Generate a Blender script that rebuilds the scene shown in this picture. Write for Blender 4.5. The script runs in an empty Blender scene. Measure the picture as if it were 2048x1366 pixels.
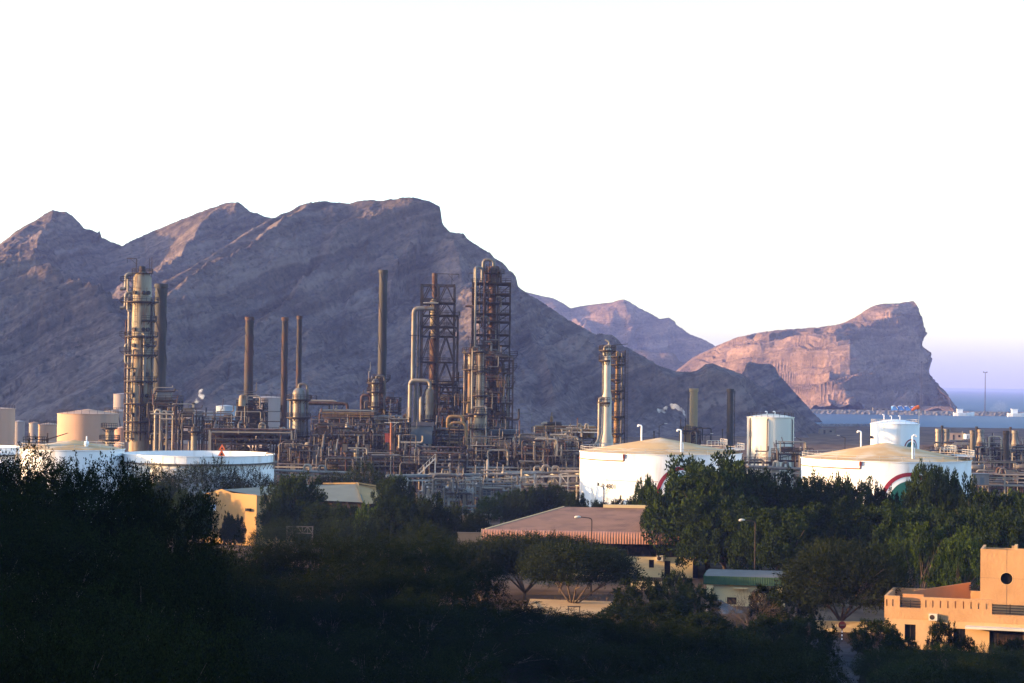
import bpy, math, random
import numpy as np
from mathutils import Vector, Matrix
R = math.radians
rnd = random.Random(7)
SC = bpy.context.scene
COL = SC.collection

# ---------------------------------------------------------------- camera
FPX = 3868.0                       # focal length in pixels of the 2048 px wide photograph
CAM_Z = 30.0
PITCH, ROLL = math.atan(79 / FPX), R(0.7)
cam_data = bpy.data.cameras.new('camera')
cam_data.sensor_width = 36.0
cam_data.lens = 36.0 * FPX / 2048.0
cam_data.clip_start, cam_data.clip_end = 1.0, 60000.0
cam = bpy.data.objects.new('camera', cam_data)
COL.objects.link(cam)
CAM_R = Matrix.Rotation(R(90) + PITCH, 4, 'X') @ Matrix.Rotation(ROLL, 4, 'Z')
cam.matrix_world = Matrix.Translation((0, 0, CAM_Z)) @ CAM_R
SC.camera = cam
CR3 = CAM_R.to_3x3()

# ---------------------------------------------------------------- light
SUN_EL, SUN_AZ = R(7.8), R(5.5)    # sun low on the left, a touch to the camera's side
to_sun = Vector((-math.cos(SUN_EL) * math.cos(SUN_AZ), -math.cos(SUN_EL) * math.sin(SUN_AZ), math.sin(SUN_EL)))
world = bpy.data.worlds.new('World'); SC.world = world; world.use_nodes = True
wn = world.node_tree.nodes; wl = world.node_tree.links
sky = wn.new('ShaderNodeTexSky'); sky.sky_type = 'NISHITA'; sky.sun_disc = False
sky.sun_elevation = SUN_EL
sky.sun_rotation = math.atan2(to_sun.x, to_sun.y)
sky.altitude = 30; sky.air_density = 1.0; sky.dust_density = 1.5; sky.ozone_density = 2.2
bg = wn['Background']; bg.inputs['Strength'].default_value = 0.15
wl.new(sky.outputs['Color'], bg.inputs['Color'])
sd = bpy.data.lights.new('sun', 'SUN'); sd.energy = 2.7; sd.angle = R(0.5); sd.color = (1.0, 0.60, 0.26)
sun = bpy.data.objects.new('sun', sd); COL.objects.link(sun)
sun.rotation_euler = to_sun.to_track_quat('Z', 'Y').to_euler()
sun.location = (-300, 0, 300)
SC.view_settings.view_transform = 'Standard'; SC.view_settings.look = 'None'
SC.view_settings.exposure = 2.6; SC.view_settings.gamma = 1.0; SC.view_settings.use_curve_mapping = False
SC.render.engine = 'CYCLES'
SC.cycles.use_denoising = True; SC.cycles.denoising_prefilter = 'ACCURATE'; SC.cycles.denoising_input_passes = 'RGB_ALBEDO_NORMAL'
SC.cycles.use_adaptive_sampling = False; SC.cycles.sample_clamp_indirect = 4.0
SC.cycles.max_bounces = 5; SC.cycles.diffuse_bounces = 2; SC.cycles.glossy_bounces = 2
SC.cycles.volume_bounces = 0; SC.cycles.transparent_max_bounces = 6

# ---------------------------------------------------------------- pixel -> place
def at(px, py, d):
    v = CR3 @ Vector(((px - 1024) / FPX, -(py - 683) / FPX, -1.0))
    v *= d / v.y
    return Vector((v.x, v.y, v.z + CAM_Z))
def gx(px, d, py=880): return at(px, py, d).x
def gz(px, py, d): return at(px, py, d).z
def S(n, d): return n * d / FPX

# ---------------------------------------------------------------- materials
def M(name, col, rough=0.7, metal=0.0, var=0.25, scale=0.5, stretch=1.0, col2=None, f=(0.5, 0.62), bump=0.0, bscale=4.0, rand=0.0, spec=0.15):
    m = bpy.data.materials.new(name); m.use_nodes = True
    n, l = m.node_tree.nodes, m.node_tree.links
    b = n['Principled BSDF']
    b.inputs['Roughness'].default_value = rough; b.inputs['Metallic'].default_value = metal
    b.inputs['Specular IOR Level'].default_value = spec
    g = n.new('ShaderNodeNewGeometry')
    mp = n.new('ShaderNodeMapping'); mp.inputs['Scale'].default_value = (scale, scale, scale / stretch)
    l.new(g.outputs['Position'], mp.inputs['Vector'])
    t = n.new('ShaderNodeTexNoise'); t.inputs['Detail'].default_value = 5; t.inputs['Scale'].default_value = 1.0
    l.new(mp.outputs['Vector'], t.inputs['Vector'])
    cr = n.new('ShaderNodeValToRGB')
    cr.color_ramp.elements[0].position = 0.3; cr.color_ramp.elements[1].position = 0.7
    c = np.array(col)
    cr.color_ramp.elements[0].color = (*(c * (1 - var)), 1); cr.color_ramp.elements[1].color = (*np.minimum(c * (1 + var), 0.95), 1)
    l.new(t.outputs['Fac'], cr.inputs['Fac'])
    out = cr.outputs['Color']
    if col2 is not None:
        t2 = n.new('ShaderNodeTexNoise'); t2.inputs['Detail'].default_value = 7; t2.inputs['Scale'].default_value = 1.7
        l.new(mp.outputs['Vector'], t2.inputs['Vector'])
        c2 = n.new('ShaderNodeValToRGB'); c2.color_ramp.elements[0].position = f[0]; c2.color_ramp.elements[1].position = f[1]
        l.new(t2.outputs['Fac'], c2.inputs['Fac'])
        mx = n.new('ShaderNodeMix'); mx.data_type = 'RGBA'
        l.new(c2.outputs['Color'], mx.inputs['Factor']); l.new(out, mx.inputs['A']); mx.inputs['B'].default_value = (*col2, 1)
        out = mx.outputs['Result']
    if rand:
        oi = n.new('ShaderNodeObjectInfo'); hs = n.new('ShaderNodeHueSaturation')
        ma = n.new('ShaderNodeMapRange'); ma.inputs['To Min'].default_value = 1 - rand; ma.inputs['To Max'].default_value = 1 + rand
        l.new(oi.outputs['Random'], ma.inputs['Value']); l.new(ma.outputs['Result'], hs.inputs['Value'])
        l.new(out, hs.inputs['Color']); out = hs.outputs['Color']
    l.new(out, b.inputs['Base Color'])
    if bump:
        t3 = n.new('ShaderNodeTexNoise'); t3.inputs['Scale'].default_value = bscale; t3.inputs['Detail'].default_value = 4
        l.new(g.outputs['Position'], t3.inputs['Vector'])
        bp = n.new('ShaderNodeBump'); bp.inputs['Strength'].default_value = bump; bp.inputs['Distance'].default_value = 0.3
        l.new(t3.outputs['Fac'], bp.inputs['Height']); l.new(bp.outputs['Normal'], b.inputs['Normal'])
    return m
RUST = (0.050, 0.033, 0.027)
m_white = M('white_paint', (0.74, 0.74, 0.74), 0.55, var=0.04, scale=0.3, stretch=9, col2=(0.45, 0.37, 0.29), f=(0.56, 0.80))
m_whiterail = M('white_railing', (0.42,0.39,0.35), 0.6, var=0.1, col2=(0.4, 0.25, 0.15), f=(0.58, 0.7))
m_creamtank = M('cream_tank_paint', (0.62, 0.56, 0.47), 0.6, var=0.05, scale=0.15, stretch=5, col2=(0.5, 0.43, 0.34), f=(0.55, 0.75))
m_tanroof = M('dusty_tan_roof', (0.42, 0.27, 0.12), 0.85, var=0.18, scale=0.12, col2=(0.48, 0.38, 0.26), f=(0.45, 0.65))
m_beige = M('beige_tank_paint', (0.40, 0.25, 0.165), 0.75, var=0.12, scale=0.2, stretch=6, col2=(0.3, 0.22, 0.16), f=(0.58, 0.75))
m_greytank = M('grey_tank_paint', (0.24, 0.20, 0.185), 0.75, var=0.12, scale=0.2, stretch=6, col2=(0.24, 0.2, 0.18), f=(0.55, 0.7))
m_bluetank = M('pale_blue_tank_paint', (0.25, 0.29, 0.33), 0.7, var=0.12, scale=0.2, stretch=5)
m_clad = M('aluminium_cladding', (0.14, 0.13, 0.118), 0.5, 0.25, var=0.25, scale=0.5, stretch=4, col2=(0.12, 0.075, 0.05), f=(0.52, 0.68))
m_colshell = M('stained_cream_cladding', (0.20, 0.165, 0.12), 0.6, 0.1, var=0.25, scale=0.45, stretch=5, col2=(0.13, 0.07, 0.035), f=(0.50, 0.66))
m_silver = M('silver_cladding', (0.33, 0.295, 0.25), 0.5, 0.2, var=0.2, scale=0.5, stretch=4, col2=(0.28, 0.24, 0.2), f=(0.55, 0.7))
m_steel = M('weathered_steel', (0.032, 0.027, 0.026), 0.7, 0.2, var=0.35, scale=0.6, col2=RUST, f=(0.46, 0.6))
m_dark = M('dark_steel', (0.025,0.023,0.023), 0.7, 0.2, var=0.3, col2=(0.09, 0.05, 0.03), f=(0.5, 0.65))
m_rust = M('rusty_steel', (0.06, 0.028, 0.018), 0.85, var=0.4, scale=0.5, col2=(0.09, 0.06, 0.05), f=(0.45, 0.6))
m_stack = M('sooty_stack_steel', (0.034, 0.033, 0.032), 0.7, 0.1, var=0.25, scale=0.3, stretch=5, col2=(0.07, 0.05, 0.04), f=(0.5, 0.7))
m_stackrust = M('rusty_stack_steel', (0.036, 0.030, 0.028), 0.75, 0.1, var=0.3, scale=0.25, stretch=4, col2=(0.075, 0.035, 0.025), f=(0.48, 0.64))
m_pipe = M('bare_pipe', (0.085, 0.075, 0.068), 0.5, 0.3, var=0.2, scale=0.4, col2=(0.2, 0.13, 0.09), f=(0.55, 0.68))
m_pipew = M('pale_pipe', (0.25, 0.21, 0.165), 0.55, 0.15, var=0.15, scale=0.4, col2=(0.3, 0.2, 0.13), f=(0.58, 0.72))
m_piper = M('red_brown_pipe', (0.22, 0.08, 0.045), 0.65, var=0.3)
m_red = M('red_oxide_paint', (0.26, 0.05, 0.035), 0.6, var=0.2)
m_yellow = M('yellow_ochre_steel', (0.17, 0.105, 0.045), 0.65, var=0.3, col2=(0.2, 0.10, 0.05), f=(0.5, 0.65))
m_conc = M('weathered_concrete', (0.11, 0.095, 0.08), 0.9, var=0.2, scale=0.3, col2=(0.15, 0.12, 0.1), f=(0.55, 0.7))
m_bluegrey = M('blue_grey_sheet', (0.10, 0.115, 0.13), 0.6, 0.2, var=0.2, scale=0.4, stretch=3)
m_green = M('emblem_green', (0.015, 0.10, 0.075), 0.5, var=0.08)
m_emred = M('emblem_red', (0.24, 0.02, 0.03), 0.5, var=0.08)
m_emwhite = M('emblem_white', (0.72, 0.73, 0.73), 0.5, var=0.03)
m_black = M('black_lettering', (0.02, 0.02, 0.022), 0.6, var=0.1)
m_orange = M('orange_cloth', (0.62, 0.13, 0.04), 0.8, var=0.15)
m_glass = M('dark_window', (0.012, 0.012, 0.014), 0.15, var=0.2)
m_bark = M('brown_bark', (0.085, 0.06, 0.045), 0.95, var=0.4, scale=2.0, stretch=4)

# ---------------------------------------------------------------- mesh builder
class MB:
    def __init__(s): s.v = []; s.f = []; s.sm = []
    def add(s, vs, fs, smooth=False):
        o = len(s.v); s.v.extend(tuple(p) for p in vs)
        for f in fs: s.f.append(tuple(o + i for i in f)); s.sm.append(smooth)
        return s
    def box(s, c, dim, rz=0.0):
        cx, cy, cz = c; a, b, h = dim[0] / 2, dim[1] / 2, dim[2] / 2
        ca, sa = math.cos(rz), math.sin(rz); vs = []
        for dz in (-h, h):
            for dx, dy in ((-a, -b), (a, -b), (a, b), (-a, b)):
                vs.append((cx + dx * ca - dy * sa, cy + dx * sa + dy * ca, cz + dz))
        return s.add(vs, [(3, 2, 1, 0), (4, 5, 6, 7), (0, 1, 5, 4), (1, 2, 6, 5), (2, 3, 7, 6), (3, 0, 4, 7)])
    def bar(s, p0, p1, w, h=None):
        p0, p1 = Vector(p0), Vector(p1); h = h or w; t = p1 - p0
        if t.length < 1e-6: return s
        t.normalize(); up = Vector((0, 0, 1)) if abs(t.z) < 0.95 else Vector((0, 1, 0))
        a = t.cross(up).normalized(); b = a.cross(t).normalized(); vs = []
        for p in (p0, p1):
            for i, j in ((-1, -1), (1, -1), (1, 1), (-1, 1)): vs.append(p + a * (i * w / 2) + b * (j * h / 2))
        return s.add(vs, [(0, 1, 2, 3), (7, 6, 5, 4), (0, 4, 5, 1), (1, 5, 6, 2), (2, 6, 7, 3), (3, 7, 4, 0)])
    def tube(s, pts, r, n=8, caps=True):
        P = [Vector(p) for p in pts]; k = len(P); rs = r if isinstance(r, (list, tuple)) else [r] * k
        T = [(P[i + 1] - P[i]).normalized() for i in range(k - 1)]
        ref = Vector((0, 0, 1)) if abs(T[0].z) < 0.9 else Vector((0, 1, 0))
        a = T[0].cross(ref).normalized(); vs = []
        for i in range(k):
            if 0 < i < k - 1:
                t = T[i - 1] + T[i]; t = t.normalized() if t.length > 1e-5 else T[i]
                c = max(0.45, t.dot(T[i]))
            else: t = T[0] if i == 0 else T[-1]; c = 1.0
            a = a - t * a.dot(t)
            a = a.normalized() if a.length > 1e-5 else t.orthogonal().normalized()
            b = t.cross(a)
            # widen in the bend plane so mitred bends keep their bore
            bend = (T[i] - T[i - 1]) if 0 < i < k - 1 else Vector((0, 0, 0))
            bd = bend.normalized() if bend.length > 1e-4 else None
            for j in range(n):
                an = 2 * math.pi * j / n; o = a * math.cos(an) + b * math.sin(an)
                if bd: o = o + bd * (o.dot(bd) * (1 / c - 1))
                vs.append(P[i] + o * rs[i])
        fs = [(i * n + j, i * n + (j + 1) % n, (i + 1) * n + (j + 1) % n, (i + 1) * n + j) for i in range(k - 1) for j in range(n)]
        o = len(s.v); s.add(vs, fs, True)
        if caps:
            s.f.append(tuple(o + j for j in reversed(range(n)))); s.sm.append(False)
            s.f.append(tuple(o + (k - 1) * n + j for j in range(n))); s.sm.append(False)
        return s
    def lathe(s, c, prof, n=32, a0=0.0, a1=2 * math.pi):
        full = abs(a1 - a0 - 2 * math.pi) < 1e-6; m = n if full else n + 1; vs = []
        for (r, z) in prof:
            for j in range(m):
                an = a0 + (a1 - a0) * j / n
                vs.append((c[0] + r * math.cos(an), c[1] + r * math.sin(an), z))
        k = len(prof); fs = []
        for i in range(k - 1):
            for j in range(n): fs.append((i * m + j, i * m + (j + 1) % m, (i + 1) * m + (j + 1) % m, (i + 1) * m + j))
        return s.add(vs, fs, True)
    def sharp(s, name): return s
    def build(s, name, mat, parent=None, label=None):
        o = OFF.get(parent.name, Vector((0, 0, 0))) if parent else Vector((0, 0, 0))
        me = bpy.data.meshes.new(name)
        v = s.v if o.length < 1e-9 else [(p[0] - o.x, p[1] - o.y, p[2] - o.z) for p in s.v]
        me.from_pydata(v, [], s.f); me.polygons.foreach_set('use_smooth', s.sm)
        me.materials.append(mat); me.update()
        if any(s.sm):
            try: me.set_sharp_from_angle(angle=R(40))
            except Exception: pass
        ob = bpy.data.objects.new(name, me); COL.objects.link(ob)
        if parent: ob.parent = parent; OFF[ob.name] = o
        if label: ob['label'] = label
        return ob
OFF = {}
def thing(name, label, cat, loc, group=None):
    o = bpy.data.objects.new(name, None); COL.objects.link(o); o.location = loc; o.empty_display_size = 0.5
    o['label'] = label; o['category'] = cat
    if group: o['group'] = group
    OFF[o.name] = Vector(loc)
    return o
def tag(o, label, cat, group=None, kind=None):
    if label: o['label'] = label
    if cat: o['category'] = cat
    if group: o['group'] = group
    if kind: o['kind'] = kind
    return o
def copy_tree(o, parent=None):
    c = o.copy(); COL.objects.link(c)
    if parent: c.parent = parent
    for ch in list(o.children): copy_tree(ch, c)
    return c
def mesh_np(name, V, F, mat, smooth=False):
    me = bpy.data.meshes.new(name); V = np.asarray(V, dtype=np.float32); F = np.asarray(F, dtype=np.int32); k = F.shape[1]
    me.vertices.add(len(V)); me.vertices.foreach_set('co', V.ravel())
    me.loops.add(F.size); me.loops.foreach_set('vertex_index', F.ravel())
    me.polygons.add(len(F)); me.polygons.foreach_set('loop_start', np.arange(0, F.size, k, dtype=np.int32))
    me.polygons.foreach_set('use_smooth', np.full(len(F), smooth))
    me.update(calc_edges=True); me.validate(); me.materials.append(mat)
    return me
# ================================================================ noise (numpy)
class Noise2:
    def __init__(s, seed): s.g = np.random.default_rng(seed).random((256, 256))
    def __call__(s, x, y):
        xi = np.floor(x).astype(int); yi = np.floor(y).astype(int); fx = x - xi; fy = y - yi
        fx = fx * fx * fx * (fx * (6 * fx - 15) + 10); fy = fy * fy * fy * (fy * (6 * fy - 15) + 10)
        a, b = xi & 255, yi & 255; a1, b1 = (xi + 1) & 255, (yi + 1) & 255; g = s.g
        return 2 * ((g[a, b] * (1 - fx) + g[a1, b] * fx) * (1 - fy) + (g[a, b1] * (1 - fx) + g[a1, b1] * fx) * fy) - 1
    def fbm(s, x, y, o=5, gain=0.5):
        r = np.zeros_like(x); am = 1.0
        for i in range(o): r += am * s(x + 17.3 * i, y - 9.1 * i); x = x * 2.03; y = y * 2.03; am *= gain
        return r
    def ridged(s, x, y, o=5, gain=0.5):
        r = np.zeros_like(x); am = 1.0
        for i in range(o): r += am * (1 - np.abs(s(x + 31.7 * i, y + 5.3 * i)) * 2); x = x * 2.07; y = y * 2.07; am *= gain
        return r
N1, N2, N3 = Noise2(3), Noise2(11), Noise2(29)

# ================================================================ rock material
def rock_material(name, c_lo, c_hi, dip, band, bump=1.0):
    m = bpy.data.materials.new(name); m.use_nodes = True
    n, l = m.node_tree.nodes, m.node_tree.links; b = n['Principled BSDF']
    b.inputs['Roughness'].default_value = 0.95; b.inputs['Specular IOR Level'].default_value = 0.0
    g = n.new('ShaderNodeNewGeometry'); sx = n.new('ShaderNodeSeparateXYZ'); l.new(g.outputs['Position'], sx.inputs[0])
    # bedding coordinate: height measured across the tilted beds, wobbled
    mx = n.new('ShaderNodeMath'); mx.operation = 'MULTIPLY_ADD'; l.new(sx.outputs['X'], mx.inputs[0]); mx.inputs[1].default_value = -math.tan(dip); l.new(sx.outputs['Z'], mx.inputs[2])
    wob = n.new('ShaderNodeTexNoise'); wob.inputs['Scale'].default_value = 0.02; wob.inputs['Detail'].default_value = 4; l.new(g.outputs['Position'], wob.inputs['Vector'])
    m2 = n.new('ShaderNodeMath'); m2.operation = 'MULTIPLY_ADD'; l.new(wob.outputs['Fac'], m2.inputs[0]); m2.inputs[1].default_value = 30; l.new(mx.outputs[0], m2.inputs[2])
    cb = n.new('ShaderNodeCombineXYZ'); l.new(m2.outputs[0], cb.inputs['Z'])
    bx = n.new('ShaderNodeMath'); bx.operation = 'MULTIPLY'; l.new(sx.outputs['X'], bx.inputs[0]); bx.inputs[1].default_value = 0.03; l.new(bx.outputs[0], cb.inputs['X'])
    by = n.new('ShaderNodeMath'); by.operation = 'MULTIPLY'; l.new(sx.outputs['Y'], by.inputs[0]); by.inputs[1].default_value = 0.03; l.new(by.outputs[0], cb.inputs['Y'])
    st = n.new('ShaderNodeTexNoise'); st.inputs['Scale'].default_value = band; st.inputs['Detail'].default_value = 6; st.inputs['Roughness'].default_value = 0.65; l.new(cb.outputs[0], st.inputs['Vector'])
    bl = n.new('ShaderNodeTexNoise'); bl.inputs['Scale'].default_value = 0.018; bl.inputs['Detail'].default_value = 8; bl.inputs['Roughness'].default_value = 0.62; l.new(g.outputs['Position'], bl.inputs['Vector'])
    fi = n.new('ShaderNodeTexNoise'); fi.inputs['Scale'].default_value = 0.22; fi.inputs['Detail'].default_value = 6; fi.inputs['Roughness'].default_value = 0.7; l.new(g.outputs['Position'], fi.inputs['Vector'])
    a1 = n.new('ShaderNodeMath'); a1.operation = 'MULTIPLY_ADD'; l.new(st.outputs['Fac'], a1.inputs[0]); a1.inputs[1].default_value = 0.5
    a2 = n.new('ShaderNodeMath'); a2.operation = 'MULTIPLY'; l.new(bl.outputs['Fac'], a2.inputs[0]); a2.inputs[1].default_value = 0.25; l.new(a2.outputs[0], a1.inputs[2])
    a3 = n.new('ShaderNodeMath'); a3.operation = 'MULTIPLY_ADD'; l.new(fi.outputs['Fac'], a3.inputs[0]); a3.inputs[1].default_value = 0.36; l.new(a1.outputs[0], a3.inputs[2])
    cr = n.new('ShaderNodeValToRGB'); cr.color_ramp.elements[0].position = 0.44; cr.color_ramp.elements[1].position = 0.66
    cr.color_ramp.elements[0].color = (*c_lo, 1); cr.color_ramp.elements[1].color = (*c_hi, 1)
    e = cr.color_ramp.elements.new(0.55); e.color = (*(np.array(c_lo) * 0.5 + np.array(c_hi) * 0.42), 1)
    l.new(a3.outputs[0], cr.inputs['Fac'])
    # dark specks: desert shrubs and boulders
    vo = n.new('ShaderNodeTexVoronoi'); vo.inputs['Scale'].default_value = 0.16; l.new(g.outputs['Position'], vo.inputs['Vector'])
    vr = n.new('ShaderNodeValToRGB'); vr.color_ramp.elements[0].position = 0.12; vr.color_ramp.elements[1].position = 0.25
    vr.color_ramp.elements[0].color = (0.45, 0.45, 0.42, 1); vr.color_ramp.elements[1].color = (1, 1, 1, 1); l.new(vo.outputs['Distance'], vr.inputs['Fac'])
    mm = n.new('ShaderNodeMix'); mm.data_type = 'RGBA'; mm.blend_type = 'MULTIPLY'; mm.inputs['Factor'].default_value = 0.8
    l.new(cr.outputs['Color'], mm.inputs['A']); l.new(vr.outputs['Color'], mm.inputs['B']); l.new(mm.outputs['Result'], b.inputs['Base Color'])
    bp = n.new('ShaderNodeBump'); bp.inputs['Strength'].default_value = bump; bp.inputs['Distance'].default_value = 6.0
    l.new(a3.outputs[0], bp.inputs['Height']); l.new(bp.outputs['Normal'], b.inputs['Normal'])
    return m
DIP = R(27)
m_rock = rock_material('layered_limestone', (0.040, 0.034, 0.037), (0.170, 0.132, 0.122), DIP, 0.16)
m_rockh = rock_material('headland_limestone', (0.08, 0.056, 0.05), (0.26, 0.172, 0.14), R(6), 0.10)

# ================================================================ mountains: crest lines with flanks
def crest(pts):   # pts: (px, py, depth)
    return np.array([tuple(at(*p)) for p in pts])
def dist_poly(X, Y, P):
    best = np.full(X.shape, 1e9); zc = np.zeros(X.shape); side = np.zeros(X.shape)
    for i in range(len(P) - 1):
        ax, ay, az = P[i]; bx, by, bz = P[i + 1]; dx, dy = bx - ax, by - ay; L2 = dx * dx + dy * dy + 1e-9
        t = np.clip(((X - ax) * dx + (Y - ay) * dy) / L2, 0, 1)
        d = np.hypot(X - ax - t * dx, Y - ay - t * dy); w = d < best
        best = np.where(w, d, best); zc = np.where(w, az + t * (bz - az), zc)
    return best, zc
def mountain_grid(px0, px1, y0, y1, nc, nr, pw=1.0):
    a = np.linspace((px0 - 1024) / FPX, (px1 - 1024) / FPX, nc); t = np.linspace(0, 1, nr) ** pw; y = y0 + (y1 - y0) * t
    Yg, Ag = np.meshgrid(y, a, indexing='ij'); return Ag * Yg, Yg
def grid_faces(nr, nc):
    i = np.arange(nr * nc).reshape(nr, nc)
    return np.stack([i[:-1, :-1].ravel(), i[:-1, 1:].ravel(), i[1:, 1:].ravel(), i[1:, :-1].ravel()], 1)
def raise_land(X, Y, ridges, floor=-3.0, rough=1.0, gul=60.0):
    wx = 10 * N1.fbm(X / 90, Y / 90, 4); wy = 10 * N2.fbm(X / 90 + 5, Y / 90, 4)
    Z = np.full(X.shape, floor)
    for P, slope, talus, *brow in ridges:
        d, zc = dist_poly(X, Y, P)
        dw, zw = dist_poly(X + wx, Y + wy, P)
        k = np.clip(d / 40, 0, 1); d = d * (1 - k) + dw * k; zc = zc * (1 - k) + zw * k
        d = d * (1 + 0.28 * N3.fbm(X / 130, Y / 130, 3) * k)
        h = np.maximum(zc - floor, 1)
        drop = np.where(d < talus, slope * d, slope * talus + 0.75 * slope * (d - talus))
        if brow: bw = brow[0](X, Y); drop = np.where(d < bw, .22 * d, .22 * bw + slope * (d - bw))
        z = zc - drop
        e = np.clip(d / 30, 0, 1)
        z = z + e * np.clip(h / 55, 0.08, 1) * rough * (3.2 * N1.ridged(X / gul, Y / gul * 0.6 + 3, 5, 0.55) - 2.5)
        Z = np.maximum(Z, z)
    return Z
def beds(X, Y, Z, dip, th, amp, e=1.0):
    s = (Z - math.tan(dip) * X + 8 * N2.fbm(X / 70, Y / 70, 3)) / th
    f = N3.fbm(s, X / 160 + Y / 240, 4, 0.6)
    return Z + amp * np.tanh(2.6 * f) * e

def under_crest(X, Y, Z, crests, keep=0.03, extra=None):   # no flank stands higher against the sky than its crest line
    a = X / Y; env = np.full(X.shape, -9.0); dmin = np.full(X.shape, 1e9)
    for P in crests:
        ca = P[:, 0] / P[:, 1]; ce = (P[:, 2] - CAM_Z) / P[:, 1]; q = np.argsort(ca)
        env = np.maximum(env, np.interp(a, ca[q], ce[q], left=-9, right=-9)); dmin = np.minimum(dmin, dist_poly(X, Y, P)[0])
    top = CAM_Z + env * Y - keep * dmin + 0.8 * N2.fbm(X / 7, Y / 7, 3)
    return np.where(env > -8, np.minimum(Z, top), np.minimum(Z, -3))
main = crest([(170, 770, 1010), (250, 672, 1050), (300, 600, 1110), (330, 567, 1150), (400, 524, 1190), (470, 480, 1225), (540, 437, 1260), (570, 424, 1275), (598, 409, 1285), (612, 404, 1285), (640, 402, 1290),
    (672, 404, 1300), (700, 405, 1300), (725, 400, 1300), (742, 398, 1300), (760, 401, 1300), (790, 396, 1300), (825, 394, 1300), (850, 400, 1300), (868, 406, 1300), (880, 411, 1299), (883, 430, 1299), (884, 442, 1298),
    (889, 453, 1296), (900, 462, 1294), (926, 464, 1290), (936, 478, 1288), (960, 494, 1284), (980, 503, 1280), (990, 516, 1279), (1006, 524, 1278), (1020, 540, 1276), (1031, 549, 1275), (1036, 572, 1274),
    (1060, 590, 1270), (1090, 607, 1265), (1120, 626, 1260), (1150, 645, 1255), (1180, 662, 1250), (1192, 668, 1250), (1205, 666, 1245), (1222, 667, 1245), (1238, 678, 1245), (1248, 691, 1245), (1290, 713, 1240), (1325, 732, 1240), (1350, 743, 1240),
    (1385, 743, 1230), (1400, 736, 1230), (1412, 727, 1230), (1425, 726, 1230), (1450, 735, 1230), (1490, 752, 1225), (1530, 778, 1225), (1570, 806, 1225), (1610, 832, 1220), (1640, 850, 1220), (1665, 865, 1220)])
left_a = crest([(-160, 560, 1500), (-60, 520, 1500), (0, 486, 1500), (50, 452, 1500), (90, 428, 1500), (106, 420, 1500), (122, 422, 1500), (132, 421, 1500), (146, 430, 1500), (160, 446, 1500), (168, 456, 1500), (182, 460, 1500), (195, 466, 1500), (199, 461, 1500), (203, 473, 1500), (225, 482, 1500), (245, 490, 1490), (300, 520, 1470), (360, 560, 1440)])
left_b = crest([(180, 515, 1480), (215, 500, 1485), (245, 488, 1490), (290, 467, 1500), (350, 441, 1500), (400, 422, 1500), (440, 408, 1500), (462, 404, 1500), (476, 403, 1500), (486, 413, 1500), (500, 424, 1500), (515, 427, 1500), (528, 432, 1500), (545, 436, 1500), (600, 470, 1500)])
spurs = [crest([(-150, 440, 1180), (-60, 485, 1180), (0, 503, 1170), (60, 528, 1150), (110, 545, 1130), (180, 572, 1110), (240, 640, 1070), (290, 720, 1020)]),
         crest([(106, 425, 1495), (70, 500, 1400), (40, 560, 1320), (20, 600, 1260)]),
         crest([(440, 412, 1495), (360, 500, 1400), (280, 560, 1320), (250, 600, 1240)]),
         crest([(614, 406, 1284), (560, 446, 1232), (470, 502, 1182), (400, 548, 1142), (330, 602, 1100), (280, 660, 1050), (240, 740, 1000)]),
         crest([(690, 440, 1270), (640, 520, 1205), (580, 580, 1150), (510, 650, 1090), (430, 740, 1015)]),
         crest([(900, 463, 1292), (930, 560, 1205), (960, 660, 1120), (960, 760, 1030)]),
         crest([(1036, 574, 1274), (1060, 650, 1190), (1090, 730, 1110), (1110, 800, 1040)]),
         crest([(1222, 668, 1244), (1250, 730, 1170), (1280, 790, 1100)]),
         crest([(1420, 727, 1230), (1440, 780, 1180), (1470, 830, 1120)])]
X, Y = mountain_grid(-220, 1790, 900, 1640, 1340, 470)
ridges = [(main, 0.62, 90), (left_a, 0.62, 90), (left_b, 0.62, 90)] + [(p, 0.62, 60) for p in spurs]
Z = raise_land(X, Y, ridges, rough=1.3, gul=58)
cd = np.minimum(np.minimum(dist_poly(X, Y, main)[0], dist_poly(X, Y, left_a)[0]), dist_poly(X, Y, left_b)[0])
en = np.clip(cd / 22, 0.12, 1) * np.clip((Z + 3) / 40, 0.03, 1)
Z = beds(X, Y, Z, DIP, 9.0, 2.2, en); Z = beds(X, Y, Z, DIP, 26.0, 3.6, en)
Z = Z + 1.5 * N1.fbm(X / 8, Y / 8, 4, 0.64) * np.clip(en, 0.35, 1)
Z = under_crest(X, Y, Z, [main, left_a, left_b])
me = mesh_np('mountain', np.stack([X, Y, Z], -1).reshape(-1, 3), grid_faces(*X.shape), m_rock, True)
o = bpy.data.objects.new('mountain', me); COL.objects.link(o); tag(o, None, None, kind='structure')

# the range goes on to the left, beyond the picture, and shades the lower slopes
gxx = np.linspace(-1150, -290, 150); gyy = np.linspace(690, 1900, 190); X, Y = np.meshgrid(gxx, gyy)
lr = np.array([(-560, 830, 60), (-600, 900, 105), (-640, 980, 140), (-660, 1100, 140), (-690, 1250, 124), (-700, 1400, 124), (-720, 1600, 124), (-760, 1900, 120)])
Z = raise_land(X, Y, [(lr, 0.62, 120), (np.array([(-640, 980, 138), (-560, 1040, 118), (-480, 1080, 90)]), .62, 80)], rough=1.4)
Z = beds(X, Y, Z, DIP, 14.0, 2.6, 1.0)
o = bpy.data.objects.new('mountain', mesh_np('left_mountain', np.stack([X, Y, Z], -1).reshape(-1, 3), grid_faces(*X.shape), m_rock, True)); COL.objects.link(o); tag(o, None, None, kind='structure')

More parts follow.
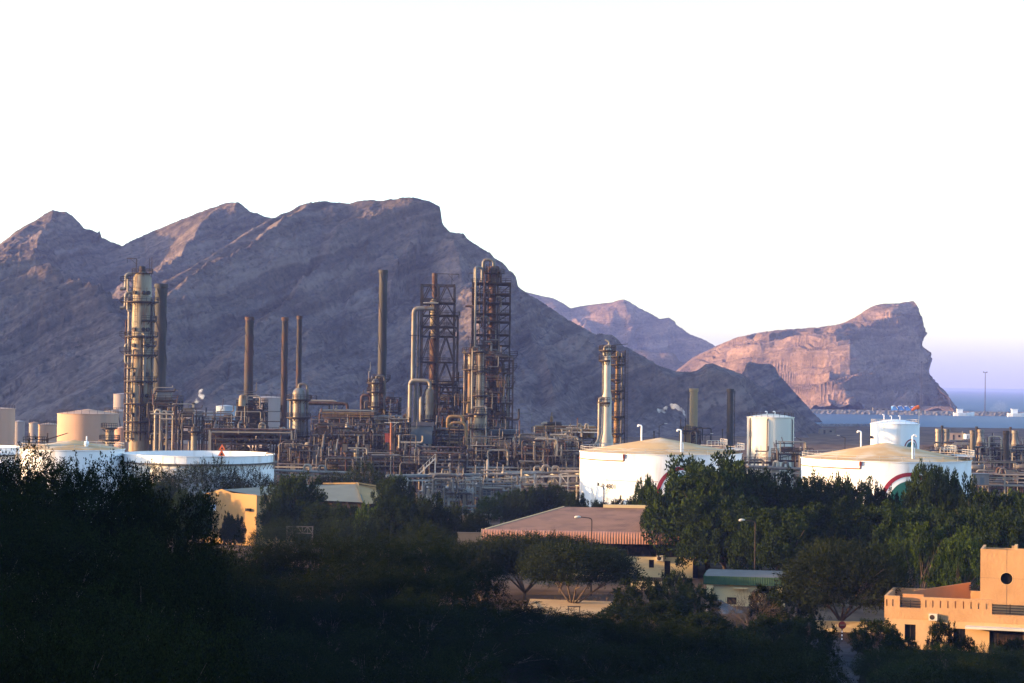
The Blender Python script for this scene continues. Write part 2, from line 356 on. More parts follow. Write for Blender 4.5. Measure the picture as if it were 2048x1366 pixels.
# small dark crag in front of the headland
crag = crest([(1455, 772, 1620), (1478, 752, 1620), (1489, 738, 1620), (1493, 723, 1620), (1500, 721, 1620), (1515, 725, 1620), (1540, 725, 1620), (1550, 734, 1620), (1558, 750, 1620), (1575, 768, 1615), (1595, 790, 1610), (1615, 812, 1605), (1640, 838, 1600), (1655, 850, 1600)])
X, Y = mountain_grid(1420, 1690, 1520, 1720, 260, 150)
Z = raise_land(X, Y, [(crag, 1.0, 40)], rough=0.5, gul=30); d = dist_poly(X, Y, crag)[0]
Z = beds(X, Y, Z, R(15), 5, 1.6, np.clip(d / 10, 0.15, 1))
Z = under_crest(X, Y, Z, [crag])
o = bpy.data.objects.new('hill', mesh_np('hill', np.stack([X, Y, Z], -1).reshape(-1, 3), grid_faces(*X.shape), m_rock, True)); COL.objects.link(o); tag(o, None, None, kind='structure')

# far hazy mountains
far = crest([(1000, 570, 3300), (1040, 580, 3300), (1068, 588, 3300), (1085, 592, 3300), (1105, 596, 3300), (1125, 606, 3300), (1142, 616, 3300), (1160, 612, 3300), (1180, 609, 3300), (1205, 606, 3300), (1225, 604, 3300), (1238, 599, 3300), (1248, 598, 3300), (1260, 603, 3300), (1272, 612, 3300), (1300, 626, 3290), (1320, 637, 3280), (1338, 635, 3280), (1350, 642, 3280), (1352, 648, 3280), (1380, 668, 3270), (1400, 675, 3260), (1425, 688, 3250), (1460, 720, 3230), (1500, 760, 3200)])
far2 = crest([(1240, 700, 2700), (1290, 708, 2700), (1320, 714, 2700), (1345, 712, 2700), (1380, 722, 2700), (1410, 735, 2690), (1450, 760, 2680)])
fs = [crest([(1142, 618, 3295), (1180, 670, 3150)])]
X, Y = mountain_grid(940, 1560, 2550, 3600, 420, 260)
Z = raise_land(X, Y, [(far, 0.6, 150), (far2, 0.7, 80)] + [(p, 0.6, 90) for p in fs], rough=1.2, gul=120)
d = dist_poly(X, Y, far)[0]; Z = beds(X, Y, Z, R(18), 18, 5, np.clip(d / 40, 0.1, 1))
Z = under_crest(X, Y, Z, [far])
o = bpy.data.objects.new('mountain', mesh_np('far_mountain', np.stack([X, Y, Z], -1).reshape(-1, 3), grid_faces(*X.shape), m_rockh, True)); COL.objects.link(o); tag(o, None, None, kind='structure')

# headland: ridge bends at its nose so the left face looks to the sun and the right end is in shade
head = crest([(1330, 760, 2640), (1385, 716, 2610), (1430, 694, 2580), (1455, 681, 2560), (1480, 671, 2540), (1520, 664, 2510), (1560, 660, 2480), (1600, 657, 2450), (1640, 653, 2412), (1670, 648, 2400), (1690, 643, 2396), (1720, 628, 2399), (1740, 614, 2406), (1752, 608, 2410), (1770, 605, 2416), (1800, 604, 2428), (1822, 602, 2438), (1832, 603, 2442), (1865, 606, 2456)])
X, Y = mountain_grid(1330, 2040, 2130, 2720, 680, 330)
hs = [crest([(1690, 644, 2388), (1676, 690, 2330), (1655, 735, 2285), (1625, 800, 2220)])]
Z = raise_land(X, Y, [(head, 0.85, 110, lambda X, Y: np.interp(X / Y, [(p - 1024) / FPX for p in (1500, 1640, 1700, 1740, 1800, 1840)], [70, 110, 100, 62, 34, 18]) * (1 + .12 * N2.fbm(X / 90, Y / 90, 2))), (hs[0], 0.95, 60)], floor=-2, rough=0.5, gul=85)
d = dist_poly(X, Y, head)[0]; e = np.clip(d / 25, 0.15, 1)
Z = beds(X, Y, Z, R(9), 8, 5.0, e); Z = beds(X, Y, Z, R(9), 24, 6.0, e)
Z = under_crest(X, Y, Z, [np.concatenate([head, crest([(2060, 612, 2600)])])])
# the sea has cut the end back: the end face goes in and out by height, with overhanging beds
prof_px = [(1824, 590), (1829, 606), (1834, 618), (1838, 640), (1848, 655), (1843, 672), (1836, 692), (1838, 704), (1858, 706), (1857, 724), (1850, 730), (1852, 748), (1870, 768), (1888, 788), (1906, 812), (1914, 835)]
pz = np.array([gz(p[0], p[1], 2450) for p in prof_px]); pxx = np.array([at(p[0], p[1], 2450).x / 2450 for p in prof_px]); o_ = np.argsort(pz)
lim = np.interp(Z, pz[o_], pxx[o_]) * Y + 3.2 * N1.fbm(Z / 8, Y / 60, 4)
# vertices beyond the limit collapse onto the end face
Xn = np.where(X > lim, lim + (X - lim) * 0.02, X)
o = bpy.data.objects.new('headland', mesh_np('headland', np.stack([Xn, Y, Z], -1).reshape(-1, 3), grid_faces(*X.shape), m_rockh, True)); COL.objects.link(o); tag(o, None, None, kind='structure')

# ================================================================ ground sheet (with the hill the camera stands on)
def smooth(t): t = np.clip(t, 0, 1); return t * t * (3 - 2 * t)
def ground_z(x, y):
    x = np.asarray(x, float); y = np.asarray(y, float)
    yy = np.maximum(y, 1.0); a = x / (yy + 15)
    zl = np.interp(yy, [0, 25, 60, 75, 128, 150, 190, 255], [28, 23, 14.5, 14, 19, 18.2, 11, 0])
    zc = np.interp(yy, [0, 25, 60, 100, 130, 200, 215, 248], [28, 20, 6, 3, 3, 6.5, 5.5, 0])
    zr = np.interp(yy, [0, 25, 60, 90], [28, 19, 4, 0])
    w = smooth((a + 0.22) / 0.12); v = smooth((a + 0.03) / 0.16)
    z = (zl * (1 - w) + zc * w) * (1 - v) + zr * v
    # unseen spur added left of the camera, raised to shade the foreground
    s = 72 * np.exp(-((x + 150) / 46) ** 2) * smooth((178 - y) / 40) * smooth((y + 260) / 80)
    z = np.maximum(z, s)
    bk = 28 + 75 * smooth((-y - 12) / 110) + 10 * N2.fbm(x / 60, y / 60, 3) * smooth((-y - 20) / 60)      # unseen slope added behind the camera to cut sky light on the foreground
    z = np.where(y < -5, np.maximum(z, bk), z)
    n = 0.5 * N1.fbm(x / 30, y / 30, 4) * smooth((330 - y) / 80)
    return z + n * smooth(z / 4)
def shore(x): return 1440 + 30 * N2.fbm(x / 120, x * 0 + 2, 3)
ys = np.concatenate([np.linspace(-350, 0, 30), np.linspace(4, 420, 150), np.linspace(430, 1600, 120), np.geomspace(1630, 30000, 40)])
ua = np.concatenate([np.linspace(-3, -0.5, 30)[:-1], np.linspace(-0.5, 0.5, 220), np.linspace(0.5, 3, 30)[1:]])
Yg, Ug = np.meshgrid(ys, ua, indexing='ij'); Xg = Ug * (np.abs(Yg) + 120)
Zg = ground_z(Xg, Yg)
sea_m = smooth((Yg - shore(Xg)) / 25) * smooth((Xg - 150 - 0.04 * (Yg - 1400)) / 60)
Zg = Zg * (1 - sea_m) - 5 * sea_m + np.where((Yg > 420) & (Yg < 1400), 0.25 * N1.fbm(Xg / 25, Yg / 25, 3), 0) * (1 - sea_m)
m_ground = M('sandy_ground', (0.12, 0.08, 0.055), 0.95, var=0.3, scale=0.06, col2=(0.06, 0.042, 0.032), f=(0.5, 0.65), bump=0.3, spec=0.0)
n, l = m_ground.node_tree.nodes, m_ground.node_tree.links   # ground tone goes darker over the near wooded hillside
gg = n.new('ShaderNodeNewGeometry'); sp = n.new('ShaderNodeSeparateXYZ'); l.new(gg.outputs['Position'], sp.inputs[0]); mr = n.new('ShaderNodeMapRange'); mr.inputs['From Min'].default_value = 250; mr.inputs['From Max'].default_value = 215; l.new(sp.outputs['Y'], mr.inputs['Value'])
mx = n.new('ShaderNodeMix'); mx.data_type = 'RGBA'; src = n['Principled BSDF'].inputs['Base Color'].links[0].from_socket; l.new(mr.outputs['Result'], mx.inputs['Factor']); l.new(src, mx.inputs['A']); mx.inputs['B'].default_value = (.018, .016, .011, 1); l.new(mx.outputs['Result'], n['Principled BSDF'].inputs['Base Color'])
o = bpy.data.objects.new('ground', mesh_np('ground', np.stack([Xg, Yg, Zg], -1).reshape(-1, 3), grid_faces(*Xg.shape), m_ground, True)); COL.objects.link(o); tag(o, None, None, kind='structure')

# sea
m_sea = bpy.data.materials.new('sea_water'); m_sea.use_nodes = True
n, l = m_sea.node_tree.nodes, m_sea.node_tree.links; b = n['Principled BSDF']
b.inputs['Base Color'].default_value = (0.05, 0.085, 0.13, 1); b.inputs['Roughness'].default_value = 0.5; b.inputs['Specular IOR Level'].default_value = 0.03
tc = n.new('ShaderNodeNewGeometry'); mp = n.new('ShaderNodeMapping'); mp.inputs['Scale'].default_value = (0.25, 0.07, 1); l.new(tc.outputs['Position'], mp.inputs['Vector'])
t = n.new('ShaderNodeTexNoise'); t.inputs['Scale'].default_value = 1; t.inputs['Detail'].default_value = 4; l.new(mp.outputs['Vector'], t.inputs['Vector'])
bp = n.new('ShaderNodeBump'); bp.inputs['Strength'].default_value = 0.6; bp.inputs['Distance'].default_value = 0.5; l.new(t.outputs['Fac'], bp.inputs['Height']); l.new(bp.outputs['Normal'], b.inputs['Normal'])
sv = [(150, 1380, -1), (9000, 1380, -1), (40000, 34000, -1), (150, 34000, -1)]
o = bpy.data.objects.new('sea', mesh_np('sea', sv, [(0, 1, 2, 3)], m_sea)); COL.objects.link(o); tag(o, None, None, kind='structure')

# harbour mole across the bay: rubble sides, flat road on top
m_rubble = M('rubble_stone', (0.13, 0.12, 0.115), 0.95, var=0.4, scale=0.5, bump=0.8, bscale=1.0)
def mole(name, p0, p1, w, h, seed):
    k = 160; q = np.linspace(0, 1, k)[:, None]; C = np.array(p0)[None] * (1 - q) + np.array(p1)[None] * q
    d = np.array(p1) - np.array(p0); nrm = np.array([-d[1], d[0]]) / np.hypot(*d)
    offs = [(-w, -5), (-w * .8, -1), (-w * .62, h * .35), (-w * .5, h * .8), (-w * .42, h), (w * .42, h), (w * .5, h * .8), (w, -5)]
    g = np.random.default_rng(seed); V = []
    for i in range(k):
        for j, (a_, z_) in enumerate(offs):
            jz = g.normal(0, 0.35) if j not in (4, 5) else g.normal(0, .08)
            V.append((*(C[i] + nrm * (a_ + g.normal(0, 0.5))), z_ + jz))
    F = [(i * 8 + j, (i + 1) * 8 + j, (i + 1) * 8 + j + 1, i * 8 + j + 1) for i in range(k - 1) for j in range(7)]
    o = bpy.data.objects.new(name, mesh_np(name, V, F, m_rubble)); COL.objects.link(o); tag(o, None, None, kind='structure')
mole('terrain', (gx(1560, 2080), 2080), (gx(2250, 2060), 2060), 14, 3.6, 1)
mole('terrain', (gx(1640, 1330), 1395), (gx(1800, 1400), 1440), 9, 1.6, 2)
m_pale = M('pale_sand', (0.42, 0.36, 0.29), 0.9, var=0.1)
# ================================================================ plant builders
def rail_arc(b, c, r, z, a0, a1, h=1.1, n=24, w=0.11, posts=None):
    pts = [(c[0] + r * math.cos(a0 + (a1 - a0) * i / n), c[1] + r * math.sin(a0 + (a1 - a0) * i / n)) for i in range(n + 1)]
    for hh in (h, h * 0.55): b.tube([(p[0], p[1], z + hh) for p in pts], w / 2, 4)
    for p in pts[::max(1, n // (posts or n))]: b.bar((p[0], p[1], z), (p[0], p[1], z + h), w)
def rail_line(b, p0, p1, h=1.1, w=0.10, step=1.6):
    p0, p1 = Vector(p0), Vector(p1); k = max(1, round((p1 - p0).length / step)); u = Vector((0, 0, 1))
    for i in range(k + 1): q = p0.lerp(p1, i / k); b.bar(q, q + u * h, w)
    for hh in (h, h * 0.55): b.bar(p0 + u * hh, p1 + u * hh, w)
def rail_rect(b, x0, x1, y0, y1, z, **k):
    for p, q in (((x0, y0), (x1, y0)), ((x1, y0), (x1, y1)), ((x1, y1), (x0, y1)), ((x0, y1), (x0, y0))): rail_line(b, (*p, z), (*q, z), **k)
def elbow(p, q, s, r, k=4):     # round a corner at q between p and s
    p, q, s = Vector(p), Vector(q), Vector(s); a = q + (p - q).normalized() * r; c = q + (s - q).normalized() * r
    return [tuple((a * (1 - t) ** 2 + q * 2 * t * (1 - t) + c * t * t)) for t in [i / k for i in range(k + 1)]]
def run(b, pts, r, n=10, bend=2.2):
    out = [pts[0]]
    for i in range(1, len(pts) - 1):
        L = min((Vector(pts[i]) - Vector(pts[i - 1])).length, (Vector(pts[i + 1]) - Vector(pts[i])).length) * 0.49
        out += elbow(pts[i - 1], pts[i], pts[i + 1], min(bend * r + 0.15, L))
    return b.tube(out + [pts[-1]], r, n)
def pipe(parent, pts, r, mat, label=None, n=10): return run(MB(), pts, r, n).build('pipe', mat, parent, label)

def ladder(parent, x, y, z0, z1, mat=m_steel, cage=True):
    b = MB()
    for s in (-.28, .28): b.bar((x + s, y, z0), (x + s, y, z1), .07)
    for i in range(int((z1 - z0) / .6)): b.bar((x - .28, y, z0 + .6 * i), (x + .28, y, z0 + .6 * i), .05)
    if cage:
        for i in range(int((z1 - z0 - 2) / 1.6)):
            z = z0 + 2.2 + 1.6 * i
            b.tube([(x - .28, y, z), (x - .4, y - .4, z), (x, y - .75, z), (x + .4, y - .4, z), (x + .28, y, z)], .04, 4)
        for s in ((-.4, -.4), (0, -.75), (.4, -.4)): b.bar((x + s[0], y + s[1], z0 + 2.2), (x + s[0], y + s[1], z1), .05)
    return b.build('ladder', mat, parent)
def ring_platform(parent, c, r, z, a0=0.0, a1=2 * math.pi, w=1.3, mat=m_steel):
    n = max(6, int(22 * (a1 - a0) / 6.28)); b = MB()
    prof = [(r + .05, z - .5), (r + w, z - .3), (r + w, z), (r + .05, z)]
    b.lathe(c, prof, n, a0, a1)
    for i in range(0, n + 1, 2):
        an = a0 + (a1 - a0) * i / n; b.bar((c[0] + r * math.cos(an), c[1] + r * math.sin(an), z - 1.2), (c[0] + (r + w) * math.cos(an), c[1] + (r + w) * math.sin(an), z - .15), .12)
    p = b.build('platform', mat, parent)
    rb = MB(); rail_arc(rb, c, r + w - .06, z, a0, a1, n=n); rb.build('railing', mat, p)
    return p
def column(name, label, cat, px, d, pyref, prof, mat=m_colshell, group=None, base=0.0, bands=True):
    """prof: (py, radius px) from the top down"""
    x = gx(px, d, pyref); c = (x, d)
    t = thing(name, label, cat, (x, d, base), group)
    zz = [(gz(px, py, d), S(r, d)) for py, r in prof]; zz.append((base, zz[-1][1]))
    b = MB(); b.lathe(c, [(0.01, zz[0][0])] + [(r, z) for z, r in zz], 24)
    if bands:
        z = zz[0][0] - 1.5
        while z > base + 2:
            r = np.interp(z, [q[0] for q in zz][::-1], [q[1] for q in zz][::-1]); b.lathe(c, [(r + .01, z + .1), (r + .07, z + .1), (r + .07, z - .1), (r + .01, z - .1)], 24); z -= 3.1
    b.build('shell', mat, t)
    return t, c
def stack(name, label, px, d, py_top, py_bot, r0, r1, mat, pyref, strakes=True, group=None, base=None, rimmat=None):
    x = gx(px, d, (py_top + py_bot) / 2); z1 = gz(px, py_top, d); z0 = 0.0 if base is None else base
    t = thing(name, label, 'chimney', (x, d, z0), group); c = (x, d); a, b_ = S(r0, d), S(r1, d)
    b = MB(); k = 14; b.lathe(c, [(a * .8, z1 - 2), (a * .8, z1), (a, z1)] + [(a + (b_ - a) * i / k, z1 + (z0 - z1) * i / k) for i in range(1, k + 1)], 20)
    for i in range(1, 9):
        z = z1 + (z0 - z1) * i / 9; r = a + (b_ - a) * i / 9; b.lathe(c, [(r - .02, z + .15), (r + .09, z + .15), (r + .09, z - .15), (r - .02, z - .15)], 20)
    b.build('shell', mat, t)
    b = MB(); b.lathe(c, [(a + .02, z1 + .05), (a * 1.18, z1 + .02), (a * 1.18, z1 - .9), (a + .02, z1 - 1.0)], 20); b.build('rim', rimmat or mat, t)
    if strakes:
        L = (z1 - z0) * .42
        for s in range(3):
            b = MB(); n = 44; vs = []
            for i in range(n + 1):
                q = i / n; an = s * 2.094 + q * 5.0; z = z1 - 1.2 - L * q; r = a + (b_ - a) * (z1 - z) / (z1 - z0)
                for rr in (r - .02, r + a * .10): vs.append((c[0] + rr * math.cos(an), c[1] + rr * math.sin(an), z))
            b.add(vs, [(2 * i, 2 * i + 1, 2 * i + 3, 2 * i + 2) for i in range(n)], True); b.build('helical_strake', m_dark, t)
    return t, c
RX = lambda a, b: rnd.uniform(a, b)
def frame_mesh(x0, x1, y0, y1, zs, nx, ny, post=.42, beam=.34, brace=.22, bmode='x', zbase=0.0):
    b = MB(); X = [x0 + (x1 - x0) * i / nx for i in range(nx + 1)]; Y = [y0 + (y1 - y0) * j / ny for j in range(ny + 1)]
    for x in X:
        for y in Y: b.bar((x, y, zbase), (x, y, zs[-1] + .15), post)
    z_prev = zbase
    for li, z in enumerate(zs):
        for y in Y: b.bar((x0, y, z - .13), (x1, y, z - .13), beam * .8, beam)
        for x in X: b.bar((x, y0, z - .16), (x, y1, z - .16), beam * .8, beam)
        for j, y in enumerate((Y[0], Y[-1])):
            for i in range(nx):
                if bmode == 'none' or (bmode == 'some' and (i + li + j) % 2): continue
                xa, xb = X[i], X[i + 1]
                if bmode == 'k':
                    xm = (xa + xb) / 2; b.bar((xa, y, z_prev), (xm, y, z), brace); b.bar((xb, y, z_prev), (xm, y, z), brace)
                else:
                    b.bar((xa, y, z_prev), (xb, y, z), brace)
                    if bmode == 'x': b.bar((xb, y, z_prev), (xa, y, z), brace)
        for x in (X[0], X[-1]):
            for j in range(ny):
                if bmode == 'none' or (bmode == 'some' and (j + li) % 2): continue
                b.bar((x, Y[j], z_prev), (x, Y[j + 1], z), brace)
                if bmode == 'x': b.bar((x, Y[j + 1], z_prev), (x, Y[j], z), brace)
        z_prev = z
    return b
def deck(parent, x0, x1, y0, y1, z, mat=m_steel, rail=True, railmat=None):
    b = MB(); b.box(((x0 + x1) / 2, (y0 + y1) / 2, z + .04), (x1 - x0 + .5, y1 - y0 + .5, .16))
    p = b.build('platform', mat, parent)
    if rail: rb = MB(); rail_rect(rb, x0 - .2, x1 + .2, y0 - .2, y1 + .2, z + .08); rb.build('railing', railmat or mat, p)
    return p
def drum(parent, c, r, L, ax='x', mat=m_clad, name='drum'):
    b = MB(); v = Vector((1, 0, 0)) if ax == 'x' else Vector((0, 1, 0)); c = Vector(c)
    q = [(-L / 2 - r * .5, .02), (-L / 2 - r * .42, r * .5), (-L / 2 - r * .22, r * .85), (-L / 2, r), (L / 2, r), (L / 2 + r * .22, r * .85), (L / 2 + r * .42, r * .5), (L / 2 + r * .5, .02)]
    b.tube([c + v * a for a, _ in q], [k for _, k in q], 12, False)
    for s in (-.3, .3): b.box(c + v * (s * L) - Vector((0, 0, r * .95)), (.4, r * 1.3, r * .9) if ax == 'x' else (r * 1.3, .4, r * .9))
    return b.build(name, mat, parent)
def vdrum(parent, x, y, z0, h, r, mat=m_clad, name='vessel'):
    b = MB(); b.lathe((x, y), [(.01, z0 + h + r * .5), (r * .5, z0 + h + r * .42), (r * .85, z0 + h + r * .22), (r, z0 + h), (r, z0 + .6), (r * .8, z0 + .2), (r * .8, z0)], 14)
    b.tube([(x, y, z0 + h + r * .4), (x, y, z0 + h + r * .5 + 1)], .14, 6)
    return b.build(name, mat, parent)
PIPEMATS = [m_pipe, m_pipe, m_steel, m_rust, m_clad, m_pipew, m_dark]
def process_structure(label, px0, px1, d, dep, tops, seed, eq=1.0, mat=m_steel, bmode='some', pipes=10, group=None, risers=True, deckmat=None, mats=None, zbase=0.0):
    """tops: pixel heights of the levels from the lowest up"""
    global rnd
    keep = rnd; rnd = random.Random(seed)
    pm = (px0 + px1) / 2; x0, x1 = gx(px0, d, tops[0]), gx(px1, d, tops[0]); y0, y1 = d, d + dep
    zs = [gz(pm, p, d) for p in tops]
    t = thing('process_structure', label, 'steel structure', ((x0 + x1) / 2, (y0 + y1) / 2, 0), group)
    nx = max(1, round((x1 - x0) / 5.5)); ny = max(1, round(dep / 6))
    frame_mesh(x0, x1, y0, y1, zs, nx, ny, bmode=bmode).build('steel_frame', mat, t)
    for z in zs: deck(t, x0, x1, y0, y1, z, deckmat or mat)
    lv = [0.0] + zs; mats = mats or PIPEMATS
    for k, z in enumerate(lv):
        top = lv[k + 1] if k + 1 < len(lv) else z + 4.5; hgt = top - z
        for i in range(nx):
            if RX(0, 1) > eq * .8: continue
            xc = x0 + (x1 - x0) * (i + .5) / nx; w = (x1 - x0) / nx; y = y0 + RX(.18, .45) * dep; q = RX(0, 1); mm = rnd.choice([m_clad, m_steel, m_rust, m_colshell, m_conc, m_dark])
            if q < .4: r = min(RX(.5, 1.0), hgt * .28, w * .3); drum(t, (xc, y, z + .1 + r * 1.4), r, w * .5, 'x', mm, 'heat_exchanger')
            elif q < .7: r = min(RX(.45, .9), w * .3); vdrum(t, xc + RX(-.2, .2) * w, y, z + .1, min(hgt * .62, RX(2, 5)), r, mm)
            elif q < .85: r = RX(.4, .7); drum(t, (xc, y + 1, z + .1 + r * 1.4), r, min(4, dep * .5), 'y', mm, 'heat_exchanger')
            else:
                b = MB(); h = min(hgt * .5, RX(1, 2.2)); b.box((xc, y, z + .1 + h / 2), (w * .5, 1.6, h)); b.box((xc, y, z + .16 + h), (w * .56, 1.8, .12)); b.build('control_box', rnd.choice([m_bluegrey, m_conc, m_steel]), t)
    for i in range(int(pipes * 1.3)):
        k = rnd.randrange(len(lv)); z = lv[k] + RX(.8, 3.4); y = y0 + RX(-.8, .3) * min(dep, 6); r = rnd.choice([.07, .09, .12, .16, .24]); mm = rnd.choice(mats)
        xa, xb = sorted((x0 + RX(-.04, 1.02) * (x1 - x0), x0 + RX(-.04, 1.02) * (x1 - x0)))
        if xb - xa < 3: xb = xa + RX(3, 6)
        q = RX(0, 1)
        if q < .45: pts = [(xa, y, z), (xb, y, z), (xb, y, z + RX(-3, 3) if z > 4 else z + 3)]
        elif q < .7: pts = [(xa, y, max(.3, z - RX(2, 4))), (xa, y, z), (xb, y, z), (xb, y, max(.3, z - RX(2, 5)))]
        else: pts = [(xa, y, max(.2, z - 3)), (xa, y, z), (xa, y + RX(2, 5), z), (xa, y + 5, z + RX(1, 3))]
        pipe(t, pts, r, mm, n=8)
    if risers:
        for i in range(max(2, int(nx * 1.2))):
            xa = x0 + RX(0, 1) * (x1 - x0); pipe(t, [(xa, y0 - RX(.3, .9), 0), (xa, y0 - .5, zs[-1] + RX(-2, 2.5)), (xa + RX(-1, 1), y0 + 1.5, zs[-1] + RX(0, 2.5))], rnd.choice([.1, .15, .22]), rnd.choice(mats), n=8)
    rnd = keep
    return t, (x0, x1, y0, y1, zs)
def air_cooler(label, px0, px1, d, dep, py_top, py_bot, matbox=m_rust, py_ref=840, legs=True, header=m_yellow, group='air cooler banks above the process units'):
    x0, x1 = gx(px0, d, py_ref), gx(px1, d, py_ref); pm = (px0 + px1) / 2; z1, z0 = gz(pm, py_top, d), gz(pm, py_bot, d); h = z1 - z0
    t = thing('air_cooler', label, 'air cooler', ((x0 + x1) / 2, d + dep / 2, 0), group)
    n = max(2, round((x1 - x0) / 4.5)); w = (x1 - x0) / n
    for i in range(n):
        b = MB(); xa = x0 + w * i; b.box((xa + w / 2, d + dep / 2, z1 - h * .2), (w - .15, dep, h * .4))
        for k in range(5): b.box((xa + w * (k + .5) / 5, d - .06, z1 - h * .2), (.12, .16, h * .44))
        b.build('tube_bundle', matbox, t)
        for yy in (.27, .73):
            b = MB(); rr = min(w * .42, dep * .24); b.lathe((xa + w / 2, d + dep * yy), [(w * .5, z1 - h * .4), (rr, z1 - h * .72), (rr, z1 - h * .95), (rr * .9, z1 - h * .95)], 16); b.build('fan_shroud', matbox, t)
    b = MB(); b.box(((x0 + x1) / 2, d - .45, z1 - h * .12), (x1 - x0, .6, h * .2)); b.box(((x0 + x1) / 2, d - .45, z1 - h * .36), (x1 - x0, .5, h * .12)); b.build('header_box', header, t)
    b = MB(); rail_rect(b, x0 - .8, x1 + .8, d - 1.4, d + dep + .8, z1 - h * .45); b.build('railing', m_steel, t)
    b = MB(); b.box(((x0 + x1) / 2, d - .9, z1 - h * .46), (x1 - x0 + 1.8, 1.0, .12)); b.build('walkway', m_steel, t)
    if legs: frame_mesh(x0, x1, d, d + dep, [z0 * .5, z0 + h * .1], max(1, n // 2), 1, bmode='some').build('steel_frame', m_steel, t)
    return t
def tank_shell(b, c, r, z1, z0=0.0, n=72, courses=5):
    b.lathe(c, [(r, z1), (r, z0)], n)
    for i in range(1, courses): z = z0 + (z1 - z0) * i / courses; b.lathe(c, [(r, z + .05), (r + .02, z + .04), (r + .02, z - .04), (r, z - .05)], n)
    b.lathe(c, [(r, z1 + .02), (r + .16, z1 + .02), (r + .16, z1 - .16), (r, z1 - .2)], n)
def cone_tank(label, px, d, rpx, py_rim, rise_px, mat, roofmat, pyref=None, name='storage_tank', group=None, rail=True, railmat=m_whiterail, dome=False, n=72, stair=None):
    pyref = pyref or py_rim + 20; x = gx(px, d, pyref); c = (x, d); r = S(rpx, d); z1 = gz(px, py_rim, d); hr = S(rise_px, d)
    t = thing(name, label, 'storage tank', (x, d, 0), group)
    b = MB(); tank_shell(b, c, r, z1, n=n); b.build('shell', mat, t)
    b = MB(); k = 8
    prof = [(r * (1 - i / k) if i < k else .02, z1 + .03 + hr * (math.sin(math.pi / 2 * i / k) if dome else i / k)) for i in range(k + 1)]
    b.lathe(c, [(r + .1, z1 + .03)] + prof, n); b.build('roof', roofmat, t)
    if rail: b = MB(); rail_arc(b, c, r - .15, z1 + .05, 0, 2 * math.pi, n=48, posts=24, w=.08); b.build('railing', railmat, t)
    if stair:
        a0, a1 = stair; b = MB(); m = 40
        for i in range(m):
            an = a0 + (a1 - a0) * (i + .5) / m; z = z1 * (i + .5) / m; b.box((x + (r + .5) * math.cos(an), d + (r + .5) * math.sin(an), z), (.9, .3, .06), an)
        for rr in (r + .05, r + .95):
            P = [(x + rr * math.cos(a0 + (a1 - a0) * i / 20), d + rr * math.sin(a0 + (a1 - a0) * i / 20), z1 * i / 20) for i in range(21)]
            b.tube(P, .1, 4); b.tube([(p[0], p[1], p[2] + 1.05) for p in P], .045, 4)
        b.build('stair', railmat, t)
    return t, c, r, z1, hr
def emblem(parent, c, r, cxpx, cypx, d, rad_px):
    """red arch, white band, green disc and white swirl, painted on the shell as thin curved plates"""
    u0 = math.asin(max(-.99, min(.99, (gx(cxpx, d, cypx) - c[0]) / r))); zc = gz(cxpx, cypx, d); Q = S(rad_px, d)
    def plate(name, r_in, r_out, a0, a1, off, mat, cu=0.0, cz=0.0, na=48, nr=3):
        b = MB(); vs = []
        for i in range(nr + 1):
            rr = r_in + (r_out - r_in) * i / nr
            for j in range(na + 1):
                a = a0 + (a1 - a0) * j / na; an = u0 + (cu + rr * math.cos(a)) / r; vs.append((c[0] + (r + off) * math.sin(an), c[1] - (r + off) * math.cos(an), zc + cz + rr * math.sin(a)))
        m = na + 1; b.add(vs, [(i * m + j, i * m + j + 1, (i + 1) * m + j + 1, (i + 1) * m + j) for i in range(nr) for j in range(na)], True)
        return b.build(name, mat, parent)
    e = plate('emblem', Q * .86, Q, -.35, math.pi + .35, .05, m_emred)
    sub = lambda *a, **k: setattr(plate(*a, **k), 'parent', e)
    plate('emblem', .02, Q * .70, 0, 2 * math.pi, .05, m_green)
    plate('emblem', Q * .15, Q * .24, -.6, 4.4, .075, m_emwhite, cu=Q * .12, cz=Q * .08)
    plate('emblem', Q * .30, Q * .36, -1.6, 1.2, .075, m_emwhite, cu=Q * .12, cz=Q * .08)
def text_on_shell(parent, s, c, r, pxc, pyc, d, h_px, mat=m_black):
    cu = bpy.data.curves.new('lettering', 'FONT'); cu.body = s; cu.size = S(h_px, d) * 1.4; cu.align_x = 'CENTER'; cu.extrude = .0; cu.offset = cu.size * .025; cu.resolution_u = 3
    ob = bpy.data.objects.new('lettering', cu); COL.objects.link(ob); dg = bpy.context.evaluated_depsgraph_get(); me = bpy.data.meshes.new_from_object(ob.evaluated_get(dg))
    bpy.data.objects.remove(ob); u0 = math.asin((gx(pxc, d, pyc) - c[0]) / r); z0 = gz(pxc, pyc, d); o = OFF[parent.name]
    for v in me.vertices:
        an = u0 + v.co.x / r; z = v.co.y + z0; v.co = (c[0] + (r + .05) * math.sin(an) - o.x, c[1] - (r + .05) * math.cos(an) - o.y, z - cu.size * .35 - o.z)
    me.materials.clear(); me.materials.append(mat); q = bpy.data.objects.new('lettering', me); COL.objects.link(q); q.parent = parent; OFF[q.name] = o
    return q
def shell_arc(c, r, z, a0, a1, n=24):   # angles measured from the camera side, positive to the right
    return [(c[0] + r * math.sin(a0 + (a1 - a0) * i / n), c[1] - r * math.cos(a0 + (a1 - a0) * i / n), z) for i in range(n + 1)]
def gooseneck(parent, px, d, py_top, py_bot, r_px, side=-1, mat=m_white):
    x = gx(px, d, py_bot); z0, z1 = gz(px, py_bot, d), gz(px, py_top, d); r = S(r_px, d)
    run(MB(), [(x, d, z0), (x, d, z1 - r), (x + side * r * 4.4, d, z1 - r), (x + side * r * 4.4, d, z1 - r * 2.8)], r, 10, bend=1.6).build('vent_pipe', mat, parent)
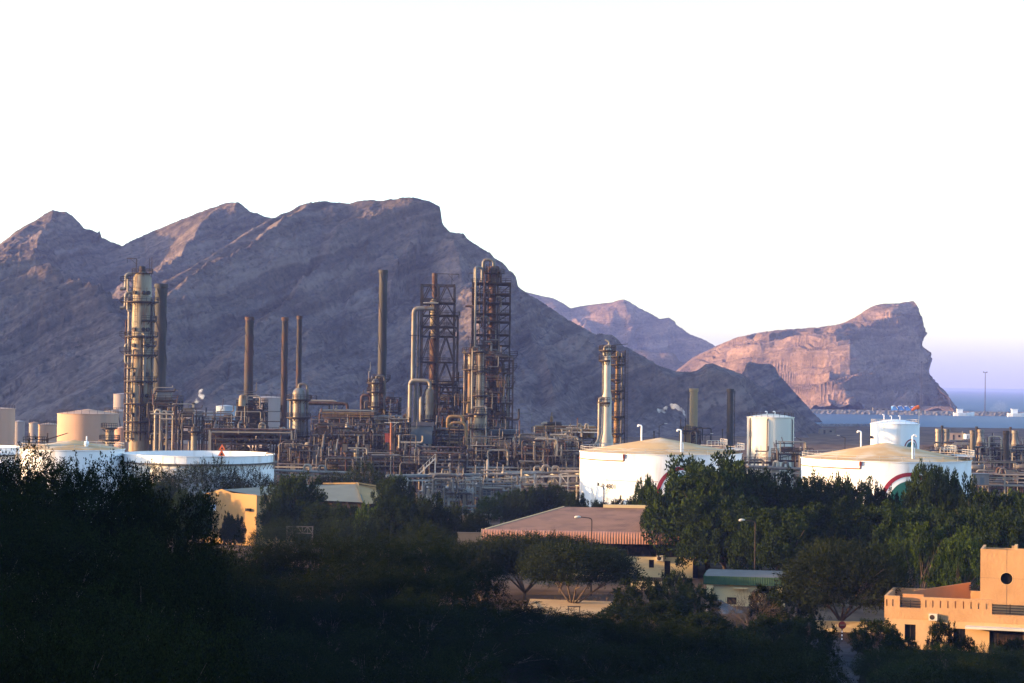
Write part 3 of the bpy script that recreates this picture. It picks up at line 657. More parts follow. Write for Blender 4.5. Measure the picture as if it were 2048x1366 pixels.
def pipe_rack(label, px0, d0, px1, d1, py, seed, npipes=5, mat=m_pipew, width=4.0, spacing=9.0, tiers=1, group=None, py1=None, pmats=None, rr=(.16, .45), brace=True):
    """a raised run of pipes between two ground points"""
    g = random.Random(seed); A = Vector((gx(px0, d0, py), d0, 0)); B = Vector((gx(px1, d1, py1 or py), d1, 0)); zt = gz((px0 + px1) / 2, ((py1 or py) + py) / 2, (d0 + d1) / 2)
    t = thing('pipe_rack', label, 'pipe rack', ((A + B) / 2), group); L = (B - A).length; u = (B - A).normalized(); v = Vector((-u.y, u.x, 0)); n = max(1, round(L / spacing))
    b = MB(); up = Vector((0, 0, 1)); zs = [zt - 2.6 * k for k in range(tiers)]
    for i in range(n + 1):
        p = A + u * (L * i / n)
        for s in (-1, 1): b.bar(p + v * (s * width / 2), p + v * (s * width / 2) + up * zt, .32)
        for z in zs: b.bar(p - v * (width / 2 + .3) + up * (z - .2), p + v * (width / 2 + .3) + up * (z - .2), .28, .34)
        if brace and i % 2 == 0 and i < n:
            q = p + u * (min(2.2, L / n)); 
            for s in (-1, 1):
                b.bar(q + v * (s * width / 2), q + v * (s * width / 2) + up * zt, .26); 
                for k in range(max(1, int(zt / 2.6))): z = zt - 2.6 * k; b.bar(p + v * (s * width / 2) + up * z, q + v * (s * width / 2) + up * max(0, z - 2.6), .14); b.bar(q + v * (s * width / 2) + up * z, p + v * (s * width / 2) + up * z, .16)
    for s in (-1, 1): b.bar(A + v * (s * width / 2) + up * (zt - .55), B + v * (s * width / 2) + up * (zt - .55), .2, .26)
    b.build('steel_frame', mat, t)
    pmats = pmats or [m_pipew, m_pipe, m_pipew, m_clad, m_rust]
    for z in zs:
        off = -width / 2 + .2
        while off < width / 2:
            r = g.uniform(*rr) * .8; off += r
            p0, p1 = A + v * off + up * (z + r), B + v * off + up * (z + r); e0 = u * g.uniform(-1, 2)
            pts = [p0 - e0, p1 + e0]
            if g.random() < .4: q = g.uniform(.3, .7); pts = [p0, p0.lerp(p1, q), p0.lerp(p1, q) + up * 1.4, p0.lerp(p1, q + .08) + up * 1.4, p0.lerp(p1, q + .08), p1]
            run(MB(), [tuple(a) for a in pts], r, 8).build('pipe', g.choice(pmats), t); off += r + .12
    return t
# ================================================================ crude column on the left
d = 520
T, c = column('distillation_column', 'tall cream distillation column ringed with platforms beside the thick grey chimney', 'process column', 282, d, 720,
              [(543, 3), (545, 9), (549, 15), (556, 18.5), (600, 19), (604, 20), (735, 20), (745, 21.5), (885, 21.5)], m_colshell)
rr = S(20, d)
for py, a0, a1 in ((603, 2.6, 7.2), (672, 2.4, 7.4), (709, 2.5, 7.3), (761, 2.3, 7.4), (806, 2.6, 7.3), (842, 2.3, 7.4), (861, 2.3, 7.4)): ring_platform(T, c, rr + .1, gz(282, py, d), a0, a1, 1.7)
for py in (562, 604, 672, 703): # side brackets with catwalks on the left
    z = gz(258, py, d); b = MB(); b.box((c[0] - rr - 1.6, d - .4, z), (2.8, 2.0, .14)); b.bar((c[0] - rr, d - .4, z - 2), (c[0] - rr - 2.8, d - .4, z - .1), .16); p = b.build('platform', m_steel, T)
    b = MB(); rail_rect(b, c[0] - rr - 2.9, c[0] - rr - .2, d - 1.3, d + .5, z + .05); b.build('railing', m_steel, p)
z = gz(282, 546, d); b = MB(); b.lathe(c, [(2.9, z - .1), (2.9, z), (.3, z)], 16); p = b.build('platform', m_steel, T); b = MB(); rail_arc(b, c, 2.8, z, 0, 6.283, n=12); b.build('railing', m_steel, p)
b = MB(); b.lathe(c, [(.01, z + 2.0), (.8, z + 1.8), (.8, z)], 12); b.build('manhole', m_dark, T)
b = MB(); xa = c[0] - 1.6; za = gz(265, 517, d); b.bar((xa, d, z), (xa, d, za), .22); b.bar((xa - .1, d, za), (xa - 2.6, d, za), .2); b.bar((xa - 2.5, d, za), (xa - 2.5, d, za - 1.2), .12); b.bar((xa, d, za - 1.5), (xa - 1.8, d, za), .12); b.build('davit', m_dark, T)
for s in (2.0, 2.6): b = MB(); b.bar((c[0] + s, d - .5, z - 1), (c[0] + s, d - .5, z + 3.2 + s * .4), .14); b.build('lamp_post', m_dark, T)
for s, py0, py1, r, mm in ((-rr - .55, 588, 884, .34, m_pipew), (-rr - 1.35, 640, 880, .2, m_rust), (-1.6, 700, 880, .22, m_clad), (1.5, 668, 770, .42, m_clad), (rr + .5, 600, 860, .26, m_pipe), (.6, 770, 880, .3, m_steel)):
    x = c[0] + s; y = d - math.sqrt(max(.0, (rr + .6) ** 2 - min(s * s, (rr + .5) ** 2))) - .1; pipe(T, [(x + (.9 if s < 0 else -.9), y + .8, gz(282, py0, d)), (x, y, gz(282, py0, d)), (x, y, gz(282, py1, d))], r, mm)
for py in (566, 604): # big curled nozzles on the left
    z = gz(255, py, d); x = c[0] - rr; pipe(T, [(x + .4, d - .6, z + 2.4), (x - 1.5, d - .9, z + 2.4), (x - 1.5, d - .9, z - 1.6), (x - 3.0, d - .9, z - 1.6)], .5, m_clad); pipe(T, [(x + .3, d - 1, z - 2.4), (x - .9, d - 1.3, z - 2.4), (x - .9, d - 1.3, z + 1.0)], .33, m_pipew)
z = gz(255, 702, d); pipe(T, [(c[0] - rr + .3, d - .6, z + 2), (c[0] - rr - 1.3, d - .8, z + 2), (c[0] - rr - 1.3, d - .8, z - 3.2), (c[0] - rr + .1, d - .8, z - 3.8)], .45, m_clad)
for py in (595, 668, 700, 757, 800, 838): # manways and nozzles facing out
    for s in (-.55, .35, .8):
        an = -math.pi / 2 + s; z = gz(282, py, d) - .2; p0 = (c[0] + rr * math.cos(an), d + rr * math.sin(an), z + 1.4); b = MB(); b.tube([p0, (c[0] + (rr + .55) * math.cos(an), d + (rr + .55) * math.sin(an), z + 1.4)], .55, 10); b.build('manway', m_dark, T)
ladder(T, c[0] + 1.1, d - rr - .5, gz(282, 842, d), gz(282, 672, d)); ladder(T, c[0] - .9, d - rr - .5, gz(282, 672, d), gz(282, 603, d)); ladder(T, c[0] - 1.9, d - rr * .75, gz(282, 603, d), gz(282, 546, d))
b = MB(); z = gz(282, 800, d); b.box((c[0] + .8, d - rr - .3, z - 3.1), (2.4, .8, 2.6)); b.box((c[0] + .8, d - rr - .75, z - 3.1), (1.6, .2, 1.8)); b.build('junction_box', m_dark, T)
g = random.Random(12); lv = [884, 861, 842, 806, 761, 709, 672, 603, 552]
for i in range(20):   # small risers strapped to the shell between platforms
    k = g.randrange(len(lv) - 2); an = g.uniform(math.pi * .95, math.pi * 2.05); q = rr + g.uniform(.25, .6); x, y = c[0] + q * math.cos(an), d + q * math.sin(an); pipe(T, [(c[0] + rr * math.cos(an), d + rr * math.sin(an), gz(282, lv[k + g.choice((1, 2))] + 5, d)), (x, y, gz(282, lv[k + 1] + 5, d)), (x, y, gz(282, lv[k] - 3, d))], g.choice([.08, .1, .14, .2]), g.choice([m_steel, m_rust, m_pipe, m_dark]), n=6)
for py in (640, 690, 735, 785, 825, 875): ring_platform(T, c, rr + .1, gz(282, py, d), *((2.5, 4.3) if py % 2 else (4.9, 7.0)), 1.3)
# thick chimney behind it
T, c2 = stack('chimney_stack', 'thick dark grey chimney with spiral fins behind the tall cream column', 320, 545, 568, 850, 11.5, 13.5, m_stack, 690)
ring_platform(T, c2, S(13, 545), gz(320, 802, 545), 0, 6.283, 1.3)
# reboiler bundle at the column foot
T, q = process_structure('dark reboiler frame thick with bent pipes at the foot of the cream column', 297, 352, 515, 9, (878, 848, 818, 800), 21, eq=.9, pipes=22)
x = gx(311, 512, 840)
for s, top, r in ((0, 820, .38), (1.7, 822, .3)):
    pipe(T, [(x + s, 512, 0), (x + s, 512, gz(311, top, 512)), (x + s + 1.3, 512, gz(311, top, 512)), (x + s + 1.3, 512, 6)], r, m_pipew)
for i, (a, b2) in enumerate(((300, 345), (320, 378))): z = gz(330, 828 + 10 * i, 510); pipe(T, [(gx(a, 510), 510, z), (gx(b2, 510), 510, z), (gx(b2, 510), 510, 3)], .25, m_pipew)
process_structure('open pipe frame with golden lit vessels right of the cream column', 352, 392, 508, 10, (878, 850, 832), 22, eq=.9, pipes=16, mats=[m_pipe, m_pipew, m_steel, m_rust])
T, c3 = column('process_vessel', 'slim golden lit vessel standing just behind the open white tank', 'process vessel', 388, 498, 880, [(853, 2), (855, 5), (860, 6)], m_colshell)
ring_platform(T, c3, S(6, 498), gz(388, 862, 498), 0, 6.28, .8)
T, c3 = column('process_vessel', 'short cream vessel with a round platform between the beige tank and the cream column', 'process vessel', 219, 500, 880, [(853, 2), (855, 6), (862, 8)], m_colshell)
ring_platform(T, c3, S(8, 500), gz(219, 879, 500), 0, 6.28, 1.6); ring_platform(T, c3, S(8, 500), gz(219, 855, 500), 2.2, 6.0, 1.2)
# ---------------------------------------------------------------- far tanks on the left
cone_tank('beige tank cut by the left edge of the photo, tallest of the far left tanks', -10, 640, 39, 817, 3, m_beige, m_beige, railmat=m_steel)
cone_tank('narrow shaded brown tank right beside the tank at the left edge', 38, 700, 11, 843, 3, m_greytank, m_greytank, rail=False)
cone_tank('small brown tank between the narrow shaded tank and the low golden tank', 68, 690, 10, 846, 3, m_greytank, m_beige, railmat=m_steel)
T, *_ = cone_tank('low golden lit tank just left of the wide beige cone roof tank', 98, 650, 21, 849, 4, m_beige, m_beige, railmat=m_steel)
cone_tank('wide beige tank with shallow cone roof left of the tall cream column', 176, 600, 60, 827, 9, m_beige, m_beige, railmat=m_steel, stair=(-.2, .7))
cone_tank('grey brown tank behind the wide beige tank reaching to the cream column', 243, 720, 34, 822, 4, m_greytank, m_greytank, railmat=m_steel)
cone_tank('tall plain grey tank behind the cream column, highest of the tanks there', 245, 860, 18, 788, 2, m_greytank, m_greytank, rail=False)
cone_tank('reddish low tank squeezed between beige tank and cream column', 244, 570, 15, 856, 3, M('reddish_tank_paint', (.36, .2, .14), .8), m_beige, rail=False)
cone_tank('wide grey tank in the shade right of the thin steam plume', 385, 880, 40, 822, 2, m_greytank, m_greytank, rail=False)
cone_tank('pale blue tank standing right of the wide shaded grey tank', 452, 890, 20, 812, 2, m_bluetank, m_bluetank, rail=False)
cone_tank('large mauve grey tank behind the furnace chimney and the thin chimney', 537, 790, 40, 795, 3, m_greytank, m_greytank, rail=True, railmat=m_steel)
# ---------------------------------------------------------------- white tanks in front on the left
d = 405
T, c, r, z1, hr = cone_tank('weathered white tank with dusty domed roof in front of the beige tanks', 145, d, 102, 897, 17, m_white, m_tanroof, dome=False, stair=(2.6, 3.7))
b = MB(); x, y = c[0] - r * .62, c[1] - r * .5; rail_rect(b, x - 2, x + 2, y - 1.6, y + 1.6, z1 + 1.4); b.box((x, y, z1 + 1.3), (4, 3.2, .12)); b.build('roof_platform', m_steel, T)
b = MB()
for s in (-.4, .4):
    b.bar((x + s, y, z1 + 1.2), (x + 7 + s * .2, y - 1.0, z1 + 3.4), .1); b.bar((x - 5 + s, y - 6, 2), (x + s, y - 1, z1 + 1.2), .16)
b.build('roof_stair', m_steel, T)
for s in (-1.2, 2.6): vdrum(T, x + s, y, z1 + 1.3, .9, .3, m_dark, 'vent')
vdrum(T, c[0] + r * .38, c[1] - r * .5, z1 + hr * .3, 1.0, .5, m_white, 'vent')
# white rim tank at far left edge
def floating_tank(label, px, d, rpx, py_rim, depth=2.6, sign=False):
    x = gx(px, d, py_rim + 20); c = (x, d); r = S(rpx, d); z1 = gz(px, py_rim, d); t = thing('floating_roof_tank', label, 'storage tank', (x, d, 0))
    b = MB(); b.lathe(c, [(r - .25, z1 - depth), (r - .25, z1), (r, z1), (r, 0)], 96); b.build('shell', m_white, t)
    b = MB(); b.lathe(c, [(r - .3, z1 - depth), (r * .5, z1 - depth - .2), (.02, z1 - depth - .25)], 96); b.build('floating_roof', m_greytank, t)
    b = MB(); zg = z1 - 1.6
    b.lathe(c, [(r, zg + .05), (r + .75, zg + .05), (r + .75, zg - .22), (r, zg - .3)], 96)
    for i in range(60): a = 6.283 * i / 60; b.bar((c[0] + r * math.cos(a), c[1] + r * math.sin(a), zg - 1.3), (c[0] + (r + .7) * math.cos(a), c[1] + (r + .7) * math.sin(a), zg - .2), .1)
    b.build('wind_girder', m_conc, t)
    b = MB()
    for i in range(40): a = 6.283 * i / 40; b.bar((c[0] + (r + .05) * math.cos(a), c[1] + (r + .05) * math.sin(a), zg), (c[0] + (r + .05) * math.cos(a), c[1] + (r + .05) * math.sin(a), z1 + .02), .05)
    b.lathe(c, [(r + .02, z1 + .06), (r + .13, z1 + .06), (r + .13, z1 - .12), (r + .02, z1 - .12)], 96)
    b.build('stiffener', m_white, t)
    return t, c, r, z1
floating_tank('plain white tank rim at the left edge half hidden by the dark trees', -42, 430, 82, 893)
T, c, r, z1 = floating_tank('big white open topped tank with floating roof in front of the furnaces', 397, 410, 150, 907)
b = MB(); run(b, [(c[0] + r + .3, c[1] - 2, z1 - 3), (c[0] + r + .3, c[1] - 2, z1 + .3), (c[0] + r - 1.5, c[1] - 2, z1 + .3), (c[0] + r - 1.5, c[1] - 2, z1 - 1.5)], .14, 8); b.build('pipe', m_pipew, T)
b = MB(); b.lathe((c[0], c[1]), [(r - .3, z1 + .02), (r - .3, z1 - .5), (r - .7, z1 - .6)], 96, 3.9, 5.2); b.build('rim_seal', m_dark, T)
def hazard_sign(px, py, d, label):   # orange triangular board with a dark mark, on a post at the rim
    x = gx(px, d, py); z = gz(px, py, d); t = thing('warning_sign', label, 'sign', (x, d, z - .6)); h = 1.5
    b = MB(); b.add([(x - .75, d, z), (x + .75, d, z), (x, d, z + 1.3), (x - .75, d + .06, z), (x + .75, d + .06, z), (x, d + .06, z + 1.3)], [(0, 1, 2), (5, 4, 3), (0, 3, 4, 1), (1, 4, 5, 2), (2, 5, 3, 0)]); b.build('board', m_orange, t)
    b = MB(); b.bar((x, d + .1, z - 1.6), (x, d + .1, z + .2), .12); b.build('post', m_dark, t)
    b = MB(); b.add([(x - .3, d - .012, z + .15), (x + .3, d - .012, z + .15), (x, d - .012, z + .75)], [(0, 1, 2)]); b.build('symbol', m_black, t)
hazard_sign(443, 912, c[1] - r - .4, 'orange triangular warning board on the near rim of the open white tank')
hazard_sign(444, 900, c[1] + r + .5, 'orange triangular warning board on the far rim of the open white tank')

# ================================================================ furnace with chimney
d = 560
T, c = stack('chimney_stack', 'rusty topped chimney with spiral fins rising from the left furnace', 498, d, 634, 800, 8, 9.5, m_stackrust, 720, base=gz(498, 808, d), rimmat=m_rust)
T, q = process_structure('dark brick furnace frame with platforms under the left rusty chimney', 474, 526, d - 4, 9, (858, 838, 820, 806), 31, eq=.5, pipes=14, bmode='x')
b = MB(); xa, xb = gx(480, d), gx(522, d); za, zb = gz(500, 862, d), gz(500, 808, d)
b.box(((xa + xb) / 2, d, (za + zb) / 2 - 1.5), (xb - xa, 6.5, zb - za - 1)); b.build('firebox', m_dark, T)
b = MB(); b.lathe((gx(498, d), d), [(S(10, d), gz(498, 800, d)), (S(20, d), zb - 2)], 4, R(45), R(405)); b.build('hood', m_rust, T)
T, q = column('process_vessel', 'squat cream vessel with red cap beside the left rusty chimney', 'process vessel', 485, 554, 800, [(789, 2), (791, 6), (798, 7.5), (812, 8)], m_colshell, base=gz(485, 812, 554))
process_structure('grey frame of looping pipes left of the dark brick furnace', 408, 470, 540, 9, (880, 858, 842), 32, eq=.8, pipes=22)
T, c = stack('chimney_stack', 'thin chimney with spiral fins standing free left of the twin thin chimney', 568.5, 560, 635, 860, 6, 7.5, m_stackrust, 745, rimmat=m_rust)
T, c = stack('chimney_stack', 'thinnest rusty red chimney rising behind the banded grey column', 598, 565, 632, 800, 5, 6, m_stackrust, 715, rimmat=m_rust)
d = 505
T, c = column('distillation_column', 'banded grey column in front of the thinnest rusty chimney', 'process column', 597, d, 850, [(776, 3), (777, 7), (781, 11), (786, 12.5), (920, 13)], m_clad)
for py, a0, a1 in ((798, 1.5, 7.0), (834, 2.0, 7.2), (872, 2.0, 7.2), (906, 2.2, 7.0)): ring_platform(T, c, S(13, d), gz(597, py, d), a0, a1, 1.5)
pipe(T, [(c[0], d, gz(597, 778, d)), (c[0], d, gz(597, 768, d)), (c[0] + 2.2, d, gz(597, 768, d)), (c[0] + 2.2, d, gz(597, 920, d))], .35, m_pipe); pipe(T, [(c[0] - 2.1, d - .4, gz(597, 800, d)), (c[0] - 2.1, d - .4, 2)], .25, m_pipew)
ladder(T, c[0] + .4, d - S(13, d) - .4, gz(597, 906, d), gz(597, 798, d))
b = MB(); z = gz(640, 800, 515); xa, xb = gx(612, 515), gx(632, 515); b.box(((xa + xb) / 2, 515, z), (xb - xa, 1.4, .14)); p = b.build('catwalk', m_steel, T); b = MB(); rail_rect(b, xa, xb, 514.3, 515.7, z + .08); b.build('railing', m_steel, p)
# left air coolers and the dark structure below
T, q = process_structure('long dark pipe deck with rusty coolers left of the banded grey column', 424, 580, 500, 12, (912, 884, 866), 33, eq=1.1, pipes=34, mat=m_dark, mats=[m_rust, m_steel, m_pipe, m_dark, m_pipe])
air_cooler('rusty bank of air coolers on the dark deck under the left chimneys', 424, 508, 498, 9, 862, 880, m_rust, 870, legs=False)
air_cooler('blue grey bank of air coolers left of the banded grey column', 510, 582, 499, 9, 864, 880, m_bluegrey, 870, legs=False, header=m_bluegrey)
pipe_rack('pale pipes crossing above the dark deck below the left furnace', 420, 493, 584, 493, 860, 5, width=2.2, spacing=14, brace=False, rr=(.15, .3))

# ================================================================ tall chimney and its furnace
d = 555
T, c = stack('chimney_stack', 'tallest slender grey chimney with spiral fins in the middle of the plant', 765, d, 540, 800, 8, 9.2, m_stack, 670)
ring_platform(T, c, S(9, d), gz(765, 757, d), 0, 6.283, 1.2)
T, c = column('process_vessel', 'pale vessel with rings at the foot of the tallest slender chimney', 'process vessel', 750, 540, 800, [(758, 3), (760, 6), (764, 7), (835, 7.5)], m_clad)
for py in (765, 783, 812): ring_platform(T, c, S(7.5, 540), gz(750, py, 540), 1.5, 6.6, 1.3)
pipe(T, [(c[0] + .3, 540, gz(750, 760, 540)), (c[0] + .3, 540, gz(750, 752, 540)), (c[0] + 2.6, 540, gz(750, 752, 540)), (c[0] + 2.6, 540, gz(750, 820, 540))], .3, m_pipe)
T, q = process_structure('rusty stepped frame around the foot of the tallest slender chimney', 722, 796, 545, 11, (870, 842, 824, 803), 41, eq=.9, pipes=18, mats=[m_rust, m_steel, m_rust, m_pipe])
x = gx(722, 540); z = gz(722, 790, 540); pipe(T, [(x, 540, gz(722, 825, 540)), (x, 540, z), (gx(740, 540), 540, z), (gx(740, 540), 540, z - 2)], .4, m_rust)
process_structure('narrow rusty ladder frame left of the pale vessel under the tallest chimney', 737, 760, 548, 5, (824, 800, 780, 765), 42, eq=.6, pipes=6, mat=m_rust)
b = MB(); T, q = process_structure('broad dark lower decks on concrete legs in front of the tallest chimney', 622, 800, 470, 14, (918, 892, 872), 43, eq=1.2, pipes=44, mats=[m_rust, m_steel, m_pipe, m_steel, m_conc, m_dark])
for px in (634, 672, 690, 735, 780): b.bar((gx(px, 469), 469, 0), (gx(px, 469), 469, gz(px, 888, 469)), 1.1)
b.build('concrete_leg', m_conc, T)
air_cooler('brown rusty bank of air coolers in front of the tallest chimney', 644, 748, 500, 10, 824, 848, m_rust, 835)
air_cooler('blue grey bank of air coolers right of the brown rusty bank', 748, 802, 498, 10, 832, 850, m_bluegrey, 840, header=m_bluegrey)
process_structure('trussed brown deck below the brown rusty cooler bank', 628, 728, 488, 11, (880, 850), 44, eq=.9, pipes=22, bmode='x')
T = pipe_rack('pair of pale pipes looping over the brown rusty coolers', 640, 505, 745, 505, 822, 7, width=1.8, spacing=12, brace=False, rr=(.2, .3))
x0, x1 = gx(612, 512), gx(694, 512); z = gz(650, 806, 512)
T = thing('pipe_bridge', 'rusty pipe bridge linking the banded grey column with the brown coolers', 'pipe bridge', ((x0 + x1) / 2, 512, 0))
pipe(T, [(x0, 512, z), (x1, 512, z), (x1, 512, z - 4)], .38, m_rust); pipe(T, [(x0, 513, z + .6), (x1 - 3, 513, z + .6), (x1 - 3, 513, z - 4)], .25, m_pipew)
b = MB(); b.bar((x0 + 6, 512.5, 0), (x0 + 6, 512.5, z - .4), .35); b.bar((x0 + 8, 512.5, z - 4), (x1 - 1, 512.5, z - .5), .18); b.bar((x0 + 16, 512.5, 0), (x0 + 16, 512.5, z - .4), .35); b.bar((x0, 512.5, z - .5), (x1, 512.5, z - .5), .25); b.build('support', m_steel, T)
# small frames on the front decks
process_structure('boxy pipe frame with a red cabinet left of the blue grey shed', 780, 816, 462, 8, (905, 884, 866, 846), 45, eq=.9, pipes=14)
b = MB(); x, z = gx(777, 461), gz(777, 876, 461); b.box((x, 460.6, z), (1.6, 1.2, 2.0)); b.box((x, 460.6, z + 1.06), (1.8, 1.4, .12)); o = b.build('cabinet', m_red); tag(o, 'small red cabinet on the front pipe frame', 'cabinet')
x = gx(782, 450, 900); T = thing('vent_pole', 'tall red brown vent pole rising in front of the boxy pipe frame', 'vent pole', (x, 450, 0)); pipe(T, [(x, 450, 0), (x, 450, gz(782, 845, 450))], .28, m_piper); b = MB(); z = gz(782, 845, 450); b.bar((x - 1.6, 450, z), (x + 1.8, 450, z), .16); b.bar((x, 450, z - 1.2), (x + 1.4, 450, z), .1); b.build('cross_arm', m_whiterail, T)
for i, px in enumerate((717, 728)):
    x = gx(px, 466); T = thing('vent_pipe', ('left' if i == 0 else 'right') + ' one of two small hooked pale vent pipes on the dark front decks', 'vent pipe', (x, 466, 0)); z = gz(px, 866, 466); pipe(T, [(x, 466, gz(px, 890, 466)), (x, 466, z), (x - .9, 466, z), (x - .9, 466, z - .7)], .16, m_pipew)
x0, x1 = gx(818, 476), gx(864, 476)
T = thing('compressor_shed', 'blue grey sheet metal shed among the pipes below the left lattice tower', 'shed', ((x0 + x1) / 2, 480, 0)); z = gz(840, 852, 476)
b = MB(); b.box(((x0 + x1) / 2, 480, z - 2.2), (x1 - x0, 8, 4.4)); b.build('wall', m_bluegrey, T); b = MB(); b.add([(x0 - .4, 475.6, z + .02), (x1 + .4, 475.6, z + .02), (x1 + .4, 484.4, z + .02), (x0 - .4, 484.4, z + .02), (x0 - .4, 480, z + .9), (x1 + .4, 480, z + .9)], [(0, 1, 5, 4), (2, 3, 4, 5), (0, 4, 3), (1, 2, 5)]); b.build('roof', m_steel, T)
b = MB(); [b.bar((x0 + (x1 - x0) * i / 4, y, 0), (x0 + (x1 - x0) * i / 4, y, z - 4.4), .35) for i in range(5) for y in (476.5, 483.5)]; b.build('leg', m_steel, T)

# ================================================================ left lattice tower
d = 535
x0, x1 = gx(841, d, 700), gx(907, d, 700); y0, y1 = d, d + 9
T = thing('lattice_tower', 'left open lattice tower holding a rusty vent stack and tall vessel', 'lattice tower', ((x0 + x1) / 2, d + 4.5, 0))
zs = [gz(875, p, d) for p in (880, 845, 808, 768, 724, 672, 653, 630, 605, 569)]
xw = gx(914, d, 700)
frame_mesh(x0, x1, y0, y1, zs, 2, 1, post=.44, beam=.36, brace=.26, bmode='k').build('steel_frame', m_steel, T)
b = MB(); [b.bar((xw, y, 0), (xw, y, gz(914, 632, d)), .32) for y in (y0, y1)]
for z in zs[:8]: [b.bar((x1, y, z - .2), (xw, y, z - .2), .24) for y in (y0, y1)]
for k in range(7): b.bar((x1, y0, zs[k]), (xw, y0, zs[k + 1]), .15)
b.build('steel_frame', m_steel, T)
for i, z in enumerate(zs):
    if i in (0, 1, 3, 4, 5, 6, 7, 8): deck(T, x0 + (2.5 if i in (5, 7) else 0), x1 + (1.2 if i in (7,) else 0), y0 - .4, y1, z)
xc = gx(869, d + 4, 600); yc = d + 4
b = MB(); b.lathe((xc, yc), [(.6, gz(870, 545, d)), (.75, gz(870, 545, d)), (.75, gz(870, 590, d)), (.5, gz(870, 594, d)), (.5, gz(870, 600, d))], 14); b.build('vent_stack', m_rust, T)
b = MB(); z = [gz(870, p, d) for p in (596, 600, 652, 656, 658, 700, 765, 780)]; b.lathe((xc, yc), [(.02, z[0]), (.8, z[0] - .1), (1.15, z[1] - .3), (1.15, z[2]), (.7, z[3]), (.9, z[4]), (1.15, z[5]), (1.15, z[6]), (.8, z[7])], 18); b.build('vessel', m_colshell, T)
b = MB(); b.lathe((xc, yc), [(1.2, gz(870, 676, d)), (1.25, gz(870, 676, d)), (1.25, gz(870, 760, d)), (1.2, gz(870, 760, d))], 18); b.build('insulation', m_rust, T)
z = gz(896, 546, d); b = MB(); b.bar((xc, yc, z), (gx(917, d, 545), yc, z - .1), .2); b.bar((gx(903, d, 550), yc, z), (gx(903, d, 560), yc, zs[-1]), .16); b.bar((gx(895, d, 550), yc, z), (gx(903, d), yc, z - 2), .12); b.bar((gx(917, d, 545), yc, z), (gx(917, d, 545), yc, z - 1.2), .12); b.build('davit', m_dark, T)
z = gz(850, 606, d); b = MB(); b.box((gx(862, d, 610), y0 - .6, z), (S(30, d), 2.0, .2)); p = b.build('platform', m_whiterail, T); b = MB(); rail_rect(b, gx(848, d, 610), gx(878, d, 610), y0 - 1.5, y0 + .3, z + .1); b.build('railing', m_steel, p)
pipe(T, [(xc, y0 - .5, gz(868, 617, d)), (gx(827, d, 690), y0 - .5, gz(868, 617, d)), (gx(827, d, 690), y0 - .5, gz(827, 770, d))], .62, m_clad, n=14)
pipe(T, [(gx(836, d, 690), y0 + .3, gz(836, 622, d)), (gx(836, d, 690), y0 + .3, gz(836, 760, d))], .26, m_pipe)
pipe(T, [(gx(820, d, 800), y0 - 1, gz(820, 850, d)), (gx(820, d, 800), y0 - 1, gz(840, 761, d)), (gx(860, d, 800), y0 - 1, gz(840, 761, d)), (gx(860, d, 800), y0 - 1, gz(860, 780, d))], .52, m_pipew, n=14)
for px, p0, p1, r in ((831, 770, 850, .45), (838, 772, 850, .3), (845, 795, 850, .5)): pipe(T, [(gx(px, d, 800), y0 - .3, gz(px, p0, d)), (gx(px, d, 800), y0 - .3, gz(px, p1, d))], r, m_clad)
b = MB(); z = gz(822, 768, d); b.box((gx(826, d, 790), y0 - 1, z), (S(18, d), 2.4, .15)); b.build('catwalk', m_steel, T); z = gz(826, 671, d); b = MB(); b.box((gx(829, d, 680), y0 - .5, z), (S(20, d), 1.8, .15)); b.build('catwalk', m_steel, T)
for sx in (.25, .5, .75): ladder(T, x0 + (x1 - x0) * sx, y0 - .3, zs[2 + int(sx * 4)], zs[4 + int(sx * 4)])
x = gx(888, d, 720)
for (pa, pb, a, b2) in ((860, 882, 768, 724), (882, 860, 724, 672), (884, 905, 672, 630), (864, 884, 653, 605)): b = MB(); [b.bar((gx(pa, d, 720), y0 - 1 + s, gz(875, a, d)), (gx(pb, d, 720), y0 - 1 + s, gz(875, b2, d)), .14) for s in (0, .9)]; [b.bar((gx(pa, d, 720), y0 - 1 + s, gz(875, a, d) + 1), (gx(pb, d, 720), y0 - 1 + s, gz(875, b2, d) + 1), .07) for s in (0, .9)]; b.build('stair', m_steel, T)
T2, c = column('process_vessel', 'stout cream vessel under the looping pipe at the left lattice tower', 'process vessel', 859, 528, 820, [(776, 2), (778, 5), (783, 7.5), (788, 8), (846, 8)], m_colshell); ring_platform(T2, c, S(8, 528), gz(859, 838, 528), 1, 6, 1.3)
T2, c = column('process_vessel', 'narrow shaded vessel with hooked pipe left of the stout cream vessel', 'process vessel', 843, 531, 820, [(793, 2), (795, 4), (800, 5), (846, 5)], m_clad)
process_structure('dark crowded decks at the foot of the left lattice tower', 868, 925, 538, 12, (880, 855, 830, 805, 775), 51, eq=1.3, pipes=30, mats=[m_rust, m_pipe, m_steel, m_rust])
process_structure('low frames full of pipes between the blue grey shed and the thick cream column', 866, 935, 478, 12, (915, 893, 872), 52, eq=1.2, pipes=30, mats=[m_rust, m_pipe, m_steel, m_pipe, m_yellow])
T = thing('pipe_loop', 'golden pipe loop in front of the left lattice tower foot', 'pipe loop', (gx(905, 470), 470, 0)); z = gz(905, 833, 470)
pipe(T, [(gx(895, 470), 470, gz(895, 856, 470)), (gx(895, 470), 470, z), (gx(924, 470), 470, z), (gx(924, 470), 470, z - 1.4)], .42, m_yellow); pipe(T, [(gx(897, 470), 469, gz(897, 852, 470)), (gx(905, 470), 469, gz(897, 845, 470)), (gx(930, 470), 469, gz(897, 845, 470)), (gx(935, 470), 469, gz(897, 892, 470))], .36, m_yellow); pipe(T, [(gx(895, 470), 470, gz(895, 854, 470)), (gx(915, 470), 470, gz(895, 854, 470))], .3, m_yellow)
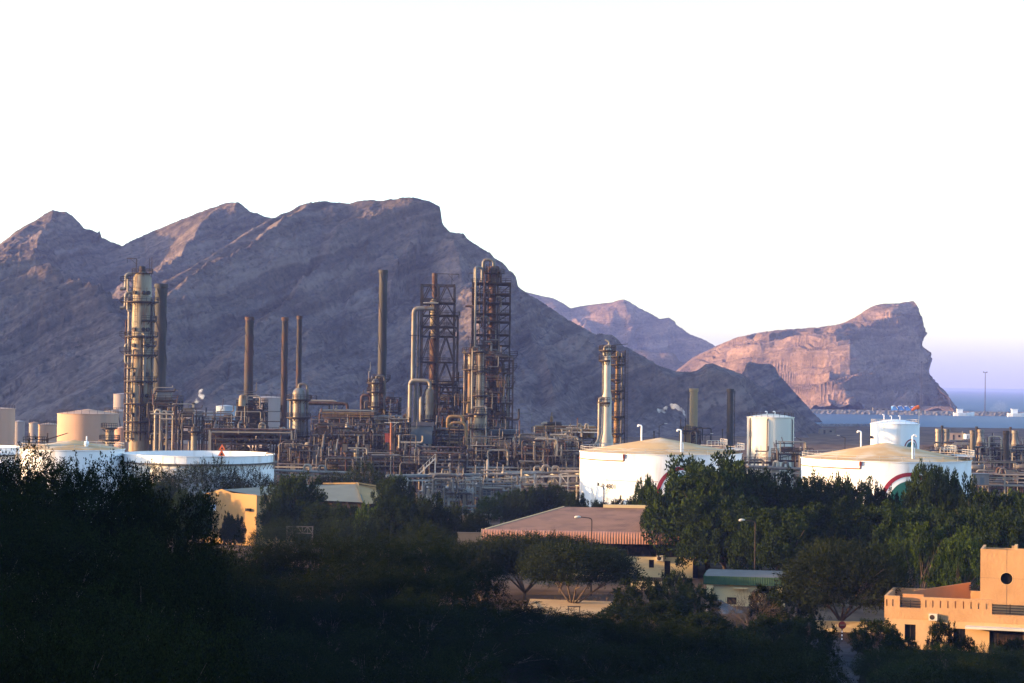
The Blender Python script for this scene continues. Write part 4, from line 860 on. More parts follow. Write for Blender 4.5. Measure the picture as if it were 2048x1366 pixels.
b = MB(); [b.bar((gx(p, 470), 470.3, 0), (gx(p, 470), 470.3, gz(p, 850, 470)), .25) for p in (898, 918)]; b.build('support', m_steel, T)

# ================================================================ right lattice tower
d = 530
x0, x1 = gx(944, d, 700), gx(1019, d, 700); y0, y1 = d, d + 10
T = thing('lattice_tower', 'right taller lattice tower packed with rusty pipes and platforms', 'lattice tower', ((x0 + x1) / 2, d + 5, 0))
lv = (880, 850, 822, 795, 765, 738, 712, 690, 669, 643, 627, 605, 588, 566)
zs = [gz(982, p, d) for p in lv]
frame_mesh(x0, x1, y0, y1, zs, 3, 2, post=.45, beam=.36, brace=.24, bmode='some').build('steel_frame', m_steel, T)
for i, z in enumerate(zs): deck(T, x0, x1, y0 - .8, y1, z)
xc, yc = gx(986, d + 4, 545), d + 4
b = MB(); b.lathe((xc, yc), [(.02, gz(986, 529, d)), (1.6, gz(986, 531, d)), (1.9, gz(986, 535, d)), (1.9, gz(986, 566, d)), (1.0, gz(986, 570, d)), (1.0, gz(986, 690, d)), (1.6, gz(986, 696, d)), (1.6, 2)], 20); b.build('vessel', m_rust, T)
for px, y, p0, p1, r, mm in ((950, -.9, 535, 860, .3, m_clad), (958, 1.5, 560, 860, .16, m_pipe), (967, -1.0, 545, 690, .16, m_rust), (975, 2, 560, 820, .2, m_rust), (998, 1, 575, 860, .16, m_pipe), (1008, -.9, 745, 880, .4, m_clad), (1016, -.9, 750, 880, .36, m_clad), (1003, -1.2, 700, 880, .16, m_rust), (969, -1.2, 740, 870, .2, m_pipe), (988, 2.3, 650, 880, .22, m_rust)):
    pipe(T, [(gx(px + 3, d, 700), y0 + 1.5, gz(px, p0, d)), (gx(px, d, 700), y0 + y, gz(px, p0, d)), (gx(px, d, 700), y0 + y, gz(px, p1, d))], r, mm)
pipe(T, [(gx(966, d, 545), y0 + 3, gz(966, 560, d)), (gx(966, d, 545), y0 + 3, gz(966, 518, d)), (gx(987, d, 545), y0 + 3, gz(966, 518, d)), (gx(987, d, 545), y0 + 3, gz(966, 540, d))], .45, m_clad, n=12)
pipe(T, [(gx(950, d, 545), y0, gz(950, 566, d)), (gx(950, d, 545), y0, gz(950, 534, d)), (gx(964, d, 545), y0 + 2, gz(950, 534, d)), (gx(964, d, 545), y0 + 2, gz(950, 566, d))], .38, m_clad)
pipe(T, [(gx(985, d, 545), y0 + 3, gz(985, 542, d)), (gx(1002, d, 545), y0 + 3, gz(985, 542, d)), (gx(1002, d, 545), y0 + 3, gz(985, 566, d))], .32, m_rust)
for px, p0 in ((972, 527), (983, 532), (993, 536), (979, 522)): b = MB(); b.bar((gx(px, d, 545), y0 + 2, gz(px, 566, d)), (gx(px, d, 545), y0 + 2, gz(px, p0, d)), .2); b.build('vent', m_dark, T)
z = gz(985, 545, d); b = MB(); b.lathe((xc, yc), [(2.0, z - .2), (3.3, z - .1), (3.3, z), (2.0, z)], 16); p = b.build('platform', m_steel, T); b = MB(); rail_arc(b, (xc, yc), 3.2, z, 0, 6.283, n=14); b.build('railing', m_steel, p)
g = random.Random(91)
for k in range(4, 13):   # nozzle elbows between floors
    for q in range(2):
        px = g.uniform(950, 1012); z = zs[k] + g.uniform(.8, 2); x = gx(px, d, 650); pipe(T, [(x - g.uniform(.8, 3), y0 - .6, z), (x, y0 - .6, z), (x, y0 - .6, z - g.uniform(1.5, 4))], g.choice([.15, .22, .3]), g.choice([m_rust, m_pipe, m_clad, m_rust]), n=8)
for k in range(4, 12, 2): ladder(T, x0 + (x1 - x0) * (.3 if k % 4 else .62), y0 - 1.2, zs[k], zs[k + 2] if k + 2 < len(zs) else zs[-1])
for p, w in ((711, 16), (735, 15), (762, 12), (800, 8)): # outriggers on the right
    z = gz(1020, p, d); xa = x1 + .2; xb = x1 + S(w, d); b = MB(); b.box(((xa + xb) / 2, y0 + 2, z), (xb - xa, 4, .14)); b.bar((xa, y0, z - 2.2), (xb, y0, z), .16); q = b.build('platform', m_steel, T); b = MB(); rail_rect(b, xa, xb, y0, y0 + 4, z + .07); b.build('railing', m_steel, q)
for px, py in ((938, 546), (937, 674)): z = gz(px, py, d); b = MB(); b.bar((gx(px, d, py), y0, z), (x0, y0, z - .1), .16); b.bar((gx(px, d, py), y0, z), (gx(px, d, py), y0, z - 1.4), .1); b.build('lamp_arm', m_dark, T)
d = 515
T2, c = column('process_vessel', 'slim shaded column with three round platforms left of the right lattice tower', 'process column', 941, d, 750, [(704, 1.5), (706, 4), (710, 5.5), (812, 5.5), (816, 4)], m_colshell)
for py in (704, 738, 803, 830): ring_platform(T2, c, S(5.5, d), gz(941, py, d), 1.2, 6.9, 1.6)
pipe(T2, [(c[0] - 1.6, d, gz(941, 700, d)), (c[0] - 1.6, d, 4)], .24, m_pipe); vdrum(T2, c[0], d, gz(941, 705, d), 1.2, .5, m_rust, 'vent')
ladder(T2, c[0] + .5, d - 1.3, gz(941, 803, d), gz(941, 705, d))
T2, c = column('distillation_column', 'stepped cream column swelling at its base before the right lattice tower', 'process column', 960, 512, 760, [(700, 2), (702, 5), (706, 7), (740, 7), (742, 7.6), (818, 8.5), (829, 11.5), (832, 11.5), (925, 12)], m_colshell)
for py, r in ((702, 7), (741, 7.5), (790, 8), (827, 11.5), (856, 11.5)): ring_platform(T2, c, S(r, 512), gz(960, py, 512), .9, 6.8, 1.4)
pipe(T2, [(c[0] - .4, 512, gz(960, 702, 512)), (c[0] - .4, 512, gz(960, 694, 512)), (c[0] - 2.0, 511.5, gz(960, 694, 512)), (c[0] - 2.0, 511, gz(960, 830, 512))], .3, m_clad); pipe(T2, [(c[0] - 1.9, 510.5, gz(960, 815, 512)), (c[0] + 1.7, 510.5, gz(960, 812, 512)), (c[0] + 1.9, 510.3, gz(960, 920, 512))], .25, m_pipew)
pipe(T2, [(c[0] - 2.2, 511, gz(960, 835, 512)), (c[0] - 2.2, 511, 2)], .2, m_pipew); ladder(T2, c[0] + .8, 512 - 1.7, gz(960, 827, 512), gz(960, 702, 512))
T2, c = column('process_vessel', 'small ochre vessel hanging left of the stepped cream column', 'process vessel', 936, 508, 830, [(808, 1.5), (810, 3), (822, 3.5)], m_yellow, base=gz(936, 826, 508))
pr, pc = process_structure('dense dark pipework wrapped around the foot of the right lattice tower', 930, 1024, 522, 8, (890, 862, 835, 806, 775, 745, 720), 53, eq=1.1, pipes=46, bmode='none', mats=[m_rust, m_pipe, m_steel, m_clad, m_rust])

# ================================================================ right of the tower
air_cooler('long ochre bank of air coolers between the right lattice tower and white column', 1070, 1192, 520, 11, 852, 878, m_yellow, 865)
air_cooler('ochre ended bank of air coolers at the foot of the right lattice tower', 975, 1040, 512, 9, 860, 878, m_bluegrey, 865, header=m_bluegrey)
T2 = thing('header_drum', 'slim grey drum with a vent lying above the long ochre coolers', 'drum', (gx(1105, 524), 524, 0)); zd = gz(1105, 849, 524); drum(T2, (gx(1104, 524), 524, zd), .75, S(34, 524), 'x', m_steel); vdrum(T2, gx(1103, 524), 524, zd + .5, 1.6, .4, m_yellow, 'vent')
for px, hk in ((1084, 846), (1137, 853)): pipe(T2, [(gx(px, 523), 523, gz(px, 875, 523)), (gx(px, 523), 523, gz(px, hk, 523)), (gx(px + 10, 523), 523, gz(px, hk, 523))], .4, m_pipew)
T2 = pipe_rack('pale portal of pipes joining the ochre coolers to the white column', 1124, 500, 1196, 500, 860, 9, width=1.6, spacing=9, brace=False, rr=(.2, .3), mat=m_whiterail)
g = random.Random(5)
specs = [(1028, 1100, 480, 10, (915, 898, 884), 'low grey pipe deck right of the stepped cream column'), (1102, 1165, 492, 10, (912, 895, 880), 'low grey pipe deck below the long ochre coolers'), (935, 1030, 455, 10, (935, 918, 900), 'front pipe deck below the stepped cream column'),
         (1032, 1092, 450, 9, (938, 920, 905), 'front pipe deck left of the cluster of grey drums'), (1094, 1156, 455, 9, (935, 915, 898), 'front pipe deck beside the numbered white tank'), (806, 930, 445, 10, (942, 922), 'broad front pipe deck below the blue grey shed'), (560, 640, 470, 10, (925, 905), 'front pipe deck below the banded grey column'), (640, 800, 448, 8, (940, 925), 'low dark pipe deck behind the pale left pipe rack')]
for i, (a, b2, dd, dep, tp, lab) in enumerate(specs): process_structure(lab, a, b2, dd, dep, tp, 60 + i, eq=1.3, pipes=34, mat=m_steel, mats=[m_pipe, m_clad, m_pipew, m_pipe, m_steel, m_rust, m_pipe])
for i, (px, dd, pt, rp, lab) in enumerate(((1050, 462, 893, 5, 'grey upright drum among the front pipes, leftmost of three'), (1108, 460, 890, 13, 'fat grey upright drum behind the front pipes left of the white tank'), (990, 462, 885, 4, 'slim pale upright drum right of the stepped cream column'))):
    T2, c = column('process_vessel', lab, 'process vessel', px, dd, pt + 20, [(pt, rp * .4), (pt + 2, rp * .8), (pt + 4, rp)], m_clad if i != 2 else m_colshell); ring_platform(T2, c, S(rp, dd), gz(px, pt + 8, dd), 1, 6, 1.0)
# ---------------------------------------------------------------- white column pair
d = 480
T, c = column('distillation_column', 'slender white clad column with hooked top pipe behind the numbered tank', 'process column', 1214, d, 780, [(693, 3), (695, 5), (698, 7), (782, 7.2), (790, 9), (795, 9.3), (866, 10), (880, 13), (895, 14)], m_silver)
for py, r, a0, a1 in ((700, 7, .5, 6.4), (720, 7, 2.6, 5), (804, 9, 2.6, 5)): ring_platform(T, c, S(r, d), gz(1214, py, d), a0, a1, 1.3)
pipe(T, [(c[0] + .1, d, gz(1214, 695, d)), (c[0] + .5, d, gz(1214, 684, d)), (c[0] - .6, d, gz(1214, 679, d))], .2, m_pipew); pipe(T, [(c[0] - .8, d - .6, gz(1214, 712, d)), (c[0] - .8, d - .6, gz(1214, 692, d)), (c[0] + .8, d - .6, gz(1214, 692, d))], .3, m_pipew)
pipe(T, [(c[0] - .6, d - .7, gz(1202, 796, d)), (c[0] - 1.9, d - .7, gz(1202, 796, d)), (c[0] - 1.9, d - .7, gz(1202, 880, d)), (c[0] - 3.2, d - 1, gz(1202, 892, d))], .36, m_pipew); pipe(T, [(c[0] - 1.1, d - .4, gz(1202, 700, d)), (c[0] - 1.1, d - .4, gz(1202, 790, d))], .14, m_pipe)
d = 486
T, c = column('distillation_column', 'thin rusty column caged in ladders right of the white clad column', 'process column', 1234, d, 780, [(702, 1.5), (704, 3), (800, 3.2), (806, 5), (880, 6)], m_yellow)
for i, py in enumerate((712, 728, 758, 780, 795, 832, 866)): ring_platform(T, c, S(3.2 if py < 800 else 5, d), gz(1234, py, d), (0, 2, 1, 3, 0, 2, 1)[i] * .6, 4.6 + (0, 2, 1, 3, 0, 2, 1)[i] * .6, 1.6)
b = MB(); [b.bar((c[0] + sx, d + sy, 0), (c[0] + sx, d + sy, gz(1234, 700, d)), .16) for sx, sy in ((-1.9, -1), (1.9, -1), (2.0, 1.5), (-1.9, 1.5))]
for i in range(24): z = 8 + i * 2.0; b.bar((c[0] + 1.9, d - 1, z), (c[0] + 2.0, d + 1.5, z), .1); (b.bar((c[0] - 1.9, d - 1, z), (c[0] + 1.9, d - 1, z + (1.9 if i % 2 else 0)), .09) if z < gz(1234, 704, d) else None)
b.build('ladder_cage', m_steel, T); ladder(T, c[0] + 2.3, d - .8, 6, gz(1234, 700, d)); pipe(T, [(c[0] + 1.1, d - 1, gz(1234, 706, d)), (c[0] + 1.1, d - 1, 4)], .2, m_pipe)
z = gz(1230, 690, d); b = MB(); b.bar((c[0] - .4, d, z - 3), (c[0] - .4, d, z), .16); b.bar((c[0] - 1, d, z), (c[0] + 2.6, d, z + .3), .14); b.build('davit', m_dark, T)

# ================================================================ numbered white tank and its neighbour
d1 = 430
T, c, r, z1, hr = cone_tank('big white tank with tan cone roof bearing the number T 4801', 1321, d1, 161, 903.5, 28, m_white, m_tanroof, n=96)
emblem(T, c, r, 1368, 989, d1 - r * .95, 57); text_on_shell(T, 'T 4801', c, r, 1218, 973, d1 - r * .8, 9.5)
b = MB(); a = math.asin((gx(1200, d1 - r, 973) - c[0]) / r); b.box((c[0] + (r + .06) * math.sin(a), c[1] - (r + .06) * math.cos(a), gz(1200, 972, d1 - r)), (.5, .12, .7), a); b.build('marker_plate', m_black, T)
text_on_shell(T, '+  (', c, r, 1216, 981, d1 - r * .8, 4.5)
zf = gz(1200, 921, d1 - r * .8); b = MB(); run(b, shell_arc(c, r + .12, zf, -1.6, -.53) + [shell_arc(c, r + .12, z1 - .1, -.53, -.5, 1)[0]], .13, 6, bend=.5); b.build('foam_pipe', m_piper, T)
b = MB(); q = shell_arc(c, r + .25, z1, -.525, -.52, 1)[0]; b.box((q[0], q[1], z1 - .5), (.45, .45, .9)); b.build('foam_box', m_red, T)
b = MB(); b.tube(shell_arc(c, r + .02, gz(1260, 963, d1 - r), -.8, -.1), .05, 4); b.build('seam', m_piper, T)
gooseneck(T, 1283, d1 + 2, 849, 884, 1.6); gooseneck(T, 1362, d1 - r * .82, 858, 907, 1.7)
b = MB(); q = gx(1366, d1 - r * .82); b.tube([(q, c[1] - r * .82, z1 + .4), (q, c[1] - r * .82, z1 + 2.4), (q - .6, c[1] - r * .82, z1 + 2.5)], .12, 6); b.build('vent_pipe', m_white, T)
b = MB(); rail_arc(b, c, r - 3.2, z1 + 1.8, -.9, .35, n=14, w=.12); rail_arc(b, c, r + .6, z1 + .9, -.6, .3, n=12, w=.12); b.lathe(c, [(r - 3, z1 + .8), (r + .7, z1 + .8), (r + .7, z1 + .9), (r - 3, z1 + .9)], 14, -.6, .3); b.build('roof_platform', m_whiterail, T)
T, c, r, z1, hr = cone_tank('big white tank with tan cone roof behind the right row of trees', 1771, d1 - 14, 167, 917, 32, m_white, m_tanroof, n=96); d2 = d1 - 14
emblem(T, c, r, 1817, 1002, d2 - r * .95, 57)
zf = gz(1650, 936, d2 - r * .8); b = MB(); run(b, shell_arc(c, r + .12, zf, -1.6, -.48) + [shell_arc(c, r + .12, z1 - .1, -.48, -.45, 1)[0]], .13, 6, bend=.5); b.build('foam_pipe', m_piper, T)
b = MB(); q = shell_arc(c, r + .25, z1, -.475, -.47, 1)[0]; b.box((q[0], q[1], z1 - .5), (.45, .45, .9)); b.build('foam_box', m_red, T)
gooseneck(T, 1722, d2 + 2, 861, 894, 1.6); gooseneck(T, 1825, d2 - r * .84, 869, 920, 1.7, side=1)
b = MB(); q = gx(1829, d2 - r * .84); b.tube([(q, c[1] - r * .84, z1 + .2), (q, c[1] - r * .84, z1 + 2.8), (q - .7, c[1] - r * .84, z1 + 2.9)], .12, 6); b.build('vent_pipe', m_white, T)
b = MB(); rail_arc(b, c, r - 3.2, z1 + 1.8, -.9, .35, n=14, w=.12); rail_arc(b, c, r + .6, z1 + .9, -.6, .3, n=12, w=.12); b.lathe(c, [(r - 3, z1 + .8), (r + .7, z1 + .8), (r + .7, z1 + .9), (r - 3, z1 + .9)], 14, -.6, .3); b.build('roof_platform', m_whiterail, T)
d3 = 560
T, c, r, z1, hr = cone_tank('smaller white tank with emblem and windsock behind the right big tank', 1790, d3, 48, 847, 8, m_white, m_white, dome=True)
emblem(T, c, r, 1822, 895, d3 - r * .75, 17)
for px in (1768, 1783, 1800): gooseneck(T, px, d3, 831 + (px == 1768) * -3, 843, .7)
b = MB(); b.box((c[0] - r - .3, d3 - 2, z1 - 4), (.6, .9, .8)); b.build('junction_box', m_dark, T)
x = gx(1838, d3 - 2, 830); zt = gz(1838, 813, d3)
T = thing('windsock', 'orange windsock on a pole at the smaller white tank', 'windsock', (x, d3 - 2, 0)); b = MB(); b.bar((x, d3 - 2, 0), (x, d3 - 2, zt + .3), .14); b.build('pole', m_whiterail, T)
b = MB(); b.tube([(x - .05, d3 - 2, zt - .1), (x - .9, d3 - 2.1, zt - .35), (x - 1.6, d3 - 2.2, zt - .75), (x - 2.2, d3 - 2.2, zt - 1.15)], [.58, .52, .42, .22], 10, False); b.build('sock', m_orange, T)
T, c, r, z1, hr = cone_tank('tall silver white tank left of the right big tank', 1541, 520, 46.5, 834, 6, m_creamtank, m_creamtank, dome=True, railmat=m_steel, stair=(-.2, 1.2))
for px in (1534, 1550): gooseneck(T, px, 520, 822, 832, .8)
for px, mm, rr_ in ((1497, m_pipew, .3), (1528, m_steel, .14), (1581, m_pipe, .15)): q = gx(px, 520, 880); yy = 520 - math.sqrt(max(.1, (r + .25) ** 2 - min((q - c[0]) ** 2, r * r))); b = MB(); run(b, [(q, yy, 0), (q, yy, z1 - .8), (q + .5 * (1 if q < c[0] else -1), yy + .6, z1 + .1)], rr_, 8); b.build('pipe', mm, T)
# ---------------------------------------------------------------- chimneys and kit behind
T, c = stack('chimney_stack', 'golden lit chimney with side pipe beside the white steam plume', 1387, 560, 777, 900, 8, 8.5, M('ochre_stack', (.21, .15, .08), .65, var=.25, stretch=5, scale=.3), 820, strakes=False)
x = gx(1376, 559, 830); pipe(T, [(x, 559, gz(1376, 781, 560)), (x, 559, 6)], .14, m_dark)
T, c = stack('chimney_stack', 'plain grey chimney standing alone left of the tall silver white tank', 1460, 560, 778, 900, 6.5, 7, m_stack, 820, strakes=False); pipe(T, [(c[0] + 1.25, 559.5, gz(1470, 781, 560)), (c[0] + 1.25, 559.5, 6)], .12, m_dark)
T, c = column('boiler', 'rusty golden boiler drum at the foot of the golden lit chimney', 'boiler', 1375, 548, 860, [(849, 2), (851, 5), (855, 7), (868, 8), (872, 7), (905, 7)], m_yellow); ring_platform(T, c, S(8, 548), gz(1375, 860, 548), 2, 6.5, 1.2)
pipe(T, [(c[0] - 2.2, 548, 0), (c[0] - 2.2, 548, gz(1365, 855, 548)), (c[0] - .5, 548, gz(1365, 855, 548))], .25, m_pipe)
for px, py in ((1361, 838), (1371, 836)): b = MB(); b.tube([(gx(px, 547), 547, 4), (gx(px, 547), 547, gz(px, py, 547))], .14, 6); b.build('vent', m_dark, T)
process_structure('small dark boiler frame right of the golden boiler drum', 1382, 1400, 552, 6, (888, 870), 71, eq=.8, pipes=8)
for px, pt, lab in ((1308, 862, 'thin dark vent pole behind the tan roof, left of the hooked lamp'), (1445, 858, 'thin dark vent pole between the two right chimneys')):
    x = gx(px, 545); T = thing('vent_pole', lab, 'vent pole', (x, 545, 0)); b = MB(); b.tube([(x, 545, 0), (x, 545, gz(px, pt, 545))], .15, 6); b.build('pole', m_dark, T); b = MB(); b.lathe((x, 545), [(.25, gz(px, pt, 545)), (.25, gz(px, pt + 3, 545))], 8); b.build('cap', m_dark, T)
for px, pt, dd, lab, sd in ((1318, 852, 550, 'grey flood light pole behind the tan cone roof of the numbered tank', 1), (1410, 872, 545, 'bent lamp pole right of the golden boiler', 1), (1690, 876, 560, 'bent lamp pole left of the hooked roof vent', -1), (1602, 880, 555, 'thin lamp pole right of the tall silver tank', -1)):
    x = gx(px, dd); zt = gz(px, pt, dd); T = thing('lamp_pole', lab, 'lamp pole', (x, dd, 0)); b = MB(); b.bar((x, dd, 0), (x, dd, zt), .16); b.bar((x, dd, zt), (x + sd * 1.6, dd, zt + .7), .12); b.build('pole', m_steel, T); b = MB(); b.box((x + sd * 1.9, dd, zt + .72), (.8, .3, .18)); b.build('lamp_head', m_whiterail, T)
# pipe runs between the tanks
pipe_rack('cream pipes running between the two big white tanks', 1490, 452, 1612, 440, 938, 15, width=2.4, spacing=10, tiers=2, brace=False, rr=(.25, .45), py1=940)
process_structure('low grey pipe frame in front of the tall silver white tank', 1550, 1606, 500, 6, (922, 908), 72, eq=.8, pipes=18, mats=[m_pipe, m_pipew, m_steel])
x = gx(1590, 505); T = thing('vent_pole', 'dark standpipe at the right foot of the tall silver white tank', 'vent pole', (x, 505, 0)); b = MB(); b.tube([(x, 505, 0), (x, 505, gz(1590, 898, 505))], .4, 8); b.build('pipe', m_rust, T)
process_structure('low pipe manifold in front of the silver white tank', 1484, 1545, 500, 5, (925,), 73, eq=.4, pipes=12, mats=[m_pipe, m_pipew])
# ================================================================ right-hand unit
g8 = 'pairs of short chimneys in the right hand unit'
for px, dd, pt, pb, rp, mm, lab in ((1876, 600, 858, 915, 5, m_pipew, 'short pale chimney, leftmost of the right hand unit'), (1893, 600, 858, 915, 6, m_clad, 'short pale chimney next to the leftmost one in the right hand unit'), (1945, 500, 861, 940, 5.2, m_pipe, 'long pale chimney reaching down to the pipe rack, left of the rusty one'),
                               (1961, 610, 859, 905, 6, m_clad, 'short white chimney with flared foot behind the long pale chimney'), (2012, 495, 862, 950, 5.5, m_stackrust, 'rusty long chimney near the right edge of the photo'), (2030, 610, 861, 912, 6, m_clad, 'short white chimney right of the rusty long chimney')):
    T, c = stack('chimney_stack', lab, px, dd, pt, pb, rp, rp, mm, pt + 30, strakes=False, group=g8); 
    if mm is m_clad: b = MB(); z = gz(px, pb - 14, dd); b.lathe(c, [(S(rp, dd), z + 3), (S(rp * 1.7, dd), z), (S(rp * 1.7, dd), z - 4)], 14); b.build('hood', m_colshell, T)
for px, pt, dd, lab in ((1884, 851, 605, 'thin black vent with cap between the two leftmost short chimneys'), (1953, 853, 610, 'thin black vent with cap behind the long pale chimney'), (2021, 854, 612, 'thin black vent with cap behind the rusty chimney')):
    x = gx(px, dd); z = gz(px, pt, dd); T = thing('vent_pole', lab, 'vent pole', (x, dd, 0)); b = MB(); b.tube([(x, dd, 0), (x, dd, z)], .2, 6); b.build('pole', m_dark, T); b = MB(); b.lathe((x, dd), [(.4, z), (.45, z - .4), (.2, z - 1.2)], 8); b.build('cap', m_dark, T)
for i, (a, b2, dd, tp, lab) in enumerate(((1955, 2005, 560, (925, 908, 895), 'pipe frame behind the rusty long chimney, left part'), (2006, 2075, 560, (925, 910, 900), 'pipe frame at the right edge behind the rusty chimney'), (1936, 2080, 478, (985, 965, 948), 'brown pipe rack structure above the trees at the right edge'), (1860, 1950, 590, (915, 902), 'low pipe frame behind the railing of the right big tank'))):
    process_structure(lab, a, b2, dd, 9, tp, 80 + i, eq=.9, pipes=30, mats=[m_pipe, m_pipew, m_rust, m_steel, m_pipew])
pipe_rack('cream pipes on the front rack at the right edge above the trees', 1940, 470, 2080, 466, 950, 16, width=2.4, spacing=8, tiers=2, brace=False, rr=(.2, .4), py1=952)
x = gx(1955, 468); b = MB(); z = gz(1955, 958, 468); b.box((x, 466, z), (4, 3, 2.6)); b.box((x, 466, z + 1.36), (4.3, 3.3, .14)); b.box((x - .6, 464.45, z - .2), (.9, .1, 1.8)); o = b.build('equipment_hut', m_bluegrey); tag(o, 'small grey equipment hut under the front rack at the right', 'hut')
# ================================================================ pale pipe racks in front of the plant
pipe_rack('pale left pipe rack between the open tank and the middle trees', 540, 425, 700, 418, 944, 11, width=2.6, spacing=11, py1=947, tiers=1)
pipe_rack('upper walkway of thin pale pipes behind the pale left pipe rack', 545, 455, 705, 452, 929, 12, width=1.8, spacing=10, brace=False, rr=(.1, .18), py1=931)
pipe_rack('long white pipe rack on braced trestles in front of the plant centre', 790, 412, 1010, 425, 953, 13, width=3.2, spacing=8.5, py1=955, tiers=1, mat=m_whiterail)
pipe_rack('white pipe rack rising to the numbered tank', 1008, 424, 1162, 436, 954, 14, width=3.2, spacing=8.0, py1=941, tiers=2, mat=m_whiterail)
pipe_rack('thin pale pipe run behind the long white pipe rack', 930, 448, 1165, 452, 934, 17, width=1.6, spacing=12, py1=941, brace=False, rr=(.15, .3))
pipe_rack('low tangle of pale pipes under the long white pipe rack', 840, 432, 1000, 430, 985, 18, width=4, spacing=5, tiers=1, brace=False, rr=(.1, .25))
pipe_rack('low pale pipes under the rack that rises to the numbered tank', 1005, 440, 1160, 440, 975, 19, width=4, spacing=5, tiers=2, brace=False, rr=(.1, .25))
process_structure('pale pipe manifold behind the round tree tops left of the brown hall', 850, 945, 415, 8, (998, 978), 91, eq=1.3, pipes=40, mat=m_whiterail, mats=[m_pipe, m_pipew, m_clad, m_pipew])
process_structure('pale pipe manifold left of the light green poplar trees', 946, 1040, 420, 8, (992, 972), 92, eq=1.2, pipes=36, mat=m_whiterail, mats=[m_pipe, m_pipew, m_clad, m_pipew])
# stair up to the deck
x0, x1 = gx(836, 430, 935), gx(870, 430, 935); za, zb = gz(836, 950, 430), gz(870, 917, 430)
T = thing('metal_stair', 'straight pale metal stair climbing to the deck behind the white pipe rack', 'stair', ((x0 + x1) / 2, 430, 0)); b = MB()
for s in (0, 1.0): b.bar((x0, 430 + s, za), (x1, 430 + s, zb), .12, .28)
for i in range(18): q = (i + .5) / 18; b.box((x0 + (x1 - x0) * q, 430.5, za + (zb - za) * q), (.3, 1.0, .05))
b.build('flight', m_whiterail, T); b = MB()
for s in (0, 1.0):
    b.bar((x0, 430 + s, za + 1), (x1, 430 + s, zb + 1), .08)
    for i in range(7): q = i / 6; b.bar((x0 + (x1 - x0) * q, 430 + s, za + (zb - za) * q), (x0 + (x1 - x0) * q, 430 + s, za + (zb - za) * q + 1), .07)
b.build('railing', m_whiterail, T); b = MB(); [b.bar((xx, 430.5, 0), (xx, 430.5, zz), .25) for xx, zz in ((x0 + 1, za), (x1, zb))]; b.build('support', m_whiterail, T)
# ================================================================ harbour
for px, pt, pb, dd, lab, w in ((1970, 745, 815, 2060, 'tall slim light mast on the harbour mole', .5), (1842, 725, 825, 2040, 'faint thin lattice mast in front of the headland cliff', .35)):
    x = gx(px, dd, pb); zt = gz(px, pt, dd); T = thing('light_mast', lab, 'mast', (x, dd, 3)); b = MB(); b.tube([(x, dd, 3), (x, dd, zt)], [w, w * .6], 8); b.build('pole', m_steel, T)
    b = MB(); b.box((x, dd, zt), (4.5 if w > .4 else 1.6, 1, .5)); [b.box((x + s, dd, zt + .6), (.8, .8, .8)) for s in ((-1.8, 1.8) if w > .4 else (0,))]; b.build('lamp_head', m_steel, T)
m_shedblue = M('blue_sheet', (.08, .22, .5), .6, var=.1)
for i, px in enumerate((1789, 1802, 1815, 1828)):
    x = gx(px, 2075, 820); w = 5.2; T = thing('harbour_shed', ('white and blue harbour shed, leftmost of the row of four', 'white and blue harbour shed, second from the left in the row of four', 'white and blue harbour shed, third in the row of four', 'white and blue harbour shed beside the windsock, last in the row of four')[i], 'shed', (x, 2075, 3.6), 'row of white and blue sheds on the mole')
    b = MB(); b.add([(x - w / 2, 2072, 3.6), (x + w / 2, 2072, 3.6), (x + w / 2, 2072, 5.2), (x, 2072, 8.4), (x - w / 2, 2072, 7.9), (x - w / 2, 2080, 3.6), (x + w / 2, 2080, 3.6), (x + w / 2, 2080, 5.2), (x, 2080, 8.4), (x - w / 2, 2080, 7.9)], [(0, 1, 2, 3, 4), (9, 8, 7, 6, 5), (0, 5, 6, 1), (1, 6, 7, 2), (4, 9, 5, 0)]); b.build('wall', m_shedblue, T)
    b = MB(); b.add([(x - w / 2 - .1, 2071, 8.0), (x + .1, 2071, 8.55), (x + w / 2 + .2, 2071, 5.1), (x - w / 2 - .1, 2081, 8.0), (x + .1, 2081, 8.55), (x + w / 2 + .2, 2081, 5.1)], [(0, 1, 4, 3), (1, 2, 5, 4)]); b.build('roof', m_white, T)
def hut(label, px, py_b, d, w, h, mat, name='hut', dd=4):
    x = gx(px, d, py_b); zb = max(0, float(gz(px, py_b, d))); zb = min(zb, 4); T = thing(name, label, name.replace('_', ' '), (x, d, zb)); b = MB(); b.box((x, d, zb + h / 2), (w, dd, h)); b.build('wall', mat, T)
    b = MB(); b.box((x, d, zb + h + .1), (w + .5, dd + .5, .2)); b.build('roof', m_conc, T); b = MB(); b.box((x - w * .2, d - dd / 2 - .02, zb + h * .4), (w * .12, .1, h * .7)); b.build('door', m_dark, T); b = MB(); b.box((x + w * .2, d - dd / 2 - .02, zb + h * .55), (w * .15, .1, h * .3)); b.build('window', m_glass, T)
hut('low grey harbour hut on the mole left of the blue sheds', 1760, 824, 2075, 16, 4.5, m_conc)
hut('white hut on the flat ground behind the right hand unit', 1911, 880, 960, 7, 3.6, m_beige); hut('small white kiosk right of the white hut on the flat ground', 1936, 878, 980, 3.5, 2.6, m_white)
hut('low pale hut at the foot of the dark mountain slope', 1654, 868, 1120, 9, 3, m_conc)
